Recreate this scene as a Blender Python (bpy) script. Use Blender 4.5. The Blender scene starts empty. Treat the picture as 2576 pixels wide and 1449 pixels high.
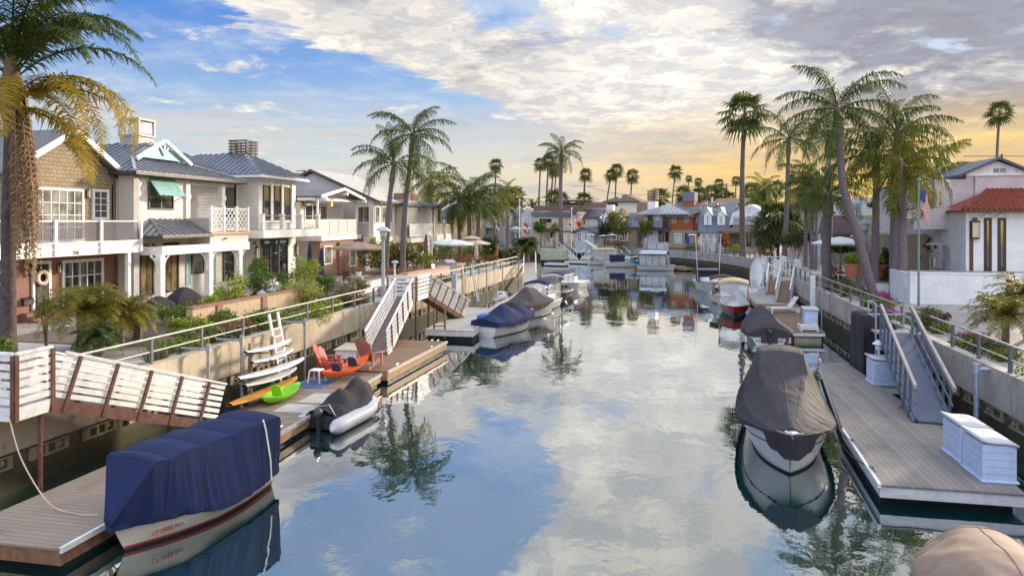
import bpy, bmesh, math, random
import numpy as np
from mathutils import Vector, Matrix
random.seed(7); RNG = np.random.default_rng(7)
SC = bpy.context.scene; COL = SC.collection
R_ = math.radians
# ------------------------------------------------------------------ camera
FOC, CX, HY, EYE, YAW = 1750.0, 1288.0, 555.0, 6.6, R_(12)
SN, CS = math.sin(YAW), math.cos(YAW)
cd = bpy.data.cameras.new('camera'); cam = bpy.data.objects.new('camera', cd); COL.objects.link(cam)
cam.location = (0, 0, EYE); cam.rotation_euler = (R_(90), 0, YAW)
cd.sensor_width = 36; cd.lens = 36*FOC/2576; cd.shift_y = -(724.5-HY)/2576
cd.clip_start = .1; cd.clip_end = 6000
SC.camera = cam
# ------------------------------------------------------------------ light
SC.view_settings.view_transform = 'Standard'; SC.view_settings.look = 'None'
SC.view_settings.gamma = 1; SC.view_settings.exposure = 0.68
SC.render.engine = 'CYCLES'
SC.cycles.use_denoising = True; SC.cycles.max_bounces = 6; SC.cycles.transparent_max_bounces = 12
SC.cycles.caustics_reflective = False; SC.cycles.caustics_refractive = False
SUN_AZ, SUN_EL = R_(36), R_(15)          # azimuth clockwise from +Y
sl = bpy.data.lights.new('sun', 'SUN'); sl.energy = 4.5; sl.angle = R_(7); sl.color = (1, .84, .64)
so = bpy.data.objects.new('sun', sl); COL.objects.link(so)
sd = Vector((math.sin(SUN_AZ)*math.cos(SUN_EL), math.cos(SUN_AZ)*math.cos(SUN_EL), math.sin(SUN_EL)))
so.rotation_euler = sd.to_track_quat('Z', 'Y').to_euler()

class NT:
    def __init__(s, tree): s.t = tree; s.n = tree.nodes; s.l = tree.links
    def node(s, typ, **kw):
        n = s.n.new(typ)
        for k, v in kw.items(): setattr(n, k, v)
        return n
    def put(s, sock, v):
        if isinstance(v, bpy.types.NodeSocket): s.l.new(v, sock)
        elif v is not None:
            if sock.type == 'RGBA' and len(v) == 3: v = (*v, 1)
            sock.default_value = v
    def m(s, op, a, b=None, c=None, clamp=False):
        n = s.node('ShaderNodeMath', operation=op, use_clamp=clamp)
        for i, v in enumerate((a, b, c)):
            if v is not None: s.put(n.inputs[i], v)
        return n.outputs[0]
    def vm(s, op, a, b=None):
        n = s.node('ShaderNodeVectorMath', operation=op)
        s.put(n.inputs[0], a)
        if b is not None: s.put(n.inputs[1], b)
        return n.outputs['Value'] if op in ('DOT_PRODUCT', 'LENGTH') else n.outputs[0]
    def ss(s, v, a, b, lo=0., hi=1.):
        n = s.node('ShaderNodeMapRange', interpolation_type='SMOOTHSTEP')
        for i, x in enumerate((v, a, b, lo, hi)): s.put(n.inputs[i], x)
        return n.outputs[0]
    def mix(s, f, a, b, mode='MIX'):
        n = s.node('ShaderNodeMix', data_type='RGBA', blend_type=mode)
        s.put(n.inputs[0], f); s.put(n.inputs[6], a); s.put(n.inputs[7], b)
        return n.outputs[2]
    def noise(s, vec, scale, detail=4, rough=.55, dist=0.):
        n = s.node('ShaderNodeTexNoise')
        s.put(n.inputs['Vector'], vec); n.inputs['Scale'].default_value = scale
        n.inputs['Detail'].default_value = detail; n.inputs['Roughness'].default_value = rough
        n.inputs['Distortion'].default_value = dist
        return n.outputs['Fac']
    def xyz(s, x, y, z=0.):
        n = s.node('ShaderNodeCombineXYZ')
        for i, v in enumerate((x, y, z)): s.put(n.inputs[i], v)
        return n.outputs[0]
    def sep(s, v):
        n = s.node('ShaderNodeSeparateXYZ'); s.put(n.inputs[0], v); return n.outputs

def make_world():
    w = bpy.data.worlds.new('World'); SC.world = w; w.use_nodes = True
    t = NT(w.node_tree); t.n.clear()
    d = t.node('ShaderNodeTexCoord').outputs['Generated']
    lat = t.vm('DOT_PRODUCT', d, (CS, SN, 0)); fw = t.vm('DOT_PRODUCT', d, (-SN, CS, 0))
    z = t.sep(d)[2]; zc = t.m('MAXIMUM', z, 0.0)
    a = t.m('ARCTAN2', lat, fw); e = t.m('ARCSINE', z)
    sky = t.node('ShaderNodeTexSky', sky_type='NISHITA', sun_disc=False, sun_elevation=SUN_EL, sun_rotation=SUN_AZ,
                 altitude=0, air_density=1.0, dust_density=.6, ozone_density=3.0).outputs[0]
    K = 6.2                                     # scaled for the background's strength of 0.1
    # clear air: physical sky, pulled to the deep blue overhead on the side away from the sun
    blue = t.mix(t.ss(e, .06, .33), (.52*K, .70*K, .86*K), (.05*K, .24*K, .80*K))
    blue = t.mix(t.ss(e, .31, .40, 0., .75), blue, (.34*K, .47*K, .68*K))
    blue = t.mix(t.m('MULTIPLY', t.ss(a, -.3, .3), t.ss(e, .36, .22, .35, 1.)), blue, (.38*K, .57*K, .86*K))
    clear = t.mix(.80, sky, blue)
    # cloud field on a flat layer overhead
    zz = t.m('ADD', zc, .10)
    p = t.xyz(t.m('DIVIDE', lat, zz), t.m('DIVIDE', fw, zz), 0.)
    n1 = t.noise(t.vm('ADD', p, (3.1, 1.7, 0)), 1.7, 10, .66, .35)
    n2 = t.noise(t.vm('ADD', p, (9.1, 4.2, 2)), .42, 3, .5)
    n3 = t.noise(t.vm('ADD', p, (1.1, 8.2, 5)), 2.6, 7, .65)
    dist = t.m('SUBTRACT', e, t.m('SUBTRACT', .168, t.m('MULTIPLY', a, .346)))
    band = t.m('MULTIPLY', t.ss(dist, -.035, .015), t.ss(dist, .16, .05))
    band = t.m('MULTIPLY', band, t.ss(a, .55, .2))
    right = t.ss(t.m('ADD', a, t.m('MULTIPLY', e, .25)), .02, .36)
    above = t.ss(dist, .02, .16)
    high = t.ss(e, .30, .45)
    bias = t.m('ADD', t.m('MULTIPLY', band, .27), t.m('MULTIPLY', t.m('MULTIPLY', right, t.ss(e, .36, .24, .35, 1.)), .27))
    bias = t.m('ADD', bias, t.m('MULTIPLY', t.m('SUBTRACT', n2, .5), .35))
    bias = t.m('ADD', bias, t.m('MULTIPLY', t.m('MULTIPLY', above, t.ss(a, .16, -.06)), -.17))
    bias = t.m('ADD', bias, t.m('MULTIPLY', t.ss(e, .25, .34), .105))
    cov = t.ss(t.m('ADD', n1, bias), .57, .68)
    veil = t.m('MULTIPLY', t.m('MULTIPLY', t.ss(t.m('ADD', n3, t.m('MULTIPLY', above, .25)), .42, .80), t.ss(e, .40, .28, .35, 1.)), .74)
    # long thin streaks low over the horizon
    q = t.xyz(t.m('MULTIPLY', a, 2.4), t.m('MULTIPLY', e, 21.), 3.)
    s1 = t.noise(q, 1.5, 7, .6, .3)
    stk = t.m('MULTIPLY', t.ss(s1, .43, .62), t.ss(e, .20, .08))
    # colours: lit edges, grey bellies (greyer toward the upper right), gold toward the sun
    belly = t.ss(t.m('ADD', t.noise(t.vm('ADD', p, (5, 5, 9)), 1.5, 9, .66, .4), t.m('SUBTRACT', t.m('MULTIPLY', t.m('MULTIPLY', t.ss(a, .25, .52), t.ss(e, .07, .14)), t.ss(e, .36, .26, .02, .22)), .05)), .50, .66)
    n4 = t.noise(t.vm('ADD', p, (2, 7, 4)), 5.5, 6, .7, .3)
    belly = t.m('MULTIPLY', belly, t.ss(e, .40, .26, .75, 1.))
    cc = t.mix(t.m('MULTIPLY', belly, .92), (1.10*K, 1.03*K, .90*K), (.27*K, .28*K, .365*K))
    cc = t.mix(t.m('MULTIPLY', t.ss(n4, .56, .44), .46), cc, (.42*K, .46*K, .57*K))
    cc = t.mix(t.m('MULTIPLY', t.ss(n1, .62, .45), .40), cc, (.45*K, .45*K, .50*K))
    spot = t.m('MULTIPLY', t.m('MULTIPLY', t.ss(a, -.05, .15), t.ss(a, .52, .30)), t.m('MULTIPLY', t.ss(e, .10, .19), t.ss(e, .42, .24)))
    bl = t.m('ADD', 1., t.m('MULTIPLY', spot, .16)); cc = t.vm('MULTIPLY', cc, t.xyz(bl, bl, bl))
    col = t.mix(veil, clear, (.72*K, .80*K, .90*K))
    col = t.mix(stk, col, t.mix(t.ss(s1, .5, .75), (.95*K, .80*K, .62*K), (.55*K, .55*K, .62*K)))
    col = t.mix(cov, col, cc)
    gold = t.m('MULTIPLY', t.ss(e, .185, .06), t.ss(a, -.75, .45, .12, 1.))
    gcol = t.mix(t.m('MULTIPLY', t.ss(s1, .40, .62), .55), (1.15*K, .72*K, .14*K), (.62*K, .48*K, .36*K))
    gcol = t.mix(t.ss(a, .45, -.1), gcol, t.mix(t.ss(s1, .42, .6), (.98*K, .80*K, .52*K), (.50*K, .55*K, .64*K)))
    col = t.mix(t.m('MULTIPLY', gold, .92), col, gcol)
    hz = t.m('MULTIPLY', t.ss(e, .09, .0), .55)
    col = t.mix(hz, col, t.mix(t.ss(a, -.3, .5), (.86*K, .76*K, .62*K), (1.04*K, .74*K, .28*K)))
    col = t.mix(t.ss(z, .0, -.05), col, (.08*K, .09*K, .10*K))
    lift = t.m('ADD', 1., t.m('ADD', t.ss(e, .55, .95, 0., .9), t.ss(fw, .15, -.45, 0., 1.3)))     # unseen sky overhead and behind the camera brightened as added fill light
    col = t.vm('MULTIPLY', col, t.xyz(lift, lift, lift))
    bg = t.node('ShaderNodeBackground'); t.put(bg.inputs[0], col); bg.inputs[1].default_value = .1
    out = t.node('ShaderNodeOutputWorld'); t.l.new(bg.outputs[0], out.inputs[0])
    w.cycles.sampling_method = 'MANUAL'; w.cycles.sample_map_resolution = 1024
make_world()
# ------------------------------------------------------------------ measuring: photo point -> place in the world
def ray(px, py):
    l, u = (px-CX)/FOC, (HY-py)/FOC
    return Vector((-SN+CS*l, CS+SN*l, u))
def PZ(p, z): d = ray(*p); return Vector((0, 0, EYE)) + d*((z-EYE)/d.z)
def PX(p, x): d = ray(*p); return Vector((0, 0, EYE)) + d*(x/d.x)
def PY(p, y): d = ray(*p); return Vector((0, 0, EYE)) + d*(y/d.y)
def PD(px, py, dep): return Vector((0, 0, EYE)) + ray(px, py)*dep
def reg(ox, oy, sc): return lambda x, y: ((ox+x/sc)/1.1025, (oy+y/sc)/1.1025)
ID = lambda x, y: (x, y)
# ------------------------------------------------------------------ mesh builder
class MB:
    def __init__(s): s.v = []; s.f = []
    def add(s, vs, fs):
        o = len(s.v); s.v += [tuple(v) for v in vs]; s.f += [tuple(i+o for i in f) for f in fs]; return s
    def box(s, x0, y0, z0, x1, y1, z1):
        if x0 > x1: x0, x1 = x1, x0
        if y0 > y1: y0, y1 = y1, y0
        if z0 > z1: z0, z1 = z1, z0
        return s.add([(x0,y0,z0),(x1,y0,z0),(x1,y1,z0),(x0,y1,z0),(x0,y0,z1),(x1,y0,z1),(x1,y1,z1),(x0,y1,z1)],
            [(3,2,1,0),(4,5,6,7),(0,1,5,4),(1,2,6,5),(2,3,7,6),(3,0,4,7)])
    def beam(s, a, b, w, h, up=(0,0,1)):      # rectangular bar from a to b
        a, b = Vector(a), Vector(b); d = (b-a).normalized(); u = Vector(up)
        if abs(d.dot(u)) > .99: u = Vector((0,1,0))
        r = d.cross(u).normalized()*w/2; u = r.cross(d).normalized()*h/2
        vs = [p+x for p in (a, b) for x in (-r-u, r-u, r+u, -r+u)]
        return s.add(vs, [(0,1,2,3),(7,6,5,4),(0,4,5,1),(1,5,6,2),(2,6,7,3),(3,7,4,0)])
    def tube(s, pts, r, n=8, cap=True):
        pts = [Vector(p) for p in pts]; rs = r if isinstance(r, (list, tuple)) else [r]*len(pts)
        vs = []; fs = []; ref = None
        for i, p in enumerate(pts):
            d = (pts[min(i+1, len(pts)-1)]-pts[max(i-1, 0)]).normalized()
            if ref is None: ref = Vector((0,0,1)) if abs(d.z) < .9 else Vector((1,0,0))
            x = d.cross(ref).normalized(); y = x.cross(d)
            ref = y if abs(d.dot(y)) < .9 else ref
            for k in range(n):
                t = 2*math.pi*k/n; vs.append(p+(x*math.cos(t)+y*math.sin(t))*rs[i])
        for i in range(len(pts)-1):
            for k in range(n):
                k2 = (k+1) % n; fs.append((i*n+k, i*n+k2, (i+1)*n+k2, (i+1)*n+k))
        if cap: fs += [tuple(range(n-1, -1, -1)), tuple((len(pts)-1)*n+k for k in range(n))]
        return s.add(vs, fs)
    def lathe(s, prof, c=(0,0,0), n=16):      # profile of (radius, z)
        vs = []; fs = []
        for r, z in prof:
            for k in range(n):
                t = 2*math.pi*k/n; vs.append((c[0]+r*math.cos(t), c[1]+r*math.sin(t), c[2]+z))
        for i in range(len(prof)-1):
            for k in range(n):
                k2 = (k+1) % n; fs.append((i*n+k, i*n+k2, (i+1)*n+k2, (i+1)*n+k))
        fs += [tuple(range(n-1, -1, -1)), tuple((len(prof)-1)*n+k for k in range(n))]
        return s.add(vs, fs)
    def prism(s, poly, ext):                  # polygon (3-D points) pushed along ext
        poly = [Vector(p) for p in poly]; e = Vector(ext); n = len(poly)
        return s.add(poly+[p+e for p in poly], [tuple(range(n-1, -1, -1)), tuple(range(n, 2*n))]+[(i, (i+1) % n, n+(i+1) % n, n+i) for i in range(n)])
    def grid(s, rows, close=False, caps=False):
        n = len(rows[0]); vs = [p for r in rows for p in r]; fs = []
        for i in range(len(rows)-1):
            for k in range(n if close else n-1):
                k2 = (k+1) % n; fs.append((i*n+k, i*n+k2, (i+1)*n+k2, (i+1)*n+k))
        if caps: fs += [tuple(range(n-1, -1, -1)), tuple((len(rows)-1)*n+k for k in range(n))]
        return s.add(vs, fs)
    def ball(s, c, rx, ry=None, rz=None, n=12, m=8):
        ry = ry or rx; rz = rz or rx
        rows = []
        for i in range(m+1):
            t = math.pi*(i/m)*.998+.003
            rows.append([(c[0]+rx*math.sin(t)*math.cos(2*math.pi*k/n), c[1]+ry*math.sin(t)*math.sin(2*math.pi*k/n), c[2]-rz*math.cos(t)) for k in range(n)])
        return s.grid(rows, True, True)
    def build(s, name, mat, parent=None, smooth=False, bevel=0., fix=True, loc=None, **kw):
        me = bpy.data.meshes.new(name); me.from_pydata([tuple(v) for v in s.v], [], s.f); me.validate()
        if fix:
            bm = bmesh.new(); bm.from_mesh(me); bmesh.ops.recalc_face_normals(bm, faces=bm.faces)
            bm.to_mesh(me); bm.free()
        if smooth:
            me.polygons.foreach_set('use_smooth', [True]*len(me.polygons))
            try: me.set_sharp_from_angle(angle=R_(48))
            except Exception: pass
        o = bpy.data.objects.new(name, me); COL.objects.link(o)
        if mat: me.materials.append(mat)
        if bevel:
            b = o.modifiers.new('bevel', 'BEVEL'); b.width = bevel; b.segments = 2; b.limit_method = 'ANGLE'; b.angle_limit = R_(40)
        if parent: o.parent = parent
        if loc is not None: o.location = loc
        for k, v in kw.items(): o[k] = v
        return o
def quads(name, V, F, mat, parent=None, **kw):     # big leaf meshes straight from arrays
    me = bpy.data.meshes.new(name)
    me.vertices.add(len(V)); me.vertices.foreach_set('co', V.astype(np.float32).ravel())
    n, k = F.shape; me.loops.add(n*k); me.loops.foreach_set('vertex_index', F.astype(np.int32).ravel())
    me.polygons.add(n); me.polygons.foreach_set('loop_start', np.arange(0, n*k, k, dtype=np.int32))
    me.update(calc_edges=True); me.validate()
    o = bpy.data.objects.new(name, me); COL.objects.link(o); me.materials.append(mat)
    if parent: o.parent = parent
    for q, v in kw.items(): o[q] = v
    return o
def tag(o, label=None, cat=None, group=None, kind=None):
    for k, v in (('label', label), ('category', cat), ('group', group), ('kind', kind)):
        if v: o[k] = v
    return o
def thing(name, label, cat, loc=(0,0,0), rz=0., group=None):
    o = bpy.data.objects.new(name, None); COL.objects.link(o); o.empty_display_size = .2
    o.location = loc; o.rotation_euler = (0, 0, rz)
    return tag(o, label, cat, group)
def dup(root, loc, rz=None, label=None, scale=None, group=None):
    kids = {}
    for o in COL.objects:
        if o.parent: kids.setdefault(o.parent.name, []).append(o)
    def cp(o, par):
        c = o.copy(); COL.objects.link(c); c.parent = par
        for ch in kids.get(o.name, []): cp(ch, c)
        return c
    r = cp(root, None); r.location = loc
    if rz is not None: r.rotation_euler[2] = rz
    if label: r['label'] = label
    if group: r['group'] = group
    if scale: r.scale = (scale,)*3 if not isinstance(scale, tuple) else scale
    return r
# ------------------------------------------------------------------ materials
MATS = {}
def pmat(name):
    m = bpy.data.materials.new(name); m.use_nodes = True; t = NT(m.node_tree); t.n.clear()
    b = t.node('ShaderNodeBsdfPrincipled'); o = t.node('ShaderNodeOutputMaterial'); t.l.new(b.outputs[0], o.inputs[0])
    t.b = b; t.o = o
    return m, t
def bump(t, h, strength=.3, dist=.02):
    n = t.node('ShaderNodeBump'); n.inputs['Strength'].default_value = strength; n.inputs['Distance'].default_value = dist
    t.put(n.inputs['Height'], h); t.put(t.b.inputs['Normal'], n.outputs[0])
def dark(c, k): return tuple(x*k for x in c)
def plain(name, col, rough=.6, var=.18, scale=3., metal=0., bmp=0., bscale=40., spec=.5, dirt=None, streak=0.):
    """paint, plastic, cloth, metal, plaster: a base colour with uneven wear"""
    if name in MATS: return MATS[name]
    m, t = pmat(name); co = t.node('ShaderNodeTexCoord').outputs['Object']
    n = t.noise(co, scale, 6, .65)
    c = t.mix(t.ss(n, .3, .7), dark(col, 1-var), tuple(min(1, x*(1+var*.6)) for x in col))
    if streak:
        sx = t.vm('MULTIPLY', co, (2.2, 2.2, .18)); c = t.mix(t.m('MULTIPLY', t.ss(t.noise(sx, 2.5, 5, .7), .55, .75), streak), c, dirt or dark(col, .35))
    elif dirt: c = t.mix(t.m('MULTIPLY', t.ss(t.noise(co, scale*.45, 8, .7), .52, .72), .7), c, dirt)
    t.put(t.b.inputs['Base Color'], c); t.b.inputs['Metallic'].default_value = metal
    t.put(t.b.inputs['Roughness'], t.ss(n, .2, .8, max(.02, rough-.08), min(1, rough+.08)))
    t.b.inputs['Specular IOR Level'].default_value = spec
    if bmp: bump(t, t.noise(co, bscale, 3, .6), bmp, .01)
    MATS[name] = m; return m
def wallco(t):                                     # (along the wall, height) for any upright face
    co = t.node('ShaderNodeTexCoord').outputs['Object']; x, y, z = t.sep(co)
    nx, ny, nz = t.sep(t.node('ShaderNodeTexCoord').outputs['Normal'])
    f = t.m('GREATER_THAN', t.m('ABSOLUTE', nx), .7)
    u = t.m('ADD', t.m('MULTIPLY', f, y), t.m('MULTIPLY', t.m('SUBTRACT', 1., f), x))
    return t.xyz(u, z, 0.), co
def bricky(name, c1, c2, mortar, bw=.22, bh=.075, ms=.011, off=.5, rough=.85, b=.6, flat=False, var=.25):
    """brick, shingle, deck boards: rows of pieces of uneven tone"""
    if name in MATS: return MATS[name]
    m, t = pmat(name)
    if flat: co = t.node('ShaderNodeTexCoord').outputs['Object']; uv = co
    else: uv, co = wallco(t)
    n = t.node('ShaderNodeTexBrick', offset=off); t.put(n.inputs['Vector'], uv)
    for k, v in (('Scale', 1.), ('Mortar Size', ms), ('Mortar Smooth', .1), ('Bias', -.1), ('Brick Width', bw), ('Row Height', bh)): n.inputs[k].default_value = v
    t.put(n.inputs['Color1'], c1); t.put(n.inputs['Color2'], c2); t.put(n.inputs['Mortar'], mortar)
    g = t.noise(co, 1.3, 6, .65); c = t.mix(t.ss(g, .3, .7, 0., var*1.6), n.outputs['Color'], dark(c1, .45))
    t.put(t.b.inputs['Base Color'], c); t.b.inputs['Roughness'].default_value = rough
    bump(t, t.m('SUBTRACT', t.m('MULTIPLY', t.noise(co, 30, 3), .3), n.outputs['Fac']), b, .012)
    MATS[name] = m; return m
def siding(name, col, rows=.17, b=.9, rough=.5, vert=False, var=.12):
    if name in MATS: return MATS[name]
    m, t = pmat(name); uv, co = wallco(t); u, z, _ = t.sep(uv)
    k = t.m('FRACT', t.m('DIVIDE', u if vert else z, rows))
    n = t.noise(co, 2., 6, .65)
    c = t.mix(t.ss(n, .3, .7), dark(col, 1-var), col)
    t.put(t.b.inputs['Base Color'], c); t.b.inputs['Roughness'].default_value = rough
    h = t.m('MULTIPLY', t.ss(k, .0, .12), t.m('SUBTRACT', 1., t.m('MULTIPLY', k, .7)))
    bump(t, h, b, .03); MATS[name] = m; return m
def leafy(name, c1, c2, c3=None, rough=.5, trans=.25):
    if name in MATS: return MATS[name]
    m, t = pmat(name); r = t.node('ShaderNodeNewGeometry').outputs['Random Per Island']
    c = t.mix(r, c1, c2)
    if c3: c = t.mix(t.ss(r, .78, .92), c, c3)
    n = t.noise(t.node('ShaderNodeTexCoord').outputs['Object'], 1.6, 3)
    c = t.mix(t.ss(n, .35, .7, 0., .45), c, dark(c1, .55))
    t.put(t.b.inputs['Base Color'], c); t.b.inputs['Roughness'].default_value = rough; t.b.inputs['Specular IOR Level'].default_value = .2
    tr = t.node('ShaderNodeBsdfTranslucent'); t.put(tr.inputs[0], t.mix(.4, c, (.25, .28, .03)))
    mx = t.node('ShaderNodeMixShader'); mx.inputs[0].default_value = trans
    t.l.new(t.b.outputs[0], mx.inputs[1]); t.l.new(tr.outputs[0], mx.inputs[2]); t.l.new(mx.outputs[0], t.o.inputs[0])
    MATS[name] = m; return m
def glass(name, col=(.02,.025,.03), rough=.04, ior=2.4, var=.5):
    if name in MATS: return MATS[name]
    m, t = pmat(name); co = t.node('ShaderNodeTexCoord').outputs['Object']
    n = t.noise(co, 1.4, 3, .5); c = t.mix(t.ss(n, .35, .65), dark(col, 1-var), tuple(x*(1+var) for x in col))
    t.put(t.b.inputs['Base Color'], c); t.b.inputs['Roughness'].default_value = rough; t.b.inputs['IOR'].default_value = ior
    bump(t, t.noise(co, .9, 2), .08, .02)
    MATS[name] = m; return m
def see(name, col=(.8,.85,.9), a=.25, rough=.05):      # clear panels and boat windows: part see-through, part sheen
    if name in MATS: return MATS[name]
    m, t = pmat(name); t.put(t.b.inputs['Base Color'], col); t.b.inputs['Roughness'].default_value = rough
    n = t.noise(t.node('ShaderNodeTexCoord').outputs['Object'], 2., 3); t.put(t.b.inputs['Alpha'], t.ss(n, .3, .7, a*.7, min(1, a*1.3)))
    MATS[name] = m; return m
def concrete(name, col, stain, tide=None):
    if name in MATS: return MATS[name]
    m, t = pmat(name); co = t.node('ShaderNodeTexCoord').outputs['Object']; x, y, z = t.sep(co)
    n = t.noise(co, .8, 9, .68); n2 = t.noise(t.vm('MULTIPLY', co, (1.3, 1.3, .22)), 1.6, 7, .7); n3 = t.noise(co, 9, 5, .7)
    c = t.mix(t.ss(n, .32, .68), dark(col, .78), tuple(min(1, q*1.12) for q in col))
    c = t.mix(t.ss(n2, .52, .72, 0., .75), c, stain)
    c = t.mix(t.ss(n3, .5, .75, 0., .35), c, dark(stain, .7))
    if tide:
        zz = t.m('ADD', z, t.m('MULTIPLY', t.m('SUBTRACT', n2, .5), .9))
        c = t.mix(t.ss(zz, tide[0], tide[1]), t.mix(n, dark(tide[2], .6), tide[2]), c)
    t.put(t.b.inputs['Base Color'], c); t.b.inputs['Roughness'].default_value = .85
    bump(t, t.m('ADD', n3, t.m('MULTIPLY', n, 2.)), .5, .02); MATS[name] = m; return m
WHITE = plain('white_paint', (.78,.79,.80), .4, .08, 2.5, dirt=(.55,.54,.52))
WHITEW = plain('white_wood_paint', (.76,.77,.79), .5, .14, 5., dirt=(.48,.46,.44))
CREAM = plain('cream_paint', (.74,.70,.60), .5, .1)
GALV = plain('galvanised_steel', (.42,.44,.47), .45, .2, 8., metal=.5)
RUSTW = plain('red_brown_timber', (.13,.055,.04), .7, .45, 6., bmp=.3)
TIMB = plain('weathered_timber', (.30,.20,.125), .8, .35, 5., bmp=.4)
PLUM = plain('palm_bark', (.165,.14,.14), .9, .45, 5., bmp=.5, bscale=12)
DARKM = plain('dark_metal', (.035,.035,.04), .45, .2)
BLACKC = plain('black_cloth', (.022,.021,.026), .8, .3, 4., bmp=.2)
TEAL = plain('teal_paint', (.22,.47,.47), .5, .15)
TERRA = plain('terracotta', (.45,.17,.09), .8, .2)
GLASS = glass('window_glass'); GLASSB = glass('blind_behind_glass', (.22,.22,.20), .08, 1.6); GLASSC = glass('curtain_behind_glass', (.20,.15,.08), .08, 1.6)
STEEL = plain('brushed_steel', (.55,.56,.58), .3, .1, metal=.9)
BRICK = bricky('red_brick', (.30,.105,.07), (.22,.085,.06), (.34,.29,.26))
# ------------------------------------------------------------------ water
def make_water():
    m, t = pmat('canal_water'); t.n.remove(t.b)
    co = t.node('ShaderNodeTexCoord').outputs['Object']
    w1 = t.noise(t.vm('MULTIPLY', co, (1., .75, 1.)), .75, 3, .5, .6); w2 = t.noise(t.vm('MULTIPLY', co, (1.2, 1., 1.)), 2.6, 3, .55, .4)
    calm = t.ss(t.noise(co, .09, 3), .38, .62)
    h = t.m('ADD', t.m('MULTIPLY', w1, 1.), t.m('MULTIPLY', t.m('MULTIPLY', w2, .22), calm))
    b = t.node('ShaderNodeBump'); b.inputs['Strength'].default_value = 1.; b.inputs['Distance'].default_value = .010; t.put(b.inputs['Height'], h)
    g = t.node('ShaderNodeBsdfGlossy'); g.inputs['Roughness'].default_value = .015; g.inputs['Color'].default_value = (.92,.95,.97,1)
    d = t.node('ShaderNodeBsdfPrincipled'); d.inputs['Base Color'].default_value = (.002,.030,.034,1); d.inputs['Roughness'].default_value = .3; d.inputs['IOR'].default_value = 1.05
    f = t.node('ShaderNodeFresnel'); f.inputs['IOR'].default_value = 2.1
    for n in (g, d, f): t.l.new(b.outputs[0], n.inputs['Normal'])
    mx = t.node('ShaderNodeMixShader'); t.put(mx.inputs[0], t.m('ADD', t.m('MULTIPLY', f.outputs[0], .9), .40, clamp=True)); t.l.new(d.outputs[0], mx.inputs[1]); t.l.new(g.outputs[0], mx.inputs[2])
    t.l.new(mx.outputs[0], t.o.inputs[0])
    tag(MB().add([(-70,-60,0),(60,-60,0),(60,150,0),(-70,150,0)], [(0,1,2,3)]).build('canal_water', m), kind='structure')
make_water()
# ------------------------------------------------------------------ banks
LW = [(-15.5,-40),(-15.2,12),(-15.1,20),(-14.9,35),(-14.4,52),(-13.8,71),(-14.2,74.5),(-17,77.5),(-30,84),(-64,101)]      # left quay edge
RW = [(9.6,-40),(9.75,22),(9.9,35),(10.0,52),(10.5,68),(10.9,79),(9.6,88),(7.3,96.5),(3.2,105.8),(-1,110.5),(-5.4,114.5),(-13,118.4),(-21,122.4),(-64,143)]  # right and far quay edge
LAND_Z = 1.98
paving = concrete('paving_concrete', (.34,.32,.30), (.22,.21,.2))
soil = concrete('garden_soil', (.13,.10,.075), (.08,.07,.04))
def land(name, pts, mat):
    m = MB().add([(x, y, LAND_Z) for x, y in pts], [tuple(range(len(pts)))]); return tag(m.build(name, mat), kind='structure')
land('ground_west', [(-15.6,-40),(-15.4,12),(-15.3,20),(-15.1,35),(-14.6,52),(-14.1,71),(-14.5,74.3),(-17.1,77.2),(-30.1,83.7),(-64,100.6),(-64.5,142.8),(-1600,1098),(-1600,-40)], paving)
land('ground_east', [(9.9,-40),(10.0,22),(10.1,35),(10.2,52),(10.7,68),(11.1,79),(9.8,88.2),(7.5,96.7),(3.3,106.1),(-1,110.8),(-5.4,114.8),(-13,118.7),(-21,122.7),(-64,143.4),(-1600,1100),(-1600,3000),(3000,3000),(3000,-40)], paving)
def offs(pts, d):                              # polyline moved sideways (positive = to the right of travel)
    out = []
    for i, p in enumerate(pts):
        a = Vector(pts[max(i-1, 0)]); b = Vector(pts[min(i+1, len(pts)-1)]); t = (b-a).normalized()
        out.append(Vector(p)+Vector((t.y, -t.x))*d)
    return out
def strip(prof, pts, sgn):                     # sweep a (offset, z) profile along the quay
    m = MB(); rows = []
    cols = [offs(pts, sgn*o) for o, z in prof]
    for i in range(len(pts)): rows.append([(cols[k][i].x, cols[k][i].y, prof[k][1]) for k in range(len(prof))])
    m.grid(rows, True, True); return m
beamL = concrete('seawall_beam_warm', (.47,.40,.31), (.20,.15,.10)); beamR = concrete('seawall_beam_grey', (.43,.395,.35), (.16,.145,.12))
algae = concrete('tidal_wall', (.20,.15,.10), (.06,.05,.025), (.2, 1.1, (.045,.042,.018)))
def seawall(name, label, pts, sgn, bm_):
    r = thing(name, label, 'seawall', (pts[1][0], pts[1][1], -1))
    loc = -Vector(r.location)
    strip([(-.35,1.05),(-.35,2.2),(.0,2.2),(.0,1.05)], pts, sgn).build('wall_beam', bm_, r, loc=loc)
    strip([(-.6,-1.5),(-.6,1.9),(-.36,1.9),(-.36,1.04),(-.22,1.04),(-.22,-1.5)], pts, sgn).build('tidal_wall', algae, r, loc=loc)
    return r
swL = seawall('seawall', 'sunlit tan concrete seawall with weep frames along the left walkway', LW, 1, beamL)
swR = seawall('seawall', 'grey stained concrete seawall curving round the far bend', RW, -1, beamR)
def along(pts, y=None):
    for a, b in zip(pts, pts[1:]):
        if a[1] <= y <= b[1]: k = (y-a[1])/(b[1]-a[1]); return a[0]+(b[0]-a[0])*k
frm = concrete('weep_frame_concrete', (.36,.31,.22), (.12,.1,.06))
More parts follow.
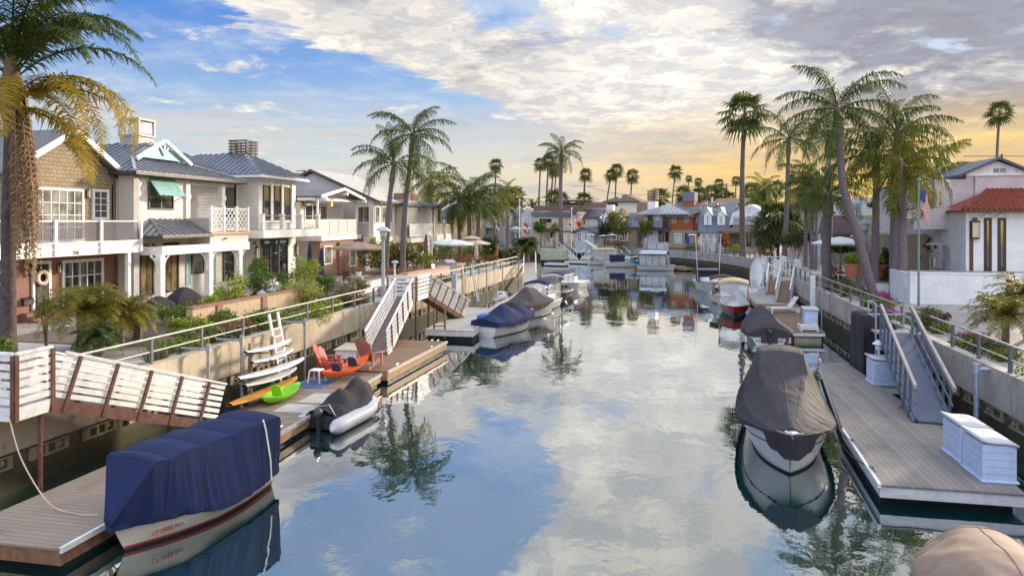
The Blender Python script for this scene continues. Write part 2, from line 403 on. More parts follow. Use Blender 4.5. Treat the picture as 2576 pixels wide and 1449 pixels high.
for k in range(34):
    y = 6.9+k*1.62; x = along(LW, y)-.20
    m = MB(); z0, z1, L = .62, .95, .58
    m.box(x,y-L,z0,x+.07,y+L,z0+.05).box(x,y-L,z1-.05,x+.07,y+L,z1).box(x,y-L,z0+.051,x+.07,y-L+.2,z1-.051).box(x,y+L-.12,z0+.051,x+.07,y+L,z1-.051)
    for q in (-.12, .18): m.box(x,y+q,z0+.051,x+.07,y+q+.06,z1-.051)
    m.ball((x+.03,y+.31,.8),.05,.085,.085,8,6)
    m.build('weep_frame', frm, swL, loc=-Vector(swL.location))
for k in range(26):
    y = 14.+k*1.62; x = along(RW, y)+.20
    m = MB(); m.box(x-.07,y-.6,.62,x,y+.6,.68).box(x-.07,y-.6,.9,x,y+.6,.96).box(x-.07,y-.6,.68,x,y-.45,.9).box(x-.07,y+.1,.68,x,y+.2,.9)
    m.ball((x-.06,y+.33,.79),.05,.08,.08,8,6)
    m.build('weep_frame', frm, swR, loc=-Vector(swR.location))
# walkways (inside the wall) and planting beds
walk = concrete('walkway_concrete', (.30,.285,.27), (.2,.19,.18))
m = strip([(-2.2,LAND_Z+.001),(-2.2,LAND_Z+.02),(-4.0,LAND_Z+.02),(-4.0,LAND_Z+.001)], LW[:6], 1); tag(m.build('walkway', walk), kind='structure')
# ------------------------------------------------------------------ railings
RAILM = plain('weathered_rail_steel', (.40,.38,.36), .5, .25, 6., metal=.3, dirt=(.22,.15,.1))
POSTM = plain('rail_post_steel', (.13,.125,.14), .6, .3, 6., metal=.2)
def resample(pts, step):
    out = []; d = 0; need = 0
    for a, b in zip(pts, pts[1:]):
        a, b = Vector(a), Vector(b); L = (b-a).length; t = (b-a).normalized()
        while need <= d+L: out.append(a+t*(need-d)); need += step
        d += L
    return out
def railing(label, pts, sgn, step, off=-.17, z0=2.2, h=.78, group='pipe railings along the quays', hr=.034):
    r = thing('pipe_railing', label, 'railing', (pts[0][0], pts[0][1], z0), group=group); loc = -Vector(r.location)
    q = offs(pts, sgn*off); ps = resample([(p.x, p.y) for p in q], step)
    MB().tube([(p.x, p.y, z0+h) for p in q], hr, 6).build('top_rail', RAILM, r, loc=loc)
    MB().tube([(p.x, p.y, z0+h*.47) for p in q], hr*.7, 6).build('middle_rail', RAILM, r, loc=loc)
    for p in ps:
        MB().box(p.x-.045,p.y-.045,z0,p.x+.045,p.y+.045,z0+h-.03).build('post', POSTM, r, loc=loc)
    return r
def sub(pts, y0, y1):
    out = [(along(pts, y0), y0)]+[p for p in pts if y0 < p[1] < y1]+[(along(pts, y1), y1)]; return out
railing('two bar pipe railing on the left seawall between the two wooden gangways', sub(LW, 13.9, 36.6), 1, 2.35)
railing('two bar pipe railing on the left seawall past the double stairs', sub(LW, 39.0, 74.), 1, 2.3)
railing('two bar pipe railing beside the magenta flowers and grey ramp', sub(RW, 8., 29.), -1, 2.1)
railing('sun edged pipe railing past the leaning palm on the right seawall', sub(RW, 30.2, 66.), -1, 2.1)
railing('thin pipe railing curving round the far seawall', [(along(RW, 67), 67)]+RW[5:12], -1, 2.0)
railing('pipe railing on the far seawall beside the white stairs', RW[11:], -1, 2.0)
# ------------------------------------------------------------------ house tools
class Fr:                                     # a facade's own axes: u along it, y into the house, z up
    def __init__(s, x, y, z, deg):
        s.p = Vector((x, y, z)); s.a = R_(deg); s.ux = Vector((math.cos(s.a), math.sin(s.a), 0)); s.uy = Vector((-s.ux.y, s.ux.x, 0))
    def at(s, p, y=0.):
        d = ray(*p); o = s.p+s.uy*y; k = (o-Vector((0,0,EYE))).dot(s.uy)/d.dot(s.uy)
        q = Vector((0,0,EYE))+d*k-s.p; return q.dot(s.ux), q.z
    def rect(s, a, b, y=0.):
        (u0, z0), (u1, z1) = s.at(a, y), s.at(b, y); return min(u0,u1), min(z0,z1), max(u0,u1), max(z0,z1)
    def side(s, p, u=0.):                     # on the wall that faces back along u: gives (y, z)
        d = ray(*p); o = s.p+s.ux*u; k = (o-Vector((0,0,EYE))).dot(s.ux)/d.dot(s.ux)
        q = Vector((0,0,EYE))+d*k-s.p; return q.dot(s.uy), q.z
    def siderect(s, a, b, u=0.):
        (y0, z0), (y1, z1) = s.side(a, u), s.side(b, u); return min(y0,y1), min(z0,z1), max(y0,y1), max(z0,z1)
    def world(s, u, y, z): return s.p+s.ux*u+s.uy*y+Vector((0,0,z))
def house(fr, name, label, group=None, cat='house'): return thing(name, label, cat, fr.p, fr.a, group)
class WB(MB):                                 # boxes laid on a wall: a along it, b out of it
    def __init__(s, at, side=None): super().__init__(); s.at = at; s.sd = side
    def wb(s, a0, z0, a1, z1, b0, b1):
        if s.sd is None: return s.box(a0, s.at-b1, z0, a1, s.at-b0, z1)
        if s.sd == 'L': return s.box(s.at-b1, a0, z0, s.at-b0, a1, z1)
        return s.box(s.at+b0, a0, z0, s.at+b1, a1, z1)
def win(root, q, at=0., cols=1, rows=1, fm=None, gm=None, fw=.08, d=.07, side=None, name='window', mw=.032, sill=False):
    a0, z0, a1, z1 = q; fm = fm or WHITE
    m = WB(at, side); m.wb(a0,z0,a1,z0+fw,0,d).wb(a0,z1-fw,a1,z1,0,d).wb(a0,z0+fw,a0+fw,z1-fw,0,d).wb(a1-fw,z0+fw,a1,z1-fw,0,d)
    for i in range(1, cols): x = a0+fw+(a1-a0-2*fw)*i/cols; m.wb(x-mw/2,z0+fw,x+mw/2,z1-fw,.004,d*.7)
    for i in range(1, rows): z = z0+fw+(z1-z0-2*fw)*i/rows; m.wb(a0+fw,z-mw/2,a1-fw,z+mw/2,.004,d*.7-.006)
    if sill: m.wb(a0-.06,z0-.05,a1+.06,z0-.001,0,d+.06)
    f = m.build(name, fm, root)
    g = WB(at, side); g.wb(a0+fw*.9,z0+fw*.9,a1-fw*.9,z1-fw*.9,.003,.02); g.build('pane', gm or GLASS, f)
    return f
def clip(poly, n, d):                         # keep the half-plane n.p >= d
    out = []
    for i, p in enumerate(poly):
        q = poly[(i+1) % len(poly)]; a, b = n.dot(p)-d, n.dot(q)-d
        if a >= 0: out.append(p)
        if a*b < 0: out.append(p+(q-p)*(a/(a-b)))
    return out
def slab(mb, poly, t=.12): mb.prism(poly, (0, 0, -t)); return mb
def ribs(mb, poly, step=.42, w=.05, h=.055):  # standing seams down a roof slope; first edge of poly is the eave
    P = [Vector(p) for p in poly]; e = (P[1]-P[0]).normalized(); nrm = Vector((0,0,0))
    for i in range(1, len(P)-1): nrm += (P[i]-P[0]).cross(P[i+1]-P[0])
    nrm.normalize(); nrm = nrm if nrm.z > 0 else -nrm
    lo, hi = min(e.dot(p) for p in P), max(e.dot(p) for p in P); x = lo+step/2
    while x < hi-.05:
        c = clip(clip(P, e, x-w/2), -e, -(x+w/2))
        if len(c) >= 3: mb.prism([p+nrm*.002 for p in c], nrm*h)
        x += step
    return mb
def gable_u(mb, u0, u1, y0, y1, ze, zr, t=.14):    # ridge along u
    ym = (y0+y1)/2; slab(mb, [(u0,y0,ze),(u1,y0,ze),(u1,ym,zr),(u0,ym,zr)], t); slab(mb, [(u0,ym,zr),(u1,ym,zr),(u1,y1,ze),(u0,y1,ze)], t)
def gable_y(mb, u0, u1, y0, y1, ze, zr, t=.14):    # ridge into the house, gable facing the water
    um = (u0+u1)/2; slab(mb, [(u0,y0,ze),(u0,y1,ze),(um,y1,zr),(um,y0,zr)], t); slab(mb, [(u1,y0,ze),(um,y0,zr),(um,y1,zr),(u1,y1,ze)], t)
def hip_polys(u0, u1, y0, y1, ze, zr, k=None):
    k = min(u1-u0, y1-y0)/2 if k is None else k
    if u1-u0 >= y1-y0:
        ym = (y0+y1)/2; a, b = (u0+k, ym, zr), (u1-k, ym, zr)
        return [[(u0,y0,ze),(u1,y0,ze),b,a], [(u1,y0,ze),(u1,y1,ze),b], [(u1,y1,ze),(u0,y1,ze),a,b], [(u0,y1,ze),(u0,y0,ze),a]]
    um = (u0+u1)/2; a, b = (um, y0+k, zr), (um, y1-k, zr)
    return [[(u0,y0,ze),(u1,y0,ze),a], [(u1,y0,ze),(u1,y1,ze),b,a], [(u1,y1,ze),(u0,y1,ze),b], [(u0,y1,ze),(u0,y0,ze),a,b]]
def solid_hip(mb, u0, u1, y0, y1, ze, zr, k=None, t=.16):
    P = hip_polys(u0, u1, y0, y1, ze, zr, k)
    for p in P: mb.add(p, [tuple(range(len(p)))])
    mb.box(u0+.002, y0+.002, ze-t, u1-.002, y1-.002, ze-.002); return P
def words(root, txt, loc, size, mat, rot=(R_(90),0,0), name='house_number', ext=.012):
    c = bpy.data.curves.new(name, 'FONT'); c.body = txt; c.size = size; c.extrude = ext; c.align_x = 'CENTER'; c.align_y = 'CENTER'
    t = bpy.data.objects.new('lettering', c); COL.objects.link(t); me = bpy.data.meshes.new_from_object(t.evaluated_get(bpy.context.evaluated_depsgraph_get()))
    bpy.data.objects.remove(t); me.materials.clear(); me.materials.append(mat)
    o = bpy.data.objects.new(name, me); COL.objects.link(o); o.parent = root; o.location = loc; o.rotation_euler = rot
    return o
def lantern(root, at, q, mat=None, side=None, lit=False, s=1.):
    a, z = q; m = WB(at, side); m.wb(a-.07*s,z-.06*s,a+.07*s,z+.06*s,0,.04).wb(a-.08*s,z-.22*s,a+.08*s,z-.18*s,.05,.2).wb(a-.09*s,z+.16*s,a+.09*s,z+.2*s,.04,.21).wb(a-.04*s,z+.2*s,a+.04*s,z+.27*s,.08,.16)
    for i in (-1, 1):
        for b in (.052, .18): m.wb(a+i*.075*s-.01,z-.18*s,a+i*.075*s+.01,z+.16*s,b,b+.018)
    o = m.build('wall_lantern', mat or DARKM, root)
    g = WB(at, side); g.wb(a-.06*s,z-.178*s,a+.06*s,z+.158*s,.07,.17); g.build('lamp_glass', LITG if lit else LAMPG, o); return o
LAMPG = plain('lamp_glass', (.55,.50,.40), .2, .1)
def emis(name, col, s):
    m, t = pmat(name); t.put(t.b.inputs['Base Color'], col); t.put(t.b.inputs['Emission Color'], col)
    n = t.noise(t.node('ShaderNodeTexCoord').outputs['Object'], 9., 2); t.put(t.b.inputs['Emission Strength'], t.m('MULTIPLY', t.ss(n, .2, .8, .7, 1.2), s)); return m
LITG = emis('lit_lamp_glass', (1,.55,.15), 1.6)
A = reg(0,560,3.45); B = reg(380,400,3.45); C2 = reg(720,440,4.025); D = reg(980,520,5.175); A1 = reg(0,300,2.13)
BRONZE = plain('bronze_window_frame', (.035,.028,.025), .45, .2)
SHING = bricky('tan_wall_shingles', (.36,.285,.19), (.28,.22,.145), (.13,.10,.07), .24, .19, .012, .37, .85, .9)
STUCCO = plain('pale_stucco', (.70,.67,.66), .85, .12, 2., bmp=.3, bscale=60)
STUCCOG = plain('grey_stucco', (.43,.41,.40), .85, .14, 2., bmp=.3, bscale=60)
SIDEW = siding('white_lap_siding', (.76,.76,.76), .2)
BATTEN = siding('white_board_and_batten', (.74,.73,.70), .3, .9, vert=True)
SIDEC = siding('cream_lap_siding', (.74,.70,.62), .34)
METR = plain('blue_grey_metal_roof', (.235,.25,.29), .38, .2, 2.5, metal=.5)
NAVYR = plain('dark_slate_roof', (.075,.085,.12), .7, .3, 8., bmp=.5)
GREYR = bricky('grey_asphalt_shingles', (.21,.21,.23), (.16,.16,.175), (.11,.11,.12), .3, .16, .012, .5, .9, .6, flat=True)
BROWNR = bricky('brown_roof_shingles', (.18,.135,.10), (.12,.095,.075), (.06,.05,.04), .3, .2, .014, .4, .9, .9, flat=True)
PALER = bricky('pale_roof_shingles', (.50,.50,.50), (.42,.42,.43), (.28,.28,.28), .3, .2, .012, .5, .9, .6, flat=True)
PGLASS = see('balcony_glass', (.20,.19,.22), .5, .03)
SHUTM = plain('teal_shutter_paint', (.26,.50,.50), .5, .15)
def louvre(mb, a0, z0, a1, z1, at=0., n=16, side=None):
    w = WB(at, side); w.v = mb.v; w.f = mb.f
    w.wb(a0,z0,a0+.05,z1,0,.05); w.wb(a1-.05,z0,a1,z1,0,.05)
    for i in range(n+1): z = z0+(z1-z0-.05)*i/n; w.wb(a0+.05,z,a1-.05,z+(z1-z0)/n*.55,.0,.04)
# ---------------------------------------------- shingle-and-brick house, first on the left
f = Fr(-28.4, 29.0, 2.4, 90); h = house(f, 'shingle_house', 'tan shingle over red brick house with a glass paneled white balcony')
MB().box(-7.5,0,-.6,2.9,11,2.56).build('brick_wall', BRICK, h)
MB().box(-3.3,.0,2.561,3.05,11,6.45).prism([(-3.3,.0,6.451),(3.05,.0,6.451),(-.12,.0,8.42)], (0,11,0)).build('shingle_wall', SHING, h)
m = MB(); gable_y(m, -3.75, 3.5, -.45, 11.4, 6.42, 8.68, .16); m.build('roof', GREYR, h)
m = MB(); m.beam((-3.8,-.5,6.33),(-.12,-.5,8.62),.1,.26).beam((3.55,-.5,6.33),(-.12,-.5,8.62),.1,.26); m.box(2.95,-.05,2.6,3.1,.0,6.45); m.build('rake_trim', WHITE, h)
win(h, f.rect(A1(185,465), A1(492,785)), 0, 6, 4, fw=.11, gm=GLASSB, name='french_door')
win(h, f.rect(A1(543,478), A1(640,660)), 0, 2, 4, fw=.13)
win(h, f.rect(A(590,560), A(985,960)), 0, 5, 3, fw=.14, mw=.05)
win(h, (-5.2,.3,-3.55,2.0), 0, 3, 3, fw=.12)
u0, z0, u1, z1 = f.rect(A(322,600), A(455,1050)); m = WB(0); m.wb(u0,z0,u1,z1,0,.05)
for i in range(2):
    for j, (a, b) in enumerate(((.08,.38),(.46,.92))): m.wb(u0+.12+i*(u1-u0)/2, z0+(z1-z0)*a, u0+(i+1)*(u1-u0)/2-.06, z0+(z1-z0)*b, .052, .075)
dr = m.build('front_door', BRONZE, h)
MB().tube([(u1-.1,-.11,z0+1),(u1-.1,-.11,z0+1.25)],.015,6).build('handle', STEEL, dr)
m = WB(0); m.wb(u0-.12,z0,u0-.002,z1+.14,0,.09).wb(u1+.002,z0,u1+.14,z1+.14,0,.09).wb(u0,z1+.002,u1,z1+.14,0,.09); m.build('door_frame', WHITE, h)
lantern(h, 0, f.at(A(550,635))); lantern(h, 0, f.at(A(280,655))); lantern(h, 0, f.at(A1(513,505)), lit=False)
# balcony
yb = -1.8; (ur, zt) = f.at(ID(352,555), yb); zd = 3.15
MB().box(-8,yb,zd-.16,ur,-.001,zd).build('balcony_deck', WHITEW, h)
m = MB().box(-8,yb-.04,2.56,ur+.04,yb-.001,zd-.02).box(ur+.001,yb,2.56,ur+.04,-.002,zd-.02).box(-8,yb-.1,zd-.015,ur+.08,yb+.06,zd+.05).box(-8,yb-.07,zd-.32,ur+.06,yb-.045,zd-.24); m.build('balcony_fascia', WHITE, h)
m = MB().box(-8,yb-.04,zt-.06,ur+.03,yb+.04,zt).box(ur-.04,yb+.041,zt-.06,ur+.04,-.02,zt-.001); bm_ = m.build('balcony_rail', WHITE, h)
for x in (-4.1, f.at(A(520,300), yb)[0], f.at(A(957,300), yb)[0], ur): MB().box(x-.07,yb-.12,2.62,x+.07,yb-.041,zt+.03).build('balcony_post', WHITE, h)
xs = [-8, -4.1, f.at(A(520,300), yb)[0], f.at(A(957,300), yb)[0], ur]
for a, b in zip(xs, xs[1:]): MB().box(a+.08,yb-.01,zd+.1,b-.08,yb+.01,zt-.08).build('glass_panel', PGLASS, h)
x = f.at(A(1240,700), yb)[0]; MB().box(x-.1,yb,-.1,x+.1,yb+.2,2.55).build('porch_post', WHITE, h); MB().box(-6.9,yb,-.1,-6.7,yb+.2,2.55).build('porch_post', WHITE, h)
u, z = f.at(A(728,488), yb-.05); words(h, '206', (u, yb-.045, z), .26, plain('number_bronze', (.12,.09,.05), .5))
m = MB()
for k in range(5): m.box(-2.6-.12*k if 0 else -2.75,-.35-.32*k,-.6,-.3,-.02-.32*k-.0,-.02-.16*k)
m.build('brick_steps', BRICK, h)
# wreath, mailbox
wu, wz = f.at(A(385,725)); m = MB()
for k in range(16):
    t = k*math.pi/8; m.ball((wu+.28*math.cos(t), -.15, wz+.28*math.sin(t)), .11+.02*(k % 2), .07, .10, 8, 6)
tag(m.build('door_wreath', plain('cream_dried_flowers', (.62,.55,.48), .9, .3, 20, bmp=.6), None, True), 'cream flower wreath hanging on the dark front door', 'wreath')
o = bpy.data.objects['door_wreath']; o.location = f.p; o.rotation_euler[2] = f.a
mu, mz = f.at(A(252,955)); tag(MB().box(mu-.25,-.16,mz-.13,mu+.25,-.0,mz+.11).prism([(mu-.27,-.19,mz+.10),(mu-.27,0,mz+.10),(mu-.27,0,mz+.20)], (.54,0,0)).build('mailbox', DARKM), 'black metal mailbox on the brick wall beside the front door', 'mailbox')
o = bpy.data.objects['mailbox']; o.location = f.p; o.rotation_euler[2] = f.a
# ---------------------------------------------- pale stucco house with blue-grey metal roof
f = Fr(-27.5, 36.5, 2.4, 90); h = house(f, 'stucco_house', 'pale stucco house with blue grey metal roof and teal shutters'); ze = 6.82
uR0 = f.at(B(470,500))[0]; uR1 = f.at(B(835,500))[0]
m = MB().box(-4.35,.0,-.5,4.7,10,2.9).box(-4.35,.0,2.901,uR0,10,ze-.02).box(uR0+.001,1.6,2.902,4.7,10,ze-.022).box(uR0+.001,.05,ze-.42,4.7,1.6,ze-.021)
m.build('stucco_wall', STUCCO, h)
m = MB().box(-4.75,-.35,-.5,-4.36,.6,ze-.05); m.build('downspout_corner', STUCCOG, h)
gl, gz = f.at(A1(780,290), 1.0); gr_, gz2 = f.at(A1(1070,320), 1.0); gp, gpz = f.at(A1(925,200), 1.0); gz = (gz+gz2)/2; gp = (gl+gr_)/2
ul, ur = -5.0, 5.0; ye = -.65
front = [(ul,ye,ze),(ur,ye,ze),(gr_,1.0,gz),(gl,1.0,gz)]
left = [(ul,11,ze),(ul,ye,ze),(gl,1.0,gz),(gp,1.0,gpz),(gp,11,gpz)]
right = [(ur,ye,ze),(ur,11,ze),(gp+.4,11,gpz),(gp,1.0,gpz),(gr_,1.0,gz)]
left = [(ul,11,ze),(ul,ye,ze),(gp,1.0,gpz),(gp,11,gpz)]; 
m = MB()
slab(m, front, .1)
slab(m, [(ul,11,ze),(ul,ye,ze),(gl,1.0,gz),(gp,1.0,gpz),(gp,11,gpz)], .1); slab(m, right, .1)
ribs(m, front); ribs(m, [(ul,11,ze),(ul,ye,ze),(gl,1.0,gz),(gp,1.0,gpz),(gp,11,gpz)]); rf = m.build('roof', METR, h)
m = MB().beam((ul,ye,ze+.04),(gl,1.0,gz+.04),.16,.06).beam((ur,ye,ze+.04),(gr_,1.0,gz+.04),.16,.06); m.build('hip_cap', plain('pale_metal_cap', (.45,.47,.50), .4, .1, metal=.4), rf)
m = MB().box(ul-.05,ye-.12,ze-.2,ur+.05,ye-.001,ze-.02).box(ul-.12,ye,ze-.2,ul-.001,11,ze-.02).box(ul,ye,ze-.24,ur,.5,ze-.2); m.build('gutter', plain('dark_gutter', (.06,.055,.06), .5), h)
MB().box(ul+.3,-.06,ze-.5,uR0,-.001,ze-.26).build('eave_trim', WHITE, h)
m = MB().add([(gl+.15,.62,gz),(gr_-.15,.62,gz),(gp,.62,gpz-.12)], [(0,1,2)]); m.build('gable_panel', TEAL, h, fix=False)
m = MB().beam((gl-.25,.5,gz-.12),(gp,.5,gpz+.05),.16,.2).beam((gr_+.25,.5,gz-.12),(gp,.5,gpz+.05),.16,.2).beam((gp,.56,gpz-.1),(gp,.56,gz+.25),.06,.1).beam((gp-.3,.56,gpz-.35),(gp,.56,gz+.25),.06,.09).beam((gp+.3,.56,gpz-.35),(gp,.56,gz+.25),.06,.09); m.build('gable_trim', WHITE, h)
# lattice cupola chimney
cu, cz = f.at(ID(345,350), 2.6); cw, ch = .62, 1.15
m = MB().box(cu-cw,2.6-cw,cz-1.2,cu+cw,2.6+cw,cz+.1).box(cu-cw-.08,2.6-cw-.08,cz+.1,cu+cw+.08,2.6+cw+.08,cz+.22).box(cu-cw-.09,2.6-cw-.09,cz+ch-.12,cu+cw+.09,2.6+cw+.09,cz+ch)
for i in (-1, 1):
    for j in (-1, 1): m.box(cu+i*cw-.07,2.6+j*cw-.07,cz+.22,cu+i*cw+.07,2.6+j*cw+.07,cz+ch-.12)
chm = m.build('chimney', plain('grey_cupola_paint', (.30,.30,.31), .5), rf)
m = MB(); zz0, zz1 = cz+.3, cz+ch-.2
for k in range(9):
    a = -cw+2*cw*k/8
    for s_ in (-1, 1):
        b = max(-cw, min(cw, a+s_*.55))
        m.beam((cu+a,2.6-cw,zz0),(cu+b,2.6-cw,zz0+abs(b-a)/.55*(zz1-zz0)),.03,.03); m.beam((cu-cw,2.6+a,zz0),(cu-cw,2.6+b,zz0+abs(b-a)/.55*(zz1-zz0)),.03,.03)
m.build('lattice', WHITE, chm)
# upper window under its raised shutters
q = f.rect(B(105,485), B(345,628)); win(h, (q[0],q[1],q[2],q[3]+.75), 0, 2, 1, BRONZE, fw=.07, mw=.1)
a0, zt_ = f.at(B(105,360)); a1, _ = f.at(B(345,375)); zt_ = q[3]+.95
m = MB()
for i in range(2):
    x0 = a0-.05+i*(a1-a0+.1)/2; x1 = x0+(a1-a0+.1)/2-.03
    for k in range(13):
        t0, t1 = k/13, (k+.72)/13
        m.prism([(x0,-.06-t0*.75,zt_-t0*1.0),(x1,-.06-t0*.75,zt_-t0*1.0),(x1,-.06-t1*.75,zt_-t1*1.0),(x0,-.06-t1*.75,zt_-t1*1.0)], (0,-.025,.02))
    for e in (x0, (x0+x1)/2-.03, x1-.06): m.beam((e+.03,-.05,zt_),(e+.03,-.81,zt_-1.0),.06,.05)
m.build('awning_shutter', SHUTM, h)
m = MB()
for x in (a0, (a0+a1)/2, a1): m.beam((x,-.02,q[1]+.45),(x,-.72,zt_-.95),.03,.03)
m.build('shutter_bracket', DARKM, h)
# corner posts and recessed upper porch
for p in (B(-15,450), B(475,480), B(815,500)):
    x = f.at(p)[0]; MB().box(x-.17,-.12,2.9,x+.17,.2,ze-.25).box(x-.21,-.16,5.5,x+.21,.24,5.75).build('porch_post', WHITE, h)
q = f.rect(B(500,415), B(582,660), 1.6); win(h, q, 1.6, 1, 1, BRONZE, GLASS, .09, name='porch_door')
m = MB(); q = f.rect(B(590,415), B(612,660), 1.6); louvre(m, *q, at=1.6); m.build('shutter', SHUTM, h)
q = f.siderect(A(1095,-60), A(1200,70), -4.4)
m = MB(); m.box(-4.85,.9,3.9,-4.76,1.9,6.1); m.build('side_shutter', SHUTM, h)
# porch roof
pe, pz = f.at(B(230,875), -1.55); pr = f.at(B(700,868), -1.55)[0]; pt = f.at(B(430,720), 0)[1]
pf = [(pe-.1,-1.7,pz),(pr,-1.7,pz),(pr,-.002,pt),(pe+1.1,-.002,pt)]; pl = [(pe-.1,-.002,pz),(pe-.1,-1.7,pz),(pe+1.1,-.002,pt)]
m = MB(); slab(m, pf, .08); slab(m, pl, .08); ribs(m, pf); ribs(m, pl); m.beam((pe-.1,-1.7,pz+.04),(pe+1.1,-.05,pt+.04),.2,.07); pr_ = m.build('porch_roof', METR, h)
m = MB().box(pe-.2,-1.82,pz-.16,pr,-1.701,pz-.03).box(pe-.2,-1.7,pz-.16,pe-.101,-.01,pz-.03); m.build('porch_gutter', bpy.data.materials['dark_gutter'], h)
uE = f.at(B(1060,900), -1.55)[0]
MB().box(pe-.05,-1.68,2.35,uE,-1.4,2.83).box(pe-.05,-1.399,2.35,pe+.2,-.003,2.8).box(pe,-1.38,2.72,uE,-.003,2.8).build('porch_beam', WHITE, h)
for p in (B(225,1100), B(690,1100), B(975,1100)):
    x = f.at(p, -1.55)[0]; MB().box(x-.17,-1.7,-.3,x+.17,-1.36,2.36).box(x-.2,-1.73,2.0,x+.2,-1.33,2.15).build('porch_post', WHITE, h)
    m = MB()
    for s_ in (-1, 1): m.tube([(x+s_*.17,-1.53,1.3),(x+s_*.24,-1.53,1.75),(x+s_*.42,-1.53,2.1),(x+s_*.7,-1.53,2.33)], .07, 4)
    m.build('porch_bracket', WHITE, h)
# balcony with crossed railing
b0 = f.at(B(700,700), -1.6)[0]; b1 = f.at(B(1065,700), -1.6)[0]; bz0 = f.at(B(880,840), -1.6)[1]; bzt = f.at(B(880,605), -1.6)[1]
MB().box(b0-.01,-1.6,2.84,b1,-.004,bz0).build('balcony_deck', STUCCO, h)
MB().box(b0-.02,-1.72,bz0-.14,b1+.05,-1.601,bz0+.02).build('balcony_edge', plain('tan_edge_boards', (.5,.33,.22), .6), h)
MB().box(b0,-1.55,bz0,b0+.16,-.005,bz0+.85).build('balcony_side_wall', STUCCOG, h)
xs = [b0+.05, b0+(b1-b0)/3, b0+2*(b1-b0)/3, b1-.07]; zb = bz0+.1; zt_ = bzt-.06
for x in xs: MB().box(x-.07,-1.68,bz0+.03,x+.07,-1.54,bzt+.02).box(x-.09,-1.7,bzt+.021,x+.09,-1.52,bzt+.06).build('balcony_post', WHITE, h)
for a, b in zip(xs, xs[1:]):
    a += .08; b -= .08; m = MB().box(a,-1.64,zb,b,-1.58,zb+.06).box(a,-1.64,zt_-.06,b,-1.58,zt_)
    zl, zh = zb+.06, zt_-.06; w_, hh = b-a, zh-zl
    P = lambda s_, t_: (a+s_*w_, -1.61, zl+t_*hh)
    for (s0,t0,s1,t1) in ((0,0,1,1),(0,1,1,0),(0,.33,.66,1),(.34,0,1,.66),(0,.66,.66,0),(.34,1,1,.33),(0,.66,.34,1),(.66,0,1,.33),(0,.33,.34,0),(.66,1,1,.66)): m.beam(P(s0,t0),P(s1,t1),.04,.035,(0,1,0))
    m.build('railing_panel', WHITE, h)
# ground floor
for a, b in ((B(25,950),B(160,1440)),(B(250,945),B(395,1400))): win(h, f.rect(a,b), 0, 2, 1, BRONZE, GLASSC, .12, name='glazed_door')
win(h, f.rect(B(515,945),B(640,1232)), 0, 1, 1, BRONZE, GLASSB, .1)
m = MB(); louvre(m, *f.rect(B(465,945),B(510,1350)), n=26); m.build('shutter', SHUTM, h)
m = MB(); louvre(m, *f.rect(B(715,940),B(750,1340)), n=26); m.build('shutter', SHUTM, h)
q = f.rect(B(820,970),B(925,1300)); win(h, q, 0, 2, 4, BRONZE, GLASS, .13, name='front_door')
u, z = f.at(B(850,905), -1.7); words(h, '207', (u,-1.70,z), .24, bpy.data.materials['number_bronze'])
# ---------------------------------------------- white lap-siding house with cable balcony
f = Fr(-27.0, 46.0, 2.4, 90); h = house(f, 'siding_house', 'white lap siding house with cable railed balcony and slatted chimney cap')
uA = f.at(B(1165,500))[0]; uB = f.at(C2(400,450))[0]; ze = f.at(B(1200,285), -.5)[1]
m = MB().box(uA,0,-.5,uB,9,ze-.1).box(uA-4.6,1.55,-.5,uA-.001,9,ze-.6); m.build('siding_wall', SIDEW, h)
ef = (uA-.75,-.65,uB+.7,9.6); m = MB(); P = solid_hip(m, ef[0], ef[2], ef[1], ef[3], ze, ze+1.75, t=.1); ribs(m, P[0], .42); ribs(m, P[3], .42); rf = m.build('roof', METR, h)
MB().box(ef[0]-.1,ef[1]-.1,ze-.24,ef[2]+.1,ef[3],ze-.1).build('eave_fascia', WHITE, h)
m = MB(); slab(m, [(uA-5.2,.8,ze-.62),(uA-.7,.8,ze-.62),(uA-.7,5.2,ze+1.5),(uA-5.2,5.2,ze+1.5)], .12); slab(m, [(uA-5.2,5.2,ze+1.5),(uA-.7,5.2,ze+1.5),(uA-.7,9.5,ze-.6),(uA-5.2,9.5,ze-.6)], .12); m.build('rear_roof', NAVYR, h)
y0 = 2.4; cu, cz = f.at(ID(632,400), y0); m = MB().box(cu-.62,y0,cz-1.6,cu+.62,y0+1.25,cz+.25); cb = m.build('chimney', SIDEW, rf)
m = MB()
for k in range(5): z = cz+.38+k*.21; m.box(cu-.72,y0-.1,z,cu+.72,y0-.02,z+.1).box(cu-.72,y0+1.27,z,cu+.72,y0+1.35,z+.1).box(cu-.80,y0-.1,z,cu-.721,y0+1.35,z+.1).box(cu+.721,y0-.1,z,cu+.80,y0+1.35,z+.1)
for i in (-.66, .6):
    for j in (y0-.015, y0+1.2): m.box(cu+i,j,cz+.25,cu+i+.07,j+.07,cz+1.33)
m.build('slatted_cap', plain('dark_timber_slats', (.07,.06,.055), .7), cb)
for a, b in ((C2(35,295),C2(112,690)),(C2(158,303),C2(232,690)),(C2(270,315),C2(342,690))): win(h, f.rect(a,b), 0, 1, 1, BRONZE, GLASSB if 0 else GLASS, .07)
q = f.rect(C2(12,240),C2(372,700)); m = WB(0); m.wb(q[0]-.05,q[3],q[2]+.1,q[3]+.18,0,.09).wb(q[0]-.05,q[1]-.08,q[2]+.1,q[1],0,.09)
for a in (C2(112,400),C2(232,400),C2(345,400)): x = f.at(a)[0]; m.wb(x+.05,q[1]+.001,x+.32,q[3]-.001,0,.1)
m.build('window_trim', WHITE, h)
win(h, f.rect(B(845,375),B(942,700),1.55), 1.55, 1, 2, BRONZE, GLASS, .09)
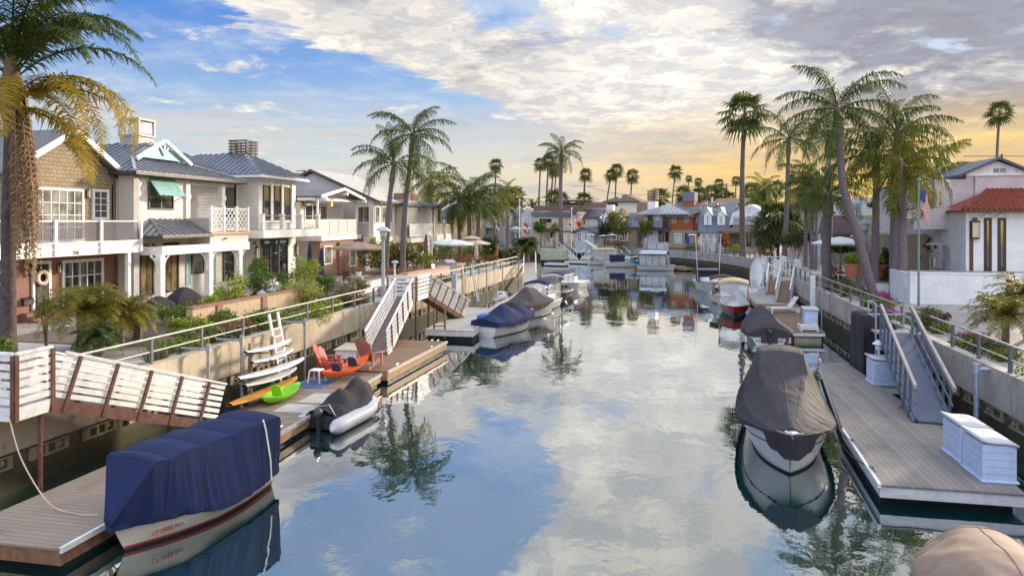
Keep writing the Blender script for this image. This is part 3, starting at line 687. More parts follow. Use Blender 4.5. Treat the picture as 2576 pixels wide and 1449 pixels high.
win(h, f.rect(B(990,390),B(1110,760),1.55), 1.55, 1, 1, BRONZE, GLASSB, .16, name='balcony_door')
yb = -1.5; uC = f.at(B(1215,800), yb)[0]; uD = f.at(C2(700,800), yb)[0]; zd = f.at(C2(300,790), yb)[1]
MB().box(uC-.1,yb,zd-.14,uD,1.5,zd).build('balcony_deck', plain('grey_decking', (.3,.28,.27), .7), h)
MB().box(uC-.12,yb-.05,zd-.55,uD+.05,yb-.001,zd-.02).box(uC-.17,yb,zd-.55,uC-.101,-.001,zd-.02).build('balcony_fascia', WHITE, h)
xs = [f.at(C2(x,700), yb)[0] for x in (50, 272, 478, 668)]; zt_ = zd+1.0
for x in xs: MB().box(x-.13,yb,zd,x+.13,yb+.26,zt_).box(x-.16,yb-.03,zt_+.001,x+.16,yb+.29,zt_+.06).build('balcony_post', WHITE, h)
m = MB().box(xs[0]-.1,yb+.07,zt_-.08,xs[-1],yb+.19,zt_-.03); m.build('timber_handrail', plain('oiled_timber', (.42,.26,.14), .5), h)
m = MB()
for k in range(7): z = zd+.12+k*.12; m.tube([(xs[0],yb+.13,z),(xs[-1],yb+.13,z)], .008, 4); m.tube([(xs[0],yb+.13,z),(xs[0],1.4,z)], .008, 4)
m.build('railing_cables', STEEL, h)
win(h, f.rect(C2(8,905),C2(312,1310)), 0, 3, 1, BRONZE, GLASS, .13, name='glass_door', mw=.14)
lantern(h, 0, f.at(C2(405,1020)), s=1.9); lantern(h, 0, f.at(B(1132,1040)), s=1.9)
u, z = f.at(B(1122,950)); words(h, '200', (u,-.02,z), .32, bpy.data.materials['number_bronze'])
# ---------------------------------------------- cottage with a front gable and white balcony over brick
f = Fr(-26.2, 53.0, 2.4, 90); h = house(f, 'gabled_cottage', 'white board and batten cottage with gabled porch over red brick')
uA = f.at(C2(700,900))[0]; uB = f.at(C2(1130,900))[0]; zd = f.at(C2(900,855))[1]; zt_ = f.at(C2(900,680))[1]
MB().box(uA,.2,-.4,uB,1.2,zd-.4).build('brick_wall', bricky('mottled_brick', (.36,.15,.10), (.20,.085,.06), (.42,.36,.31), .22, .075, .012), h)
MB().box(uA-.002,1.201,-.4,uB,9,zd-.41).build('stucco_wall', STUCCOG, h)
MB().box(uA-.35,1.7,zd-.02,uB+.1,9,zd+2.7).build('batten_wall', BATTEN, h)
MB().box(uA-.1,0,zd-.4,uB+.15,1.69,zd).box(uA-.1,1.691,zd-.4,uB+.15,8.9,zd-.03).build('balcony_deck', WHITE, h)
zr = f.at(C2(985,345), -.5)[1]; e0 = f.at(C2(690,405), -.5)[0]; e1 = f.at(C2(1165,440), -.5)[0]; zE = f.at(C2(1165,445), -.5)[1]-.05
m = MB(); gable_y(m, e0-.05, e1+.05, -.5, 9, zE, zr, .1); rf = m.build('roof', GREYR, h)
um = (e0+e1)/2; m = MB().beam((e0-.1,-.56,zE-.04),(um,-.56,zr),.1,.24).beam((e1+.1,-.56,zE-.04),(um,-.56,zr),.1,.24)
for x, z in ((e0+.25,zE-.12),(um,zr-.3),(e1-.3,zE-.12)): m.box(x-.1,-.85,z-.25,x+.1,1.6,z)
m.prism([(e0+.4,.4,zE-.05),(e1-.4,.4,zE-.05),(um,.4,zr-.25)], (0,.08,0)); m.build('gable_trim', WHITE, h)
MB().box(e0,.05,zE-.32,e0+.14,1.6,zE-.12).box(e0+.15,.05,zE-.32,e1-.2,.15,zE-.12).build('porch_beam', WHITE, h)
for p in (C2(658,600), C2(1088,600)):
    x = f.at(p)[0]; MB().box(x-.07,.02,zd,x+.07,.16,zE-.1).build('porch_post', WHITE, h)
q0, q1 = f.at(C2(690,760))[0], f.at(C2(1090,760))[0]; m = MB().box(q0,.0,zt_-.07,q1,.1,zt_).box(q0,.02,zd+.05,q1,.08,zd+.12)
n = 44
for k in range(n): x = q0+(q1-q0)*(k+.5)/n; m.box(x-.035,.03,zd+.121,x+.035,.07,zt_-.071)
m.build('balcony_railing', WHITE, h)
for p in (787, 893, 992): x = f.at(C2(p,760))[0]; MB().box(x-.05,-.02,zd-.02,x+.05,.12,zt_+.02).build('railing_post', WHITE, h)
m = MB(); q0 = f.at(C2(500,700), 1.0)[0]; q1 = f.at(C2(625,700), 1.0)[0]
for k in range(7): x = q0+(q1-q0)*k/6; m.box(x-.025,.95,zd,x+.025,1.,zt_-.1)
for k in range(5): z = zd+.08+k*(zt_-zd-.25)/4; m.box(q0,.951,z,q1,.999,z+.05)
m.build('lattice_gate', WHITE, h)
win(h, f.rect(C2(500,510),C2(750,690),1.7), 1.7, 3, 1, WHITE, GLASS, .08, name='sliding_door', mw=.1)
lantern(h, 1.7, f.at(C2(490,495),1.7), s=1.2); lantern(h, 1.7, f.at(C2(795,508),1.7), lit=True, s=1.2)
win(h, f.rect(C2(712,975),C2(802,1175),.2), .2, 1, 1, WHITE, GLASSB, .1); win(h, f.rect(C2(1000,1015),C2(1072,1195),.2), .2, 1, 2, WHITE, GLASSB, .08)
q = f.rect(C2(868,935),C2(942,1200),.2); MB().box(q[0],.0,-.3,q[2],.199,q[3]).build('brick_pier', BRICK, h)
# ---------------------------------------------- cream house with a long window band
f = Fr(-25.2, 65.0, 2.4, 90); h = house(f, 'cream_house', 'cream house with a long band of upper windows and pale roof')
uA = f.at(D(292,400))[0]; uB = f.at(D(790,400))[0]; ze = f.at(D(300,195), -.3)[1]; zb = f.at(D(400,705))[1]
MB().box(uA,0,zb,uB,.5,ze).build('siding_wall', SIDEC, h)
m = MB().box(uA+.002,.501,zb+.001,uB,12,ze-.01).box(uA+.25,.9,-.4,uB,12,zb); m.prism([(uA+.003,.0,ze+.001),(uA+.003,12,ze+.001),(uA+.003,6,ze+2.6)], (uB-uA-.01,0,0)); m.build('stucco_wall', plain('lavender_grey_stucco', (.50,.47,.50), .85, .1, 2., bmp=.3, bscale=50), h)
m = MB(); gable_u(m, uA-.35, uB+.5, -.7, 12.7, ze+.02, ze+2.95, .14); m.build('roof', PALER, h)
m = MB().beam((uA-.4,-.7,ze-.1),(uA-.4,6,ze+2.85),.1,.2).beam((uA-.4,12.7,ze-.1),(uA-.4,6,ze+2.85),.1,.2)
m.beam((uA-.4,-.74,ze-.02),(uB+.5,-.74,ze-.02),.1,.12)
for k in range(9): x = uA+(uB-uA)*(k+.2)/9; MB().box(x,-.68,ze-.2,x+.1,-.001,ze-.13).build('rafter_tail', CREAM, h)
m.build('roof_trim', plain('dark_roof_edge', (.10,.08,.06), .7), h)
MB().box(uA-.25,-.35,zb-.95,uB,.899,zb-.01).build('ledge', CREAM, h)
for a, b in ((303,372),(400,468),(484,556),(580,642),(660,706)): win(h, f.rect(D(a,270),D(b,515)), 0, 1, 1, WHITE, GLASSB, .09)
q = f.siderect(D(65,265),D(240,515), uA); win(h, q, uA, 2, 1, WHITE, GLASS, .09, side='L')
win(h, f.rect(D(310,800),D(420,880),.9), .9, 1, 1, WHITE, GLASSB, .12); win(h, f.rect(D(520,785),D(680,900),.9), .9, 2, 1, WHITE, GLASS, .15)
# brick chimney stack behind the cottage
f2 = Fr(-31.5, 62.0, 2.4, 90); u0, z0, u1, z1 = f2.rect(C2(640,175),C2(845,330)); hb = house(f2, 'rear_house', 'low white house with blue grey roof and red brick chimney')
MB().box(u0-6,.8,-.4,u1+3,9,z0-1.0).build('wall', WHITEW, hb); m = MB(); gable_u(m, u0-6.4, u1+3.2, -.4, 9.6, z0-1.05, z0+.9, .14); rf = m.build('roof', GREYR, hb)
m = MB().box(u0+.2,1.2,z0-1.4,u1,2.6,z1).box(u0+.14,1.14,z1+.001,u1+.06,2.66,z1+.1); ck = m.build('chimney', BRICK, rf)
m = MB()
for i in (u0+.5,u1-.3):
    for j in (1.4,2.3): m.box(i,j,z1+.1,i+.05,j+.05,z1+.4)
m.box(u0+.45,1.35,z1+.4,u1-.2,2.4,z1+.44); m.build('chimney_cap', GALV, ck)
# ---------------------------------------------- grey house with the white brick chimney
f = Fr(-23.9, 74.0, 2.4, 90); h = house(f, 'grey_house', 'grey house with white brick chimney, white balcony panels and dark roof')
cu0 = f.at(D(782,400))[0]; cu1 = f.at(D(950,400))[0]; ct = f.at(D(860,175))[1]; cb_ = f.at(D(860,90))[1]; uB = f.at(D(1265,400))[0]; ze = f.at(D(1200,258), -.4)[1]; zd = f.at(D(900,712))[1]; zt_ = f.at(D(900,522))[1]
wb = bricky('white_painted_brick', (.55,.52,.46), (.50,.47,.42), (.36,.33,.3), .3, .1, .012)
MB().box(cu0,.2,-.3,cu1,1.4,ct).build('chimney', wb, h); MB().box(cu0-.05,.15,ct+.001,cu1+.05,1.45,cb_).build('chimney_top', BRICK, h)
MB().box(cu0+.01,1.401,-.3,uB,11,ze).box(uB-2.6,.4,zd+.001,uB-.001,1.4,ze).build('wall', STUCCO, h)
m = MB(); solid_hip(m, cu0-.3, uB+.4, -.1, 11.4, ze, ze+1.3, t=.2); m.build('roof', NAVYR, h)
win(h, f.rect(D(980,360),D(1052,530),1.4), 1.4, 2, 4, WHITE, GLASSB, .1); win(h, f.rect(D(1195,300),D(1255,520),.4), .4, 1, 1, CREAM, GLASSB, .1, name='balcony_door')
m = MB().tube([(f.at(D(1145,300),.3)[0],.3,ze-.1),(f.at(D(1145,300),.3)[0],.3,zd)],.06,8); m.build('downspout', plain('brown_downspout', (.12,.06,.04), .5), h)
q1 = f.at(D(1105,600))[0]; MB().box(cu0-.1,-.4,zd-.5,q1+2.2,1.39,zd-.05).build('balcony_deck', CREAM, h)
for k in range(3): a = cu0+(q1-cu0)*k/3; b = cu0+(q1-cu0)*(k+1)/3; MB().box(a+.06,-.2,zd+.05,b-.06,-.14,zt_-.08).build('railing_panel', WHITE, h); MB().box(b-.06,-.24,zd-.04,b+.06,-.1,zt_+.04).build('railing_post', WHITE, h)
MB().box(cu0,-.22,zt_-.08,q1,-.12,zt_).build('balcony_rail', WHITE, h)
b0, b1 = f.at(D(1192,600),-.9)[0], f.at(D(1385,600),-.9)[0]; bz = f.at(D(1290,670),-.9)[1]; bt = f.at(D(1290,535),-.9)[1]
MB().box(b0-.1,-1.0,bz-.75,b1+.15,.39,bz-.1).build('balcony_base', CREAM, h); m = MB().box(b0,-.95,bt-.09,b1+.1,-.83,bt).box(b0,-.95,bz-.095,b1+.1,-.83,bz)
for k in range(12): x = b0+.05+(b1-b0)*k/11; m.box(x-.05,-.92,bz,x+.05,-.86,bt-.09)
m.box(b0,-.829,bt-.09,b0+.1,.35,bt-.002); m.build('balustrade', CREAM, h)
for x in (cu0+.9, q1-.3, q1+1.6): MB().box(x-.12,-.3,-.2,x+.12,-.06,zd-.5).build('porch_post', CREAM, h)
win(h, f.rect(D(870,830),D(995,940),1.4), 1.4, 4, 2, WHITE, GLASS, .12)
# ------------------------------------------------------------------ plants
def cross(a, b): return np.cross(a, b)
class Leaves:
    def __init__(s): s.V = []; s.F = []; s.n = 0
    def put(s, V, F): s.V.append(np.asarray(V, float)); s.F.append(np.asarray(F, int)+s.n); s.n += len(V)
    def build(s, name, mat, parent=None, **kw): return quads(name, np.concatenate(s.V), np.concatenate(s.F), mat, parent, **kw)
def frond(acc, base, az, el, L, droop, n=34, ll=.55, w=.03, hang=.7, stem=.03, start=.14, rng=RNG, curl=0., stems=True):
    t = np.linspace(0, 1, n+1); e = el-droop*t**1.35; aa = az+curl*t**1.5
    T = np.stack([np.cos(e)*np.cos(aa), np.cos(e)*np.sin(aa), np.sin(e)], 1)
    P = np.asarray(base)+np.concatenate([[[0,0,0]], np.cumsum(T[:-1]*L/n, 0)])
    S = np.stack([-np.sin(aa), np.cos(aa), np.zeros(n+1)], 1); U = cross(S, T)*-1; U = np.where(U[:, 2:3] < -1, -U, U)
    i = np.arange(n+1)[t >= start]; k = len(i)
    if stems:
        r = stem*(1-.75*t)[:, None]; ring = [P+S*r, P+np.array([0,0,1])*r, P-S*r, P-np.array([0,0,1])*r]
        V = np.stack(ring, 1).reshape(-1, 3); F = []
        for a in range(n):
            for b in range(4): F.append((a*4+b, a*4+(b+1) % 4, (a+1)*4+(b+1) % 4, (a+1)*4+b))
        acc.put(V, F)
    for sg in (-1, 1):
        tt = t[i]; f = np.clip(np.sin(np.pi*np.clip((tt-start)/(1-start)*.86+.12, 0, 1)), .12, 1)**.6*(1-.25*tt)
        j = rng.normal(0, .12, (k, 3)); up = rng.uniform(-.25, .55, k)[:, None]
        d = S[i]*sg*.85+T[i]*.55+np.array([0,0,1])*up*(1-hang)+j; d /= np.linalg.norm(d, axis=1)[:, None]
        l = (ll*f*rng.uniform(.8, 1.15, k))[:, None]
        d2 = d*(1-hang*.8)+np.array([0,0,-1.])*hang+j*.5; d2 /= np.linalg.norm(d2, axis=1)[:, None]
        p0 = P[i]; p1 = p0+d*l*.42; p2 = p1+d2*l*.6
        wv = T[i]*w; V = np.stack([p0-wv*.6, p0+wv*.6, p1-wv, p1+wv, p2-wv*.25, p2+wv*.25], 1).reshape(-1, 3)
        b = (np.arange(k)*6)[:, None]; acc.put(V, np.concatenate([b+np.array([0,1,3,2]), b+np.array([2,3,5,4])]))
def queen_crown(acc, seed, n=17, L=3.2, ll=.62, w=.035, leaf=34, lo=-.5, hi=1.5):
    rng = np.random.default_rng(seed)
    for k in range(n):
        q = (k+.5)/n; el = hi+(lo-hi)*q**.9+rng.normal(0, .1); az = k*2.39996+rng.normal(0, .2)
        frond(acc, (0,0,.05), az, el, L*rng.uniform(.85, 1.1)*(1-.15*q), rng.uniform(1.45, 2.15)*(.82+.25*min(1, q*2.5))*(1-.3*q), leaf, ll, w, .74, .035, .12, rng)
def fan_crown(acc, seed, n=34, R=1.0, stalk=.85, w=1.):
    rng = np.random.default_rng(seed)
    for k in range(n):
        q = (k+.5)/n; el = 1.35-2.35*q+rng.normal(0, .12); az = k*2.39996+rng.normal(0, .2)
        d = np.array([math.cos(el)*math.cos(az), math.cos(el)*math.sin(az), math.sin(el)]); s = np.array([-math.sin(az), math.cos(az), 0]); u = np.cross(s, d)*-1
        c = d*stalk*rng.uniform(.8, 1.15); a0 = s*.02
        acc.put([-a0, a0, c+a0, c-a0], [(0,1,2,3)])
        m = 13; r = R*rng.uniform(.75, 1.1)
        for j in range(m):
            an = (j-(m-1)/2)/(m-1)*3.9
            dd = d*math.cos(an)+s*math.sin(an); dd = dd+np.array([0,0,-.25-.25*q]); tip = c+dd*r*(1-.12*abs(an))+np.array([0,0,-.18*r])
            mid = c+dd*r*.62; ww = np.cross(dd, d+u*.3); ww = s*math.cos(an)-d*math.sin(an); ww *= .055*R*w
            acc.put([c-ww*.3, c+ww*.3, mid+ww, mid-ww, tip-ww*.2, tip+ww*.2], [(0,1,2,3),(3,2,5,4)])
QLEAF = leafy('queen_palm_leaf', (.030,.066,.018), (.060,.105,.022), (.17,.16,.035), .6, .2)
QGOLD = leafy('yellow_palm_leaf', (.28,.19,.014), (.42,.27,.018), (.13,.15,.02), .6, .35)
QGOLI = leafy('golden_date_palm_leaf', (.20,.18,.03), (.31,.26,.045), (.14,.15,.03), .5, .35)
QOLIVE = leafy('olive_palm_leaf', (.10,.125,.018), (.19,.19,.026), (.28,.21,.035), .6, .3)
FLEAF = leafy('fan_palm_leaf', (.055,.085,.025), (.095,.115,.03), (.17,.13,.05), .6, .25)
DEADL = leafy('dead_palm_frond', (.24,.165,.105), (.33,.24,.16), (.15,.09,.06), .9, .15)
BARK2 = plain('fan_palm_bark', (.16,.12,.095), .9, .4, 6., bmp=.4, bscale=14)
def ring_bark():
    m, t = pmat('ringed_palm_bark'); co = t.node('ShaderNodeTexCoord').outputs['Object']; x, y, z = t.sep(co)
    n = t.noise(co, 5., 6, .7); k = t.m('FRACT', t.m('ADD', t.m('MULTIPLY', z, 5.5), t.m('MULTIPLY', n, .5)))
    c = t.mix(t.ss(k, .0, .25), (.075,.055,.06), t.mix(n, (.10,.08,.09), (.24,.205,.22)))
    t.put(t.b.inputs['Base Color'], c); t.b.inputs['Roughness'].default_value = .9; bump(t, t.m('ADD', t.ss(k, 0., .3), n), .5, .03); return m
RBARK = ring_bark()
def crown_mesh(kind, seed, mat, **kw):
    a = Leaves(); (queen_crown if kind == 'q' else fan_crown)(a, seed, **kw)
    o = a.build('crown', mat); me = o.data; bpy.data.objects.remove(o); return me
QC = [crown_mesh('q', 20+k, QLEAF, n=20, L=4.1, leaf=46, ll=.95, w=.027) for k in range(3)]
QY = [crown_mesh('q', 30+k, QOLIVE, n=25, L=3.6, leaf=44, ll=.95, w=.030, lo=-1.0) for k in range(2)]
FC = [crown_mesh('f', 40+k, FLEAF) for k in range(3)]
def put_mesh(name, me, parent, loc, rz=0., sc=1.):
    o = bpy.data.objects.new(name, me); COL.objects.link(o); o.parent = parent; o.location = loc; o.rotation_euler[2] = rz; o.scale = sc if isinstance(sc, tuple) else (sc,)*3; return o
PG = {'queen': 'feather palms along the gardens', 'fan': 'tall fan palms on the skyline'}
def palm(label, pts, dep, r0, r1, crown, sc=1., gz=1.98, kind='queen', bark=None, rz=None, shaft=True, cat='palm tree', name='palm_tree', seed=0):
    W = [PD(x, y, d_) for (x, y), d_ in zip(pts, dep if isinstance(dep, list) else [dep]*len(pts))]
    base = Vector((W[0].x, W[0].y, gz)); top = W[-1]
    r = thing(name, label, cat, base, 0, PG[kind]); P = [base-base]
    ctl = [base]+[p for p in W[1:]]
    n = 24; out = []                                  # smooth curve through the control points
    for i in range(n+1):
        s = i/n*(len(ctl)-1); k = min(int(s), len(ctl)-2); u = s-k
        p0, p1, p2, p3 = ctl[max(k-1, 0)], ctl[k], ctl[k+1], ctl[min(k+2, len(ctl)-1)]
        out.append(.5*((2*p1)+(p2-p0)*u+(2*p0-5*p1+4*p2-p3)*u*u+(3*p1-p0-3*p2+p3)*u**3)-base)
    rs = [(r0*1.25 if i == 0 else r0+(r1-r0)*(i/n))*(1+.05*math.sin(i*2.3+seed)) for i in range(n+1)]
    MB().tube(out, rs, 10).build('trunk', bark or (RBARK if kind == 'queen' else BARK2), r, smooth=True)
    tp = top-base
    if shaft and kind == 'queen':
        d = (out[-1]-out[-2]).normalized()
        MB().tube([tp-d*.7, tp-d*.35, tp, tp+d*.8*sc, tp+d*1.5*sc], [r1*1.2, r1*1.5, r1*1.35, r1*.9, r1*.2], 9).build('crown_shaft', plain('crown_shaft', (.20,.17,.10), .8, .4, 7., bmp=.3), r, smooth=True)
    put_mesh('crown', crown, r, tp+Vector((0,0,(.75 if kind == 'queen' else .1)*min(1.3,sc))), random.random()*6.28 if rz is None else rz, sc)
    return r
# feather palms, left bank
palm('tallest feather palm on the left bank, beside the street lamp', [(1012,690),(1018,540),(1037,368)], 57, .25, .17, QC[0], 1.12, rz=.6)
palm('shorter feather palm leaning beside the tallest one on the left bank', [(970,690),(976,550),(988,440)], 54, .23, .16, QC[1], 1.05, rz=2.2)
palm('bushy feather palm rising behind the cream house roof', [(1082,600),(1085,480)], 86, .25, .2, QY[0], 1.25)
palm('bushy feather palm beside the white parasols', [(1182,620),(1181,520)], 78, .28, .25, QC[2], 1.5)
palm('feather palm with a pale trunk right of the white parasols', [(1203,640),(1203,540)], 76, .25, .22, QC[1], 1.1, rz=1.)
palm('feather palm with purple flowers climbing its trunk', [(1157,620),(1155,530)], 80, .26, .22, QY[1], 1.2)
palm('slender feather palm behind the left flagpoles', [(1277,610),(1278,490)], 100, .28, .2, QY[0], .75)
palm('feather palm with leaning trunk near the left flagpoles', [(1240,610),(1246,530)], 92, .2, .16, QY[1], 1.1)
palm('tall lone feather palm in front of the balcony deck house', [(1411,610),(1410,500),(1412,400)], 122, .40, .3, QC[0], 1.35, rz=4.)
# feather palms, right bank
RQ = [('leaning curved feather palm, tallest on the right bank', [(2200,748),(2165,620),(2122,470),(2108,315)], 40.5, .28, .19, QC[0], 1.12, 3.1),
 ('upright feather palm behind the leaning one', [(2200,715),(2203,560),(2205,430)], 46, .26, .19, QC[1], 1.25, .4),
 ('tall feather palm right of the leaning one', [(2247,748),(2250,560),(2256,372)], 43, .28, .19, QC[2], 1.1, 1.7),
 ('yellow green feather palm with dead skirt beside the flag', [(2270,748),(2270,600),(2266,460)], 41, .28, .22, QY[0], 1.12, 2.6),
 ('yellow green feather palm by the pink house', [(2346,640),(2346,560),(2347,480)], 50, .24, .2, QY[1], 1.18, .2),
 ('thick trunked feather palm behind the white stairs', [(2080,700),(2079,600),(2084,520)], 50, .34, .26, QC[1], 1.0, 5.),
 ('tall pale trunked feather palm beyond the stairs', [(2088,690),(2086,520),(2084,370)], 62, .3, .22, QC[2], .95, 2.),
 ('short feather palm left of the pair of thin trunks', [(2026,660),(2027,560),(2029,490)], 70, .2, .15, QY[0], 1.05, 1.),
 ('thin feather palm with reddish trunk', [(2042,660),(2043,540),(2042,480)], 66, .2, .16, QC[0], 1.0, 2.),
 ('thinnest feather palm beside the reddish trunk', [(2052,660),(2054,540),(2056,480)], 65, .12, .1, QY[1], .8, 3.),
 ('pale feather palm beyond the white landing stairs', [(1972,660),(1978,540),(1984,375)], 76, .3, .2, QC[2], 1.3, .9),
 ('dark trunked feather palm near the red leaved plant', [(1915,625),(1917,560),(1921,490)], 84, .26, .2, QY[1], .85, 4.)]
for l, p, d, a, b, c, s, z in RQ: palm(l, p, d, a, b, c, s, rz=z)
# fan palms
palm('stout fan palm rising behind the far railing, tallest on the right', [(1868,645),(1867,450),(1873,285)], 88, .40, .2, FC[0], 2.15, kind='fan')
palm('lone fan palm far right above the pink house', [(2507,470),(2508,400),(2515,285)], 120, .3, .16, FC[1], 1.6, kind='fan')
for i, (x, y, xb, d, s, l) in enumerate([(1248,415,1246,170,1.3,'lone fan palm above the left bank trees'),(1360,414,1356,165,1.25,'leftmost tall fan palm of the cluster of four'),(1380,406,1374,150,1.2,'tallest fan palm of the cluster of four'),(1392,424,1386,155,1.1,'fan palm with a brown bulge in the cluster of four'),(1400,428,1392,190,1.5,'rearmost fan palm of the cluster of four'),
  (1473,440,1468,175,1.3,'fan palm beside the first utility pole'),(1538,440,1522,180,1.3,'leaning fan palm above the tiled roof'),(1551,430,1549,185,1.5,'upright fan palm above the tiled roof'),(1591,443,1586,185,1.4,'fan palm right of the tiled roof'),(1700,432,1688,190,1.5,'fan palm leaning over the white house chimney'),
  (1733,450,1731,230,.9,'small fan palm crown behind a utility pole'),(1757,458,1752,230,1.1,'thin fan palm behind the brick house'),(1809,462,1808,220,1.3,'fan palm beside the tall utility pole'),(1852,455,1853,230,1.2,'fan palm right of the tall utility pole'),(1990,440,1990,200,1.1,'fan palm glimpsed between feather palms')]):
    palm(l, [(xb, 560), ((x+xb)/2-2, 500), (x, y)], d, .26, .17, FC[i % 3], s, kind='fan', seed=i)
for i, (x, y, d, s, l) in enumerate([(1270,490,150,1.7,'low fan palm behind the left flagpoles'),(1297,492,150,1.8,'low round fan palm left of the pale house'),(1395,496,140,1.6,'low fan palm left of the roof deck'),(1412,500,145,1.5,'low fan palm behind the lone palm trunk'),(1660,497,150,2.0,'low fan palm behind the white house'),(1720,486,160,1.7,'low fan palm left of the second utility pole'),
  (1759,487,165,1.7,'low fan palm behind the brick house ridge'),(1790,482,175,1.7,'low fan palm by the transformer pole'),(1815,488,175,1.8,'low fan palm at the tall pole base'),(1835,495,175,1.5,'low fan palm right of the tall pole'),(1890,480,170,2.,'low fan palm right of the stout fan palm'),(1952,470,180,1.8,'low fan palm behind the feather palm trunks'),(1470,500,150,1.6,'low fan palm behind the roof deck rail')]):
    palm(l, [(x, 570), (x, y+4)], d, .35, .3, FC[i % 3], s*.95, kind='fan', seed=i)
# banana-like palm behind the deck house
a = Leaves(); rng = np.random.default_rng(3)
for k in range(11): frond(a, (0,0,0), k*2.4, 1.2-.1*k, 3.6, 1.5, 26, .8, .07, .25, .06, .1, rng)
p = PD(1340,520,138); r = thing('palm_tree', 'broad ragged leaved palm left of the roof deck', 'palm tree', (p.x,p.y,1.98)); MB().tube([(0,0,0),(0,0,p.z-2)],.3,8).build('trunk', BARK2, r); put_mesh('crown', a.build('crown', FLEAF).data, r, (0,0,p.z-2)); bpy.data.objects.remove([o for o in COL.objects if o.name.startswith('crown') and o.parent is None][0])
# near palm at the left edge
W0 = PD(20,840,21.6); base = Vector((W0.x, W0.y, 1.98)); tp = PD(30,215,21.6)-base
nr = thing('palm_tree', 'near feather palm at the left edge with a hanging skirt of dead fronds', 'palm tree', base, 0, PG['queen'])
MB().tube([(0,0,0),(0,.0,1.2),(.02,0,3.),(.0,0,4.6),tuple(tp-Vector((0,0,.9)))], [.29,.23,.2,.19,.19], 14).build('trunk', plain('dark_palm_bark', (.075,.055,.06), .95, .5, 5., bmp=.6, bscale=14), nr, smooth=True)
MB().tube([tuple(tp-Vector((0,0,1.1))),tuple(tp-Vector((0,0,.6))),tuple(tp),tuple(tp+Vector((0,0,.8))),tuple(tp+Vector((0,0,1.9)))], [.26,.36,.30,.17,.05], 12).build('crown_shaft', plain('brown_crown_shaft', (.16,.10,.06), .9, .4, 8., bmp=.5), nr, smooth=True)
a = Leaves(); rng = np.random.default_rng(11)
for az, el, L, dr in ((.15,1.0,4.9,1.9),(.5,1.15,4.6,2.0),(-.2,.95,4.8,1.9),(.9,1.2,4.2,1.9),(1.7,1.1,4.2,1.8),(2.6,1.1,4.,1.9),(3.6,1.0,4.,1.9),(-1.2,1.15,4.2,1.9),(-2.2,1.1,4.,1.9),(.3,1.45,4.6,1.7),(-.7,1.35,4.4,1.8),(1.2,1.5,3.8,1.4),(-.4,1.25,4.8,1.8),(.05,1.3,4.7,1.9),(2.1,1.3,4.,1.8)):
    frond(a, tuple(tp+Vector((0,0,.5))), az, el, L, dr, 80, .85, .026, .60, .045, .10, rng)
for az, el, L, dr in ((.1,1.0,5.3,2.15),(-.3,.9,5.2,2.1),(.5,.85,4.9,2.),(2.7,.9,4.4,2.),(3.4,.9,4.4,2.)):
    frond(a, tuple(tp+Vector((0,0,.1))), az, el, L, dr, 84, .80, .022, .50, .045, .09, rng)
a.build('crown', QLEAF, nr)
a = Leaves()
for az, el, L, dr in ((.05,.75,5.2,2.2),(.28,.70,5.2,2.2),(-.25,.60,5.0,2.1),(-.05,.45,4.8,2.0),(.45,.5,4.8,2.05),(-.18,.2,4.4,1.75),(.02,.0,4.0,1.5),(.22,-.1,3.8,1.4),(2.9,.8,4.2,2.3),(3.6,.5,3.8,2.),(-.8,.4,4.2,1.9)):
    frond(a, tuple(tp+Vector((0,0,-.25-.5*rng.random()))), az, el, L, dr*1.12, 88, .80, .025, .45, .04, .08, rng)
a.build('yellowed_fronds', QGOLD, nr)
a = Leaves()
for k in range(60):
    az = rng.uniform(-.6, .5); rr = rng.uniform(.2, .42)
    frond(a, (tp.x+rr*math.cos(az), tp.y+rr*math.sin(az), tp.z-rng.uniform(.2, 1.4)), az, -1.36-rng.uniform(0, .14), rng.uniform(2.8, 4.9), .16, 24, .42, .03, .93, .03, .10, rng)
a.build('dead_frond_skirt', DEADL, nr)
# ------------------------------------------------------------------ shrubs
def cloud(rng, lumps, n, size, flat=.3, surf=.55):
    vol = np.array([l[3]*l[4]*l[5] for l in lumps])**.67; pick = rng.choice(len(lumps), n, p=vol/vol.sum()); Lm = np.array(lumps, float)[pick]
    d = rng.normal(size=(n, 3)); d /= np.linalg.norm(d, axis=1)[:, None]
    r = rng.uniform(surf, 1.05, n)[:, None]; r *= 1+.22*np.sin(d[:, :1]*7+pick[:, None])*np.cos(d[:, 2:]*6+1)
    P = Lm[:, :3]+d*r*Lm[:, 3:]
    nn = d+rng.normal(0, .7, (n, 3))+np.array([0,0,flat]); nn /= np.linalg.norm(nn, axis=1)[:, None]
    a = np.cross(nn, rng.normal(size=(n, 3))); a /= np.linalg.norm(a, axis=1)[:, None]; b = np.cross(nn, a)
    s = (size*rng.uniform(.6, 1.3, n))[:, None]; a = a*s; b = b*s*.5
    V = np.stack([P-a, P-b*.9+a*.1, P+a, P+b*.9+a*.1], 1).reshape(-1, 3)
    return V, (np.arange(n)*4)[:, None]+np.arange(4)
G1 = leafy('lime_green_leaf', (.17,.27,.02), (.30,.37,.03), (.40,.36,.04)); G2 = leafy('mid_green_leaf', (.06,.14,.025), (.11,.20,.03), (.20,.23,.04))
G3 = leafy('dark_green_leaf', (.022,.042,.016), (.045,.07,.025), (.12,.10,.03)); GO = leafy('orange_leaf', (.45,.17,.06), (.55,.24,.10)); GP = leafy('burgundy_leaf', (.07,.018,.025), (.12,.03,.035))
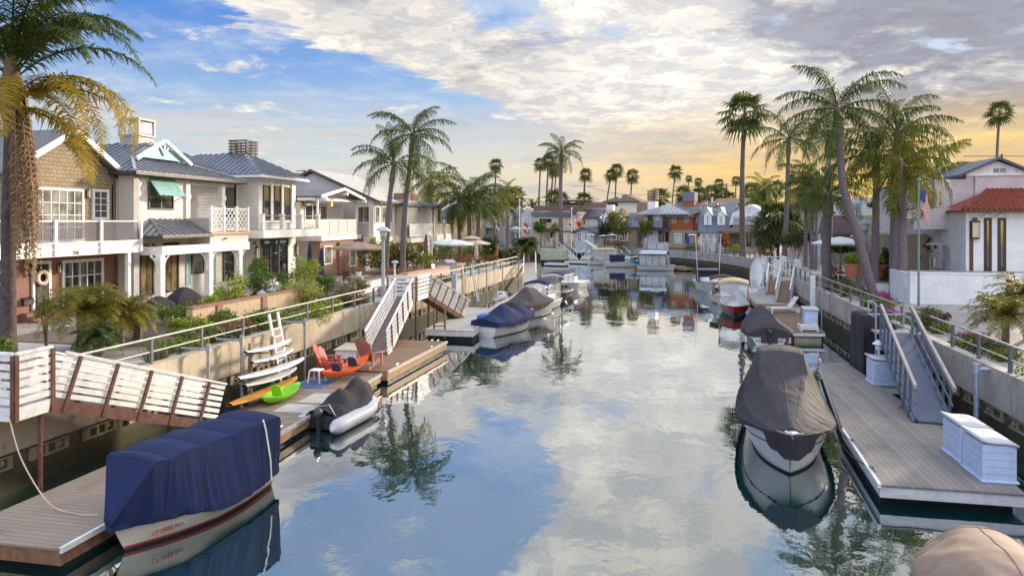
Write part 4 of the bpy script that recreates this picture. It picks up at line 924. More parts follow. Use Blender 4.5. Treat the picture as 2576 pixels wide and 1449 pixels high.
GM = leafy('magenta_flower', (.45,.02,.28), (.36,.015,.24), (.10,.14,.03)); GR = leafy('red_brown_leaf', (.28,.09,.06), (.20,.11,.06), (.16,.14,.05)); GS = leafy('grey_green_leaf', (.15,.15,.08), (.21,.20,.11)); GY = leafy('golden_hedge_leaf', (.055,.055,.015), (.12,.10,.02), (.42,.30,.06))
FRUIT = plain('lemon_skin', (.75,.50,.04), .5, .15)
TWIG = plain('shrub_twigs', (.17,.11,.08), .9, .3)
def shrub(label, px, py, dep, rx, rz, mat, n=900, leaf=.09, gz=1.98, name='shrub', cat='shrub', fruit=0, seed=1, stems=4, lumpy=5, group='garden shrubs', up=0):
    c = PD(px, py, dep); k = dep/FOC*1.12; rx *= k; rz *= k; rng = np.random.default_rng(seed)
    r = thing(name, label, cat, (c.x, c.y, gz), 0, group); cz = c.z-gz
    L = [(0,0,cz,rx*.72,rx*.72,rz*.8)]
    for i in range(lumpy):
        a = rng.uniform(0, 6.28); q = rng.uniform(.35, .7); L.append((rx*q*math.cos(a), rx*q*math.sin(a), cz+rz*rng.uniform(-.45, .6), rx*rng.uniform(.3, .5), rx*rng.uniform(.3, .5), rz*rng.uniform(.28, .5)))
    V, F = cloud(rng, L, n, leaf); quads('foliage', V, F, mat, r)
    m = MB()
    for i in range(stems):
        a = rng.uniform(0, 6.28); q = rx*rng.uniform(.2, .6)
        m.tube([(q*.15*math.cos(a), q*.15*math.sin(a), -.05), (q*.5*math.cos(a), q*.5*math.sin(a), max(.1, cz*.6)), (q*math.cos(a), q*math.sin(a), max(.15, cz+rz*.3))], [.035, .025, .01], 5)
    if stems: m.build('stem', TWIG, r)
    if fruit:
        for i in range(fruit):
            l = L[rng.integers(len(L))]; d = rng.normal(size=3); d /= np.linalg.norm(d); p = np.array(l[:3])+d*np.array(l[3:])*.98
            MB().ball(tuple(p), .05, .05, .06, 8, 6).build('lemon', FRUIT, r, smooth=True)
    return r
# ------------------------------------------------------------------ docks
def planks(name, c1, c2, gap, w=.14, rot=0):
    if name in MATS: return MATS[name]
    m, t = pmat(name); co = t.node('ShaderNodeTexCoord').outputs['Object']; x, y, z = t.sep(co)
    u = t.m('DIVIDE', y if rot == 0 else x, w); k = t.m('FRACT', u); i = t.m('FLOOR', u)
    wn = t.node('ShaderNodeTexWhiteNoise', noise_dimensions='1D'); t.put(wn.inputs['W'], i)
    gr = t.noise(t.vm('MULTIPLY', co, (2, 30, 2) if rot == 0 else (30, 2, 2)), 1.5, 5, .7); st = t.noise(co, .9, 6, .7)
    c = t.mix(wn.outputs['Value'], c1, c2); c = t.mix(t.ss(gr, .45, .75, 0., .45), c, dark(c1, .5)); c = t.mix(t.ss(st, .5, .7, 0., .5), c, dark(c2, .55))
    g = t.m('GREATER_THAN', .07, k); c = t.mix(g, c, gap); t.put(t.b.inputs['Base Color'], c); t.put(t.b.inputs['Roughness'], t.ss(st, .4, .7, .75, .45))
    bump(t, t.m('SUBTRACT', t.m('MULTIPLY', gr, .3), g), .6, .012); MATS[name] = m; return m
COMPO = planks('composite_deck_boards', (.33,.27,.225), (.30,.245,.205), (.11,.09,.075), .15, 0); COMPR = planks('composite_deck_boards_long', (.275,.245,.225), (.20,.18,.168), (.08,.07,.065), .16, 1)
OLDW = planks('old_wet_deck_boards', (.30,.235,.18), (.19,.15,.12), (.05,.04,.03), .15, 0); BROWNW = planks('brown_deck_boards', (.27,.165,.10), (.19,.115,.075), (.04,.03,.02), .14, 0)
PALED = plain('pale_dock_top', (.44,.41,.39), .6, .15, 3., dirt=(.35,.32,.28)); FLOATB = plain('black_dock_float', (.012,.012,.013), .6)
REDF = plain('stained_timber_fascia', (.22,.115,.07), .6, .4, 6., bmp=.4, streak=.6); TANF = plain('tan_timber_fascia', (.40,.255,.14), .65, .35, 6., bmp=.4, streak=.5)
def inset(poly, d):
    c = sum((Vector((*p, 0)) for p in poly), Vector())/len(poly); return [(c.x+(p[0]-c.x)*(1-d), c.y+(p[1]-c.y)*(1-d)) for p in poly]
def cleat(mb, x, y, z, ax='y', s=1.):
    d = Vector((0,1,0)) if ax == 'y' else Vector((1,0,0)); c = Vector((x,y,z))
    mb.tube([c-d*.16*s+Vector((0,0,.07*s)), c-d*.05*s+Vector((0,0,.085*s)), c+d*.05*s+Vector((0,0,.085*s)), c+d*.16*s+Vector((0,0,.07*s))], .018*s, 6); mb.tube([c-d*.05*s, c-d*.05*s+Vector((0,0,.08*s))], .018*s, 6); mb.tube([c+d*.05*s, c+d*.05*s+Vector((0,0,.08*s))], .018*s, 6)
def dock(label, poly, z, deck, fascia, t=.28, cleats=(), rail=None, railedges=None, gap=0., floats=True):
    cx = sum(p[0] for p in poly)/len(poly); cy = sum(p[1] for p in poly)/len(poly)
    r = thing('floating_dock', label, 'dock', (cx, cy, 0), 0, 'floating docks along the canal'); L = (-cx, -cy, 0)
    MB().prism([(x, y, z-.045) for x, y in poly], (0,0,.045)).build('deck', deck, r, loc=L)
    MB().prism([(x, y, z-t) for x, y in inset(poly, .004)], (0,0,t-.047)).build('fascia', fascia, r, loc=L)
    if floats: MB().prism([(x, y, -.25) for x, y in inset(poly, .07)], (0,0,z-t+.245)).build('float', FLOATB, r, loc=L)
    for (x, y) in cleats: m = MB(); cleat(m, x, y, z); m.build('cleat', STEEL, r, loc=L)
    if rail:
        for (a, b) in railedges: MB().beam((*a, z-.03), (*b, z-.03), .07, .11).build('rub_rail', rail, r, loc=L)
    return r
ND = [(-17,11.0),(-11.0,11.0),(-11.05,17.3),(-13.55,17.3)]
ND = [(-13.7,10.95),(-11.0,11.0),(-11.05,16.9),(-13.55,16.9)]
dock('near brown composite dock beside the blue covered boat', ND, .45, COMPO, REDF, .33, [(-11.15,12.4)], WHITEW, [((-10.99,11.0),(-10.99,12.7))])
dock('long weathered board dock carrying kayaks, chairs and surfboards', [(-13.45,17.6),(-10.75,17.6),(-10.95,26.3),(-13.4,26.3)], .45, OLDW, TANF, .33, [(-10.9,20.3),(-11.0,23.6),(-10.95,18.6)], plain('grey_rub_strip', (.45,.43,.42), .5), [((-10.74,17.6),(-10.93,26.3))])
dock('brown timber dock at the foot of the first white stairs', [(-13.3,26.45),(-10.75,26.4),(-10.5,33.6),(-13.2,33.6)], .52, BROWNW, TANF, .38, [(-10.75,27.5),(-10.62,31.6),(-10.9,33.4),(-11.2,33.4)], plain('light_rub_strip', (.55,.47,.38), .5), [((-10.73,26.4),(-10.48,33.6))])
dock('pale grey dock at the foot of the second white stairs', [(-12.7,36.6),(-9.95,36.6),(-10.3,46.5),(-13.0,46.5)], .6, PALED, plain('pale_dock_fascia', (.62,.60,.60), .5), .34, [(-10.1,37.5),(-10.15,39.)], None)
dock('long pale dock behind the navy topped boats', [(-11.7,47.),(-10.4,47.),(-10.5,70.),(-11.9,70.)], .5, PALED, WHITEW, .3)
RD = [(4.98,17.5),(8.0,17.55),(8.25,22.3),(8.0,26.4),(7.85,32.2),(6.7,32.0),(5.25,22.0)]
dock('long grey composite dock with a white fascia on the right', RD, .5, COMPR, plain('white_dock_fascia', (.66,.67,.70), .45, .15, 4., dirt=(.45,.4,.33)), .30, [(5.1,18.4),(5.2,20.6),(5.22,22.)], WHITEW, [((4.97,17.5),(5.24,22.))])
dock('timber dock with pale skirt and a white locker', [(7.1,40.2),(8.75,40.3),(9.0,47.),(6.9,47.)], .55, BROWNW, WHITEW, .22, [(7.3,41.)], plain('light_rub_strip', (.55,.47,.38), .5), [((7.08,40.2),(6.88,47.))])
MB().prism([(7.2,40.4,.0),(8.6,40.5,.0),(8.8,46.8,.0),(7.05,46.8,.0)], (0,0,.32)).build('float_skirt', plain('cream_dock_float', (.6,.52,.36), .5), [o for o in COL.objects if o.get('label','').startswith('timber dock with pale')][0], loc=(-7.94,-43.6,0)); 
dock('wide timber dock holding the chaise lounge', [(6.6,47.2),(9.6,47.2),(9.7,53.4),(6.5,53.4)], .55, BROWNW, TANF, .25)
dock('grey dock at the foot of the white landing stairs', [(6.9,53.7),(9.8,53.7),(9.9,68.),(7.2,68.)], .5, PALED, WHITEW, .25)
dock('small side dock carrying the lone storage box', [(7.95,28.0),(9.1,28.0),(9.1,29.6),(7.95,29.6)], .46, COMPR, WHITEW, .24)
# ------------------------------------------------------------------ gangways
def slat_ramp(label, a, b, w, npost=5, nslat=6, slat=WHITEW, post=RUSTW, deck=None, h=1.05, beam_=RUSTW, sh=.13, name='gangway', group='gangways down to the docks', rail=None, wheels=True, top=.05):
    a, b = Vector(a), Vector(b); r = thing(name, label, 'gangway', (b.x, b.y, b.z), 0, group); O = Vector(r.location)
    d = (b-a); dn = d.normalized(); s = Vector((dn.y, -dn.x, 0)).normalized(); up = s.cross(dn).normalized(); up = up if up.z > 0 else -up
    A_, B_ = a-O, b-O
    MB().beam(A_-up*.03, B_-up*.03, w-.1, .05, up).build('ramp_deck', deck or plain('ramp_tread', (.16,.12,.11), .8, .3, 5.), r)
    for sg in (-1, 1):
        o = s*sg*w/2
        MB().beam(A_+o-up*.14, B_+o-up*.14, .07, .26, up).build('side_beam', beam_, r)
        m = MB()
        for k in range(nslat): z = .13+(h-.2)*k/(nslat-1) if nslat > 1 else h*.5; m.beam(A_+o*.955+up*z, B_+o*.955+up*z, .03, sh, up)
        m.build('slats', slat, r)
        MB().beam(A_+o+up*(h+.04), B_+o+up*(h+.04), .09, top, up).build('handrail', rail or slat, r)
        for k in range(npost):
            p = A_+(B_-A_)*((k+.35)/npost)+o*1.05; MB().beam(p-up*.25, p+up*h, .075, .075, dn).build('post', post, r)
    if wheels:
        for sg in (-1, 1): p = B_+s*sg*w*.42; MB().tube([p-s*.03+Vector((0,0,.0)), p+s*.03], .07, 10).build('wheel', DARKM, r)
    return r
def platform(label, x0, y0, x1, y1, z, h=1.1, nslat=5, sides=('y0','x1'), slat=WHITEW, post=RUSTW, pile=(), sh=.13, group='landings at the seawall', pilemat=RUSTW, balus=False):
    r = thing('landing', label, 'landing', ((x0+x1)/2, (y0+y1)/2, 0), 0, group); O = Vector(r.location); L = -O
    MB().box(x0,y0,z-.06,x1,y1,z).build('landing_deck', PALED, r, loc=L)
    MB().box(x0,y0-.04,z-.28,x1+.04,y0-.001,z+.01).box(x1+.001,y0,z-.28,x1+.04,y1,z+.01).build('landing_fascia', slat, r, loc=L)
    E_ = {'y0':((x0,y0-.02),(x1,y0-.02)), 'x1':((x1+.02,y0),(x1+.02,y1)), 'y1':((x0,y1),(x1,y1)), 'x0':((x0,y0),(x0,y1))}
    for e in sides:
        a, b = E_[e]; m = MB()
        if balus:
            n = max(2, int((Vector(a)-Vector(b)).length/.28))
            for k in range(n): p = Vector(a)+(Vector(b)-Vector(a))*(k+.5)/n; m.beam((*p, z+.1),(*p, z+h-.05),.05,.08)
            m.beam((*a, z+h*.5),(*b, z+h*.5),.04,.08); m.beam((*a, z+.1),(*b, z+.1),.04,.08)
        else:
            for k in range(nslat): zz = z+.15+(h-.25)*k/(nslat-1); m.beam((*a, zz),(*b, zz),.03,sh)
        m.build('balusters' if balus else 'slats', slat, r, loc=L); MB().beam((*a, z+h),(*b, z+h),.1,.06).build('handrail', slat, r, loc=L)
        for p in (a, b): MB().box(p[0]-.05,p[1]-.05,z-.3,p[0]+.05,p[1]+.05,z+h-.03).build('post', post, r, loc=L)
    for (x, y) in pile: MB().tube([(x,y,-1.),(x,y,z-.06)],.05,8).build('pile', pilemat, r, loc=L)
    return r
platform('near white slatted landing with red brown posts on the seawall', -15.3,12.8,-14.0,13.75,2.42,1.22,6,('y0','x1'),pile=[(-14.1,13.55)])
slat_ramp('near white slatted gangway descending past the tan seawall', (-14.45,13.8,2.40),(-13.65,18.9,.5), .95, 5, 6, sh=.115, h=1.08)
platform('white slatted landing joining the two white stairs', -15.0,36.9,-13.3,39.3,2.38,1.1,5,('y0','x1'),post=plain('brown_rail_posts', (.24,.13,.075), .7, .3, 6.),pile=[(-13.4,37.05),(-13.4,39.2)])
slat_ramp('long white slatted gangway reaching the brown timber dock', (-13.95,36.85,2.36),(-12.55,29.6,.58), .98, 5, 5, post=bpy.data.materials['brown_rail_posts'], sh=.10, beam_=WHITEW)
slat_ramp('short steep white slatted gangway with brown underside', (-13.75,39.0,2.36),(-12.25,41.7,.66), .95, 6, 6, post=bpy.data.materials['brown_rail_posts'], beam_=bpy.data.materials['brown_rail_posts'], sh=.09, wheels=False)
BLUEG = plain('blue_grey_rail', (.125,.15,.215), .5, .2, 5.)
slat_ramp('grey two rail gangway descending to the long right dock', (8.95,29.6,2.25),(8.0,23.0,.58), 1.02, 8, 3, slat=BLUEG, post=BLUEG, beam_=BLUEG, deck=plain('blue_grey_tread', (.10,.12,.175), .6), sh=.05, rail=plain('taupe_handrail', (.36,.32,.29), .6), top=.13)
r = thing('landing', 'galvanised pipe landing frame at the head of the grey gangway', 'landing', (9.2,30.2,0)); L = (-9.2,-30.2,0); PIPE = plain('blue_galvanised_pipe', (.36,.42,.50), .4, .2, 6., metal=.4)
MB().box(8.3,29.65,2.16,9.7,30.7,2.24).build('landing_deck', PALED, r, loc=L)
for (p, q) in (((8.3,29.7),(8.3,30.7)),((8.3,30.7),(9.6,30.7)),((9.6,29.7),(9.6,30.7))):
    MB().tube([(*p,1.2 if p[0]<9 else 2.2),(*p,3.35),(*q,3.35),(*q,1.2 if q[0] < 9 else 2.2)],.035,8).build('pipe_rail', PIPE, r, loc=L); MB().tube([(*p,2.8),(*q,2.8)],.03,8).build('middle_rail', PIPE, r, loc=L)
for (x0,y0,x1,y1,ax,ay,bx,by,l1,l2) in ((9.0,63.6,10.6,66.4,9.75,63.6,9.1,60.4,'farther white balustered landing above the right docks','farther white gangway with dark planked underside'),(9.1,57.6,10.7,60.0,9.75,57.6,8.95,54.6,'nearer white balustered landing above the right docks','nearer white gangway with dark planked underside')):
    platform(l1,x0,y0,x1,y1,2.0,1.45,5,('y0','x1','x0'),post=WHITE,slat=WHITE,pile=[(x0+.1,y0+.1)],pilemat=GALV,balus=True)
    g = slat_ramp(l2,(ax,ay,1.95),(bx,by,.56),1.0,6,2,slat=WHITE,post=WHITE,beam_=TIMB,deck=BROWNW,sh=.06,wheels=False)
# ------------------------------------------------------------------ hulls and covers
def lerp(tab, s):
    for (a, x), (b, y) in zip(tab, tab[1:]):
        if s <= b: k = max(0, (s-a)/(b-a)); k = k*k*(3-2*k); return x+(y-x)*k
    return tab[-1][1]
class Hull:
    def __init__(s, L, B, Hb, Hs, draft=.25, tr=.8, rake=.45, full=2.2, mid=.42, bot=.6):
        s.L, s.B, s.Hb, s.Hs, s.dr, s.tr, s.rake, s.full, s.mid, s.bot = L, B, Hb, Hs, draft, tr, rake, full, mid, bot
    def half(s, t): return s.B/2*((s.tr+(1-s.tr)*math.sin(t/s.mid*math.pi/2)) if t < s.mid else max(.015, 1-((t-s.mid)/(1-s.mid))**s.full))
    def gz(s, t): return s.Hs+(s.Hb-s.Hs)*t**2
    def kz(s, t): return -s.dr*(1-max(0, (t-.55)/.45)**3)
    def pt(s, t, v, o=0.):
        a = abs(v); sg = 1 if v >= 0 else -1; z0, z1 = s.kz(t), s.gz(t); h = a**1.7
        fl = s.bot+(1-s.bot)*h if t > .5 else 1.; k = 1 if t <= .5 else 1-(1-fl)*((t-.5)/.5)
        return Vector((sg*(s.half(t)*min(1, a**.5)*k+o*(a > .02)), (t-.5)*s.L-s.rake*(1-h)*t**5+o*t**8, z0+(z1-z0)*h))
    def atz(s, t, z, sg, o=.006):
        z0, z1 = s.kz(t), s.gz(t); h = min(1, max(0, (z-z0)/(z1-z0))); return s.pt(t, sg*h**(1/1.7), o)
    def hull(s, n=22, m=11):
        ts = [i/n for i in range(n+1)]; rows = [[s.pt(t, -1+2*k/(2*m)) for k in range(2*m+1)] for t in ts]
        mb = MB().grid(rows); r0 = rows[0]; mb.add(r0, [tuple(range(len(r0)))]); return mb
    def deck(s, dz=-.03, n=18, cam=.06):
        rows = []
        for i in range(n+1):
            t = i/n; b = s.half(t)*.985; z = s.gz(t)+dz; rows.append([(b*x, (t-.5)*s.L*.995, z+cam*(1-x*x)) for x in (-1,-.6,-.2,.2,.6,1)])
        return MB().grid(rows)
    def band(s, za, zb, n=24, o=.006):          # boot stripe or sheer band; za/zb fractions of the freeboard when lists
        mb = MB()
        for sg in (-1, 1):
            rows = []
            for i in range(n+1):
                t = i/n; g = s.gz(t); a = za[0]*g if isinstance(za, tuple) else za; b = zb[0]*g if isinstance(zb, tuple) else zb
                rows.append([s.atz(t, a+(b-a)*q/3, sg, o) for q in range(4)])
            mb.grid(rows)
        return mb
    def rub(s, r=.03, n=24, dz=-.03):
        mb = MB(); P = [s.pt(i/n, -1)+Vector((0,0,dz)) for i in range(n+1)]+[s.pt(1-i/n, 1)+Vector((0,0,dz)) for i in range(n+1)]
        return mb.tube(P, r, 6)
from mathutils import noise as MN
def wr(x, y, k): return 1.6*MN.noise((x*1.5*k, y*1.3*k, 3.1))+.9*(1-2*abs(MN.noise((x*2.6*k+y*.8, y*2.1*k, 9.7))))-.4
def fold(y, u, seed, f=2.6): return (1-3*abs(MN.noise((y*f, u*.5, seed))))+.5*(1-3*abs(MN.noise((y*f*2.3+u*.6, u*.4, seed+7))))
def lin(tab, s):
    for (a, x), (b, y) in zip(tab, tab[1:]):
        if s <= b: return x+(y-x)*max(0, (s-a)/(b-a))
    return tab[-1][1]
def cover(H, top, skirt, power=1.6, t0=0., t1=1., over=.05, wrk=.012, n=72, m=40, seed=0., hoops=None, topw=None, L=lerp, cut=.5, amp=.02, vm=1.):
    """cloth thrown over a hull: ridge heights along its length, hanging skirt, folds"""
    rows = []
    for i in range(n+1):
        t = t0+(t1-t0)*i/n; b = H.half(t)+over; g = H.gz(t); zr = L(top, t); row = []
        y0 = (t-.5)*H.L*(1+.02*t)+over*(t-.5)*2
        if hoops and t < .88: zr += hoops[1]*(abs(math.sin(math.pi*t*hoops[0]))**.7-.5)
        for k in range(m+1):
            v = (-1+2*k/m)*vm; a = abs(v); sg = 1 if v >= 0 else -1
            if a > .80:
                q = (a-.80)/.20; sk = lerp(skirt, t); fo = fold(y0, 0, seed+sg)
                x = sg*(b+.01+amp*fo*(.4+q)-q*.02); z = g-sk*q*(1+.10*MN.noise((y0*1.4, 2, seed)))
            else:
                q = a/.80; tw = L(topw, t) if topw else None
                if tw:                               # flat top on a frame, sides draped to the gunwale
                    if q < cut: x = sg*tw*q/cut; z = zr+.07*(1-(q/cut)**2)-.015*abs(wr(x, y0, .9))
                    else:
                        u = (q-cut)/(1-cut); x = sg*(tw+(b-tw)*u**1.1+amp*1.3*fold(y0, u, seed+sg)*min(1, u*1.5)); z = zr+(g-zr)*u-.05*math.sin(u*3.14)*(b-tw)
                else: x = sg*b*q; z = g+(zr-g)*(1-q**power)+amp*.9*fold(y0, q*2, seed+sg)*q
            row.append((x+wrk*wr(y0, x+seed, 1.)*.5, y0, z+wrk*wr(x*1.2+seed, y0, 1.)))
        rows.append(row)
    mb = MB().grid(rows)
    e0 = rows[0]; mb.add(e0, [tuple(range(len(e0)))]); e1 = rows[-1]; mb.add(e1, [tuple(range(len(e1)))]); mb.rows = rows; return mb
def seams(mb, r, ts, ks, mat, rad=.011):
    R0 = mb.rows; n = len(R0)-1; m = len(R0[0])-1
    for t in ts: MB().tube(R0[int(n*t)], rad, 5).build('seam', mat, r, smooth=True)
    for k in ks: MB().tube([p[int(m*k)] for p in R0], rad, 5).build('seam', mat, r, smooth=True)
def cloth(name, col, var=.25, rough=.85): return plain(name, col, rough, var, 2.2, bmp=.25, bscale=9.)
HULLW = plain('white_gelcoat', (.72,.73,.74), .22, .06, 1.5, dirt=(.55,.53,.47)); HULLC = plain('cream_gelcoat', (.66,.63,.57), .25, .07, 1.5); HULLR = plain('red_gelcoat', (.42,.012,.02), .2, .1); HULLN = plain('dark_navy_gelcoat', (.012,.016,.03), .18, .1)
BOOTR = plain('red_boot_stripe', (.45,.03,.03), .4); ANTI = plain('black_bottom_paint', (.015,.015,.018), .6); NAVY = cloth('navy_canvas', (.002,.012,.074), .3, .8); NAVYD = cloth('dark_navy_canvas', (.012,.015,.06)); GREYCOV = cloth('taupe_boat_canvas', (.046,.041,.050), .3); BLKCOV = cloth('black_boat_canvas', (.022,.018,.026)); TANC = cloth('tan_canvas', (.52,.40,.25), .15); BEIGEC = cloth('beige_boat_canvas', (.30,.215,.16), .2)
CLEARV = see('clear_vinyl', (.75,.78,.80), .33, .06); RUBG = plain('grey_rub_rail', (.30,.30,.32), .5)
BG = 'boats moored along the canal'
def boat(label, H, pos, rz, hullm, name='motor_boat', cat='boat'):
    r = thing(name, label, cat, (pos[0], pos[1], 0), rz, BG)
    H.hull().build('hull', hullm, r, smooth=True); H.deck().build('deck', HULLW, r, smooth=True); H.rub().build('rub_rail', RUBG, r, smooth=True); return r
def outboard(r, y, z, mat, s=1., tilt=0.):
    m = MB(); m.ball((0,y-.18*s,z+.35*s),.17*s,.26*s,.22*s,12,8); o = m.build('outboard_cowling', mat, r, smooth=True)
    MB().box(-.07*s,y-.24*s,z-.55*s,.07*s,y-.08*s,z+.2*s).box(-.02*s,y-.40*s,z-.62*s,.02*s,y-.05*s,z-.5*s).box(-.12*s,y-.1*s,z-.05*s,.12*s,y+.05*s,z+.15*s).build('outboard_leg', DARKM, r, bevel=.015); return o
# near boat under the boxy blue cover
H = Hull(4.15, 1.8, .62, .46, .2, .62, .3, 2.0, .45)
r = boat('cream hulled launch under a boxy royal blue cover, near left', H, (-10.2,13.75), R_(171.5), HULLC)
H.band(.055,.105).build('boot_stripe', BOOTR, r, smooth=True); H.band(-.1,.052).build('bottom_paint', ANTI, r, smooth=True)
cv = cover(H, [(0,1.62),(.03,1.76),(.87,1.80),(.885,1.77),(1,.72)], [(0,.12),(.5,.18),(.75,.05),(.9,.06),(1,.08)], over=.04, wrk=.008, hoops=(5,.07), topw=[(0,.66),(.03,.72),(.87,.66),(.885,.65),(1,.10)], n=130, m=64, L=lin, amp=.022); seams(cv, r, (.2,.4,.6,.8,.885), (.30,.70), cloth('navy_seam_tape', (.006,.02,.10))); cv.build('boat_cover', NAVY, r, smooth=True)
MB().tube([(-.93,-1.45,.42),(-.90,-1.45,.9),(-.76,-1.45,1.6),(-.68,-1.45,1.83)],.02,6).build('tie_strap', WHITE, r)
words(r, 'CF 0950 KH', tuple(H.atz(.79,.275,-1,.045)), .13, BOOTR, (R_(100),0,R_(-106)), 'registration_number', .003)
# inflatable dinghy
P0 = PZ((855,1085),0); r = thing('inflatable_dinghy', 'grey inflatable dinghy under a crumpled black cover', 'boat', (-10.25,21.35,0), R_(-6), BG)
TUBE = plain('grey_hypalon', (.48,.50,.56), .5, .12)
pts = [(-.66,-1.75,.20),(-.66,-1.55,.22)]+[(-.66,-1.4+.3*k,.24) for k in range(7)]+[(-.60,.75,.28),(-.42,1.15,.34),(-.15,1.38,.40),(.15,1.38,.40),(.42,1.15,.34),(.60,.75,.28)]+[(.66,.4-.3*k,.24) for k in range(7)]+[(.66,-1.55,.22),(.66,-1.75,.20)]
MB().tube(pts, [.03,.2]+[.24]*(len(pts)-4)+[.2,.03], 14).build('tube', TUBE, r, smooth=True)
MB().box(-.6,-1.25,.05,.6,1.0,.15).box(-.55,-1.28,.1,.55,-1.22,.5).build('transom', DARKM, r)
rows = []
for i in range(49):
    t = i/48; y = -1.25+2.85*t; hz = lerp([(0,.5),(.18,.62),(.34,.98),(.5,.78),(.75,1.12),(.92,.85),(1,.5)], t); bw = lerp([(0,.62),(.2,.90),(.7,.88),(.9,.66),(1,.2)], t)
    rows.append([(bw*q+.03*wr(y*1.4,q*2,1.6)*.3, y, max(.14, .16+hz*(1-abs(q)**lerp([(0,3),(.34,1.15),(.5,1.6),(.75,1.2),(1,2)], t))+.035*wr(q*1.9,y*1.2,1.8)*.5+.05*math.sin(q*9+y*4)*(.3+abs(q))) ) for q in [-1+2*k/28 for k in range(29)]])
MB().grid(rows).build('boat_cover', BLKCOV, r, smooth=True); outboard(r, -1.3, .35, DARKM, .75)
MB().tube([(.05,-1.3,.62),(.05,-1.55,.85),(.5,-1.6,.95),(.62,-1.45,.6)],.012,5).build('tow_bar', STEEL, r)
# big covered cruiser on the right
CW = [(0,.45),(.08,.62),(.36,.66),(.40,.64),(.47,.70),(.70,.42),(.9,.16),(1,.04)]
H = Hull(6.7, 2.5, 1.22, .84, .35, .86, .55, 2.9, .5, .80)
r = boat('white cabin cruiser under a two tone taupe cover, bow to the viewer', H, (3.60,22.0), R_(180-6), HULLW)
cover(H, [(0,1.15),(.06,1.85),(.20,2.46),(.38,2.50),(.40,2.44),(.48,2.02),(.70,1.66),(.88,1.34),(1,1.08)], [(0,.2),(.5,.15),(.75,.12),(.90,.07),(.95,.44),(1,.62)], over=.09, wrk=.012, n=110, m=56, topw=CW, L=lin, amp=.028).build('boat_cover', BLKCOV, r, smooth=True)
cv = cover(H, [(0,1.16),(.06,1.865),(.20,2.475),(.38,2.515),(.40,2.455),(.48,2.035),(.70,1.675),(.88,1.355),(1,1.09)], [(0,.0),(1,.0)], t0=.03, t1=.93, over=.10, wrk=.012, n=110, m=44, topw=CW, L=lin, amp=.028, vm=.67); seams(cv, r, (.36,.46), (.25,.5,.75), cloth('taupe_seam_tape', (.085,.075,.08))); cv.build('cover_top', GREYCOV, r, smooth=True)
H.band((.62,),(.66,)).build('stripe', ANTI, r, smooth=True); H.band(-.3,.06).build('bottom_paint', ANTI, r, smooth=True)
# beige cover at the bottom edge
H = Hull(5.6, 2.35, .85, .7, .25, .85, .5, 2.6, .5)
r = boat('boat under a smooth beige cover at the bottom right corner', H, (5.15,11.45), R_(-6), HULLW); cv = cover(H, [(0,.9),(.2,1.25),(.6,1.5),(.82,1.35),(.93,1.05),(1,.8)], [(0,.3),(1,.3)], 1.9, over=.1, wrk=.022, amp=.03); seams(cv, r, (.82,), (.5,), cloth('beige_seam_tape', (.24,.165,.12))); cv.build('boat_cover', BEIGEC, r, smooth=True)
# grey covered outboard boat seen from its stern
H = Hull(4.7, 2.1, .78, .62, .22, .93, .5, 2.4, .4); r = boat('white outboard boat under a taupe cover, stern to the viewer', H, (5.6,41.3), R_(2), HULLW)
cover(H, [(0,.95),(.1,1.15),(.45,1.35),(.62,1.75),(.7,1.45),(1,.85)], [(0,.2),(.1,.28),(1,.25)], 1.7, t0=.0, over=.06, wrk=.02).build('boat_cover', GREYCOV, r, smooth=True)
MB().box(-.42,-2.42,.12,.42,-2.36,.66).build('motor_well', DARKM, r); outboard(r, -2.42, .42, DARKM, .8)
for s_ in (-1, 1): MB().box(s_*.55-.16,-2.40,.2,s_*.55+.16,-2.365,.26).build('swim_step', RUBG, r); MB().tube([(s_*1.1,-1.9,.35),(s_*1.1,-1.9,.05)],.09,8).build('fender', WHITE, r)
words(r, "Harper's\nChoice", (.70,-2.372,.45), .15, BOOTR, (R_(90),0,0), 'boat_name', .003)
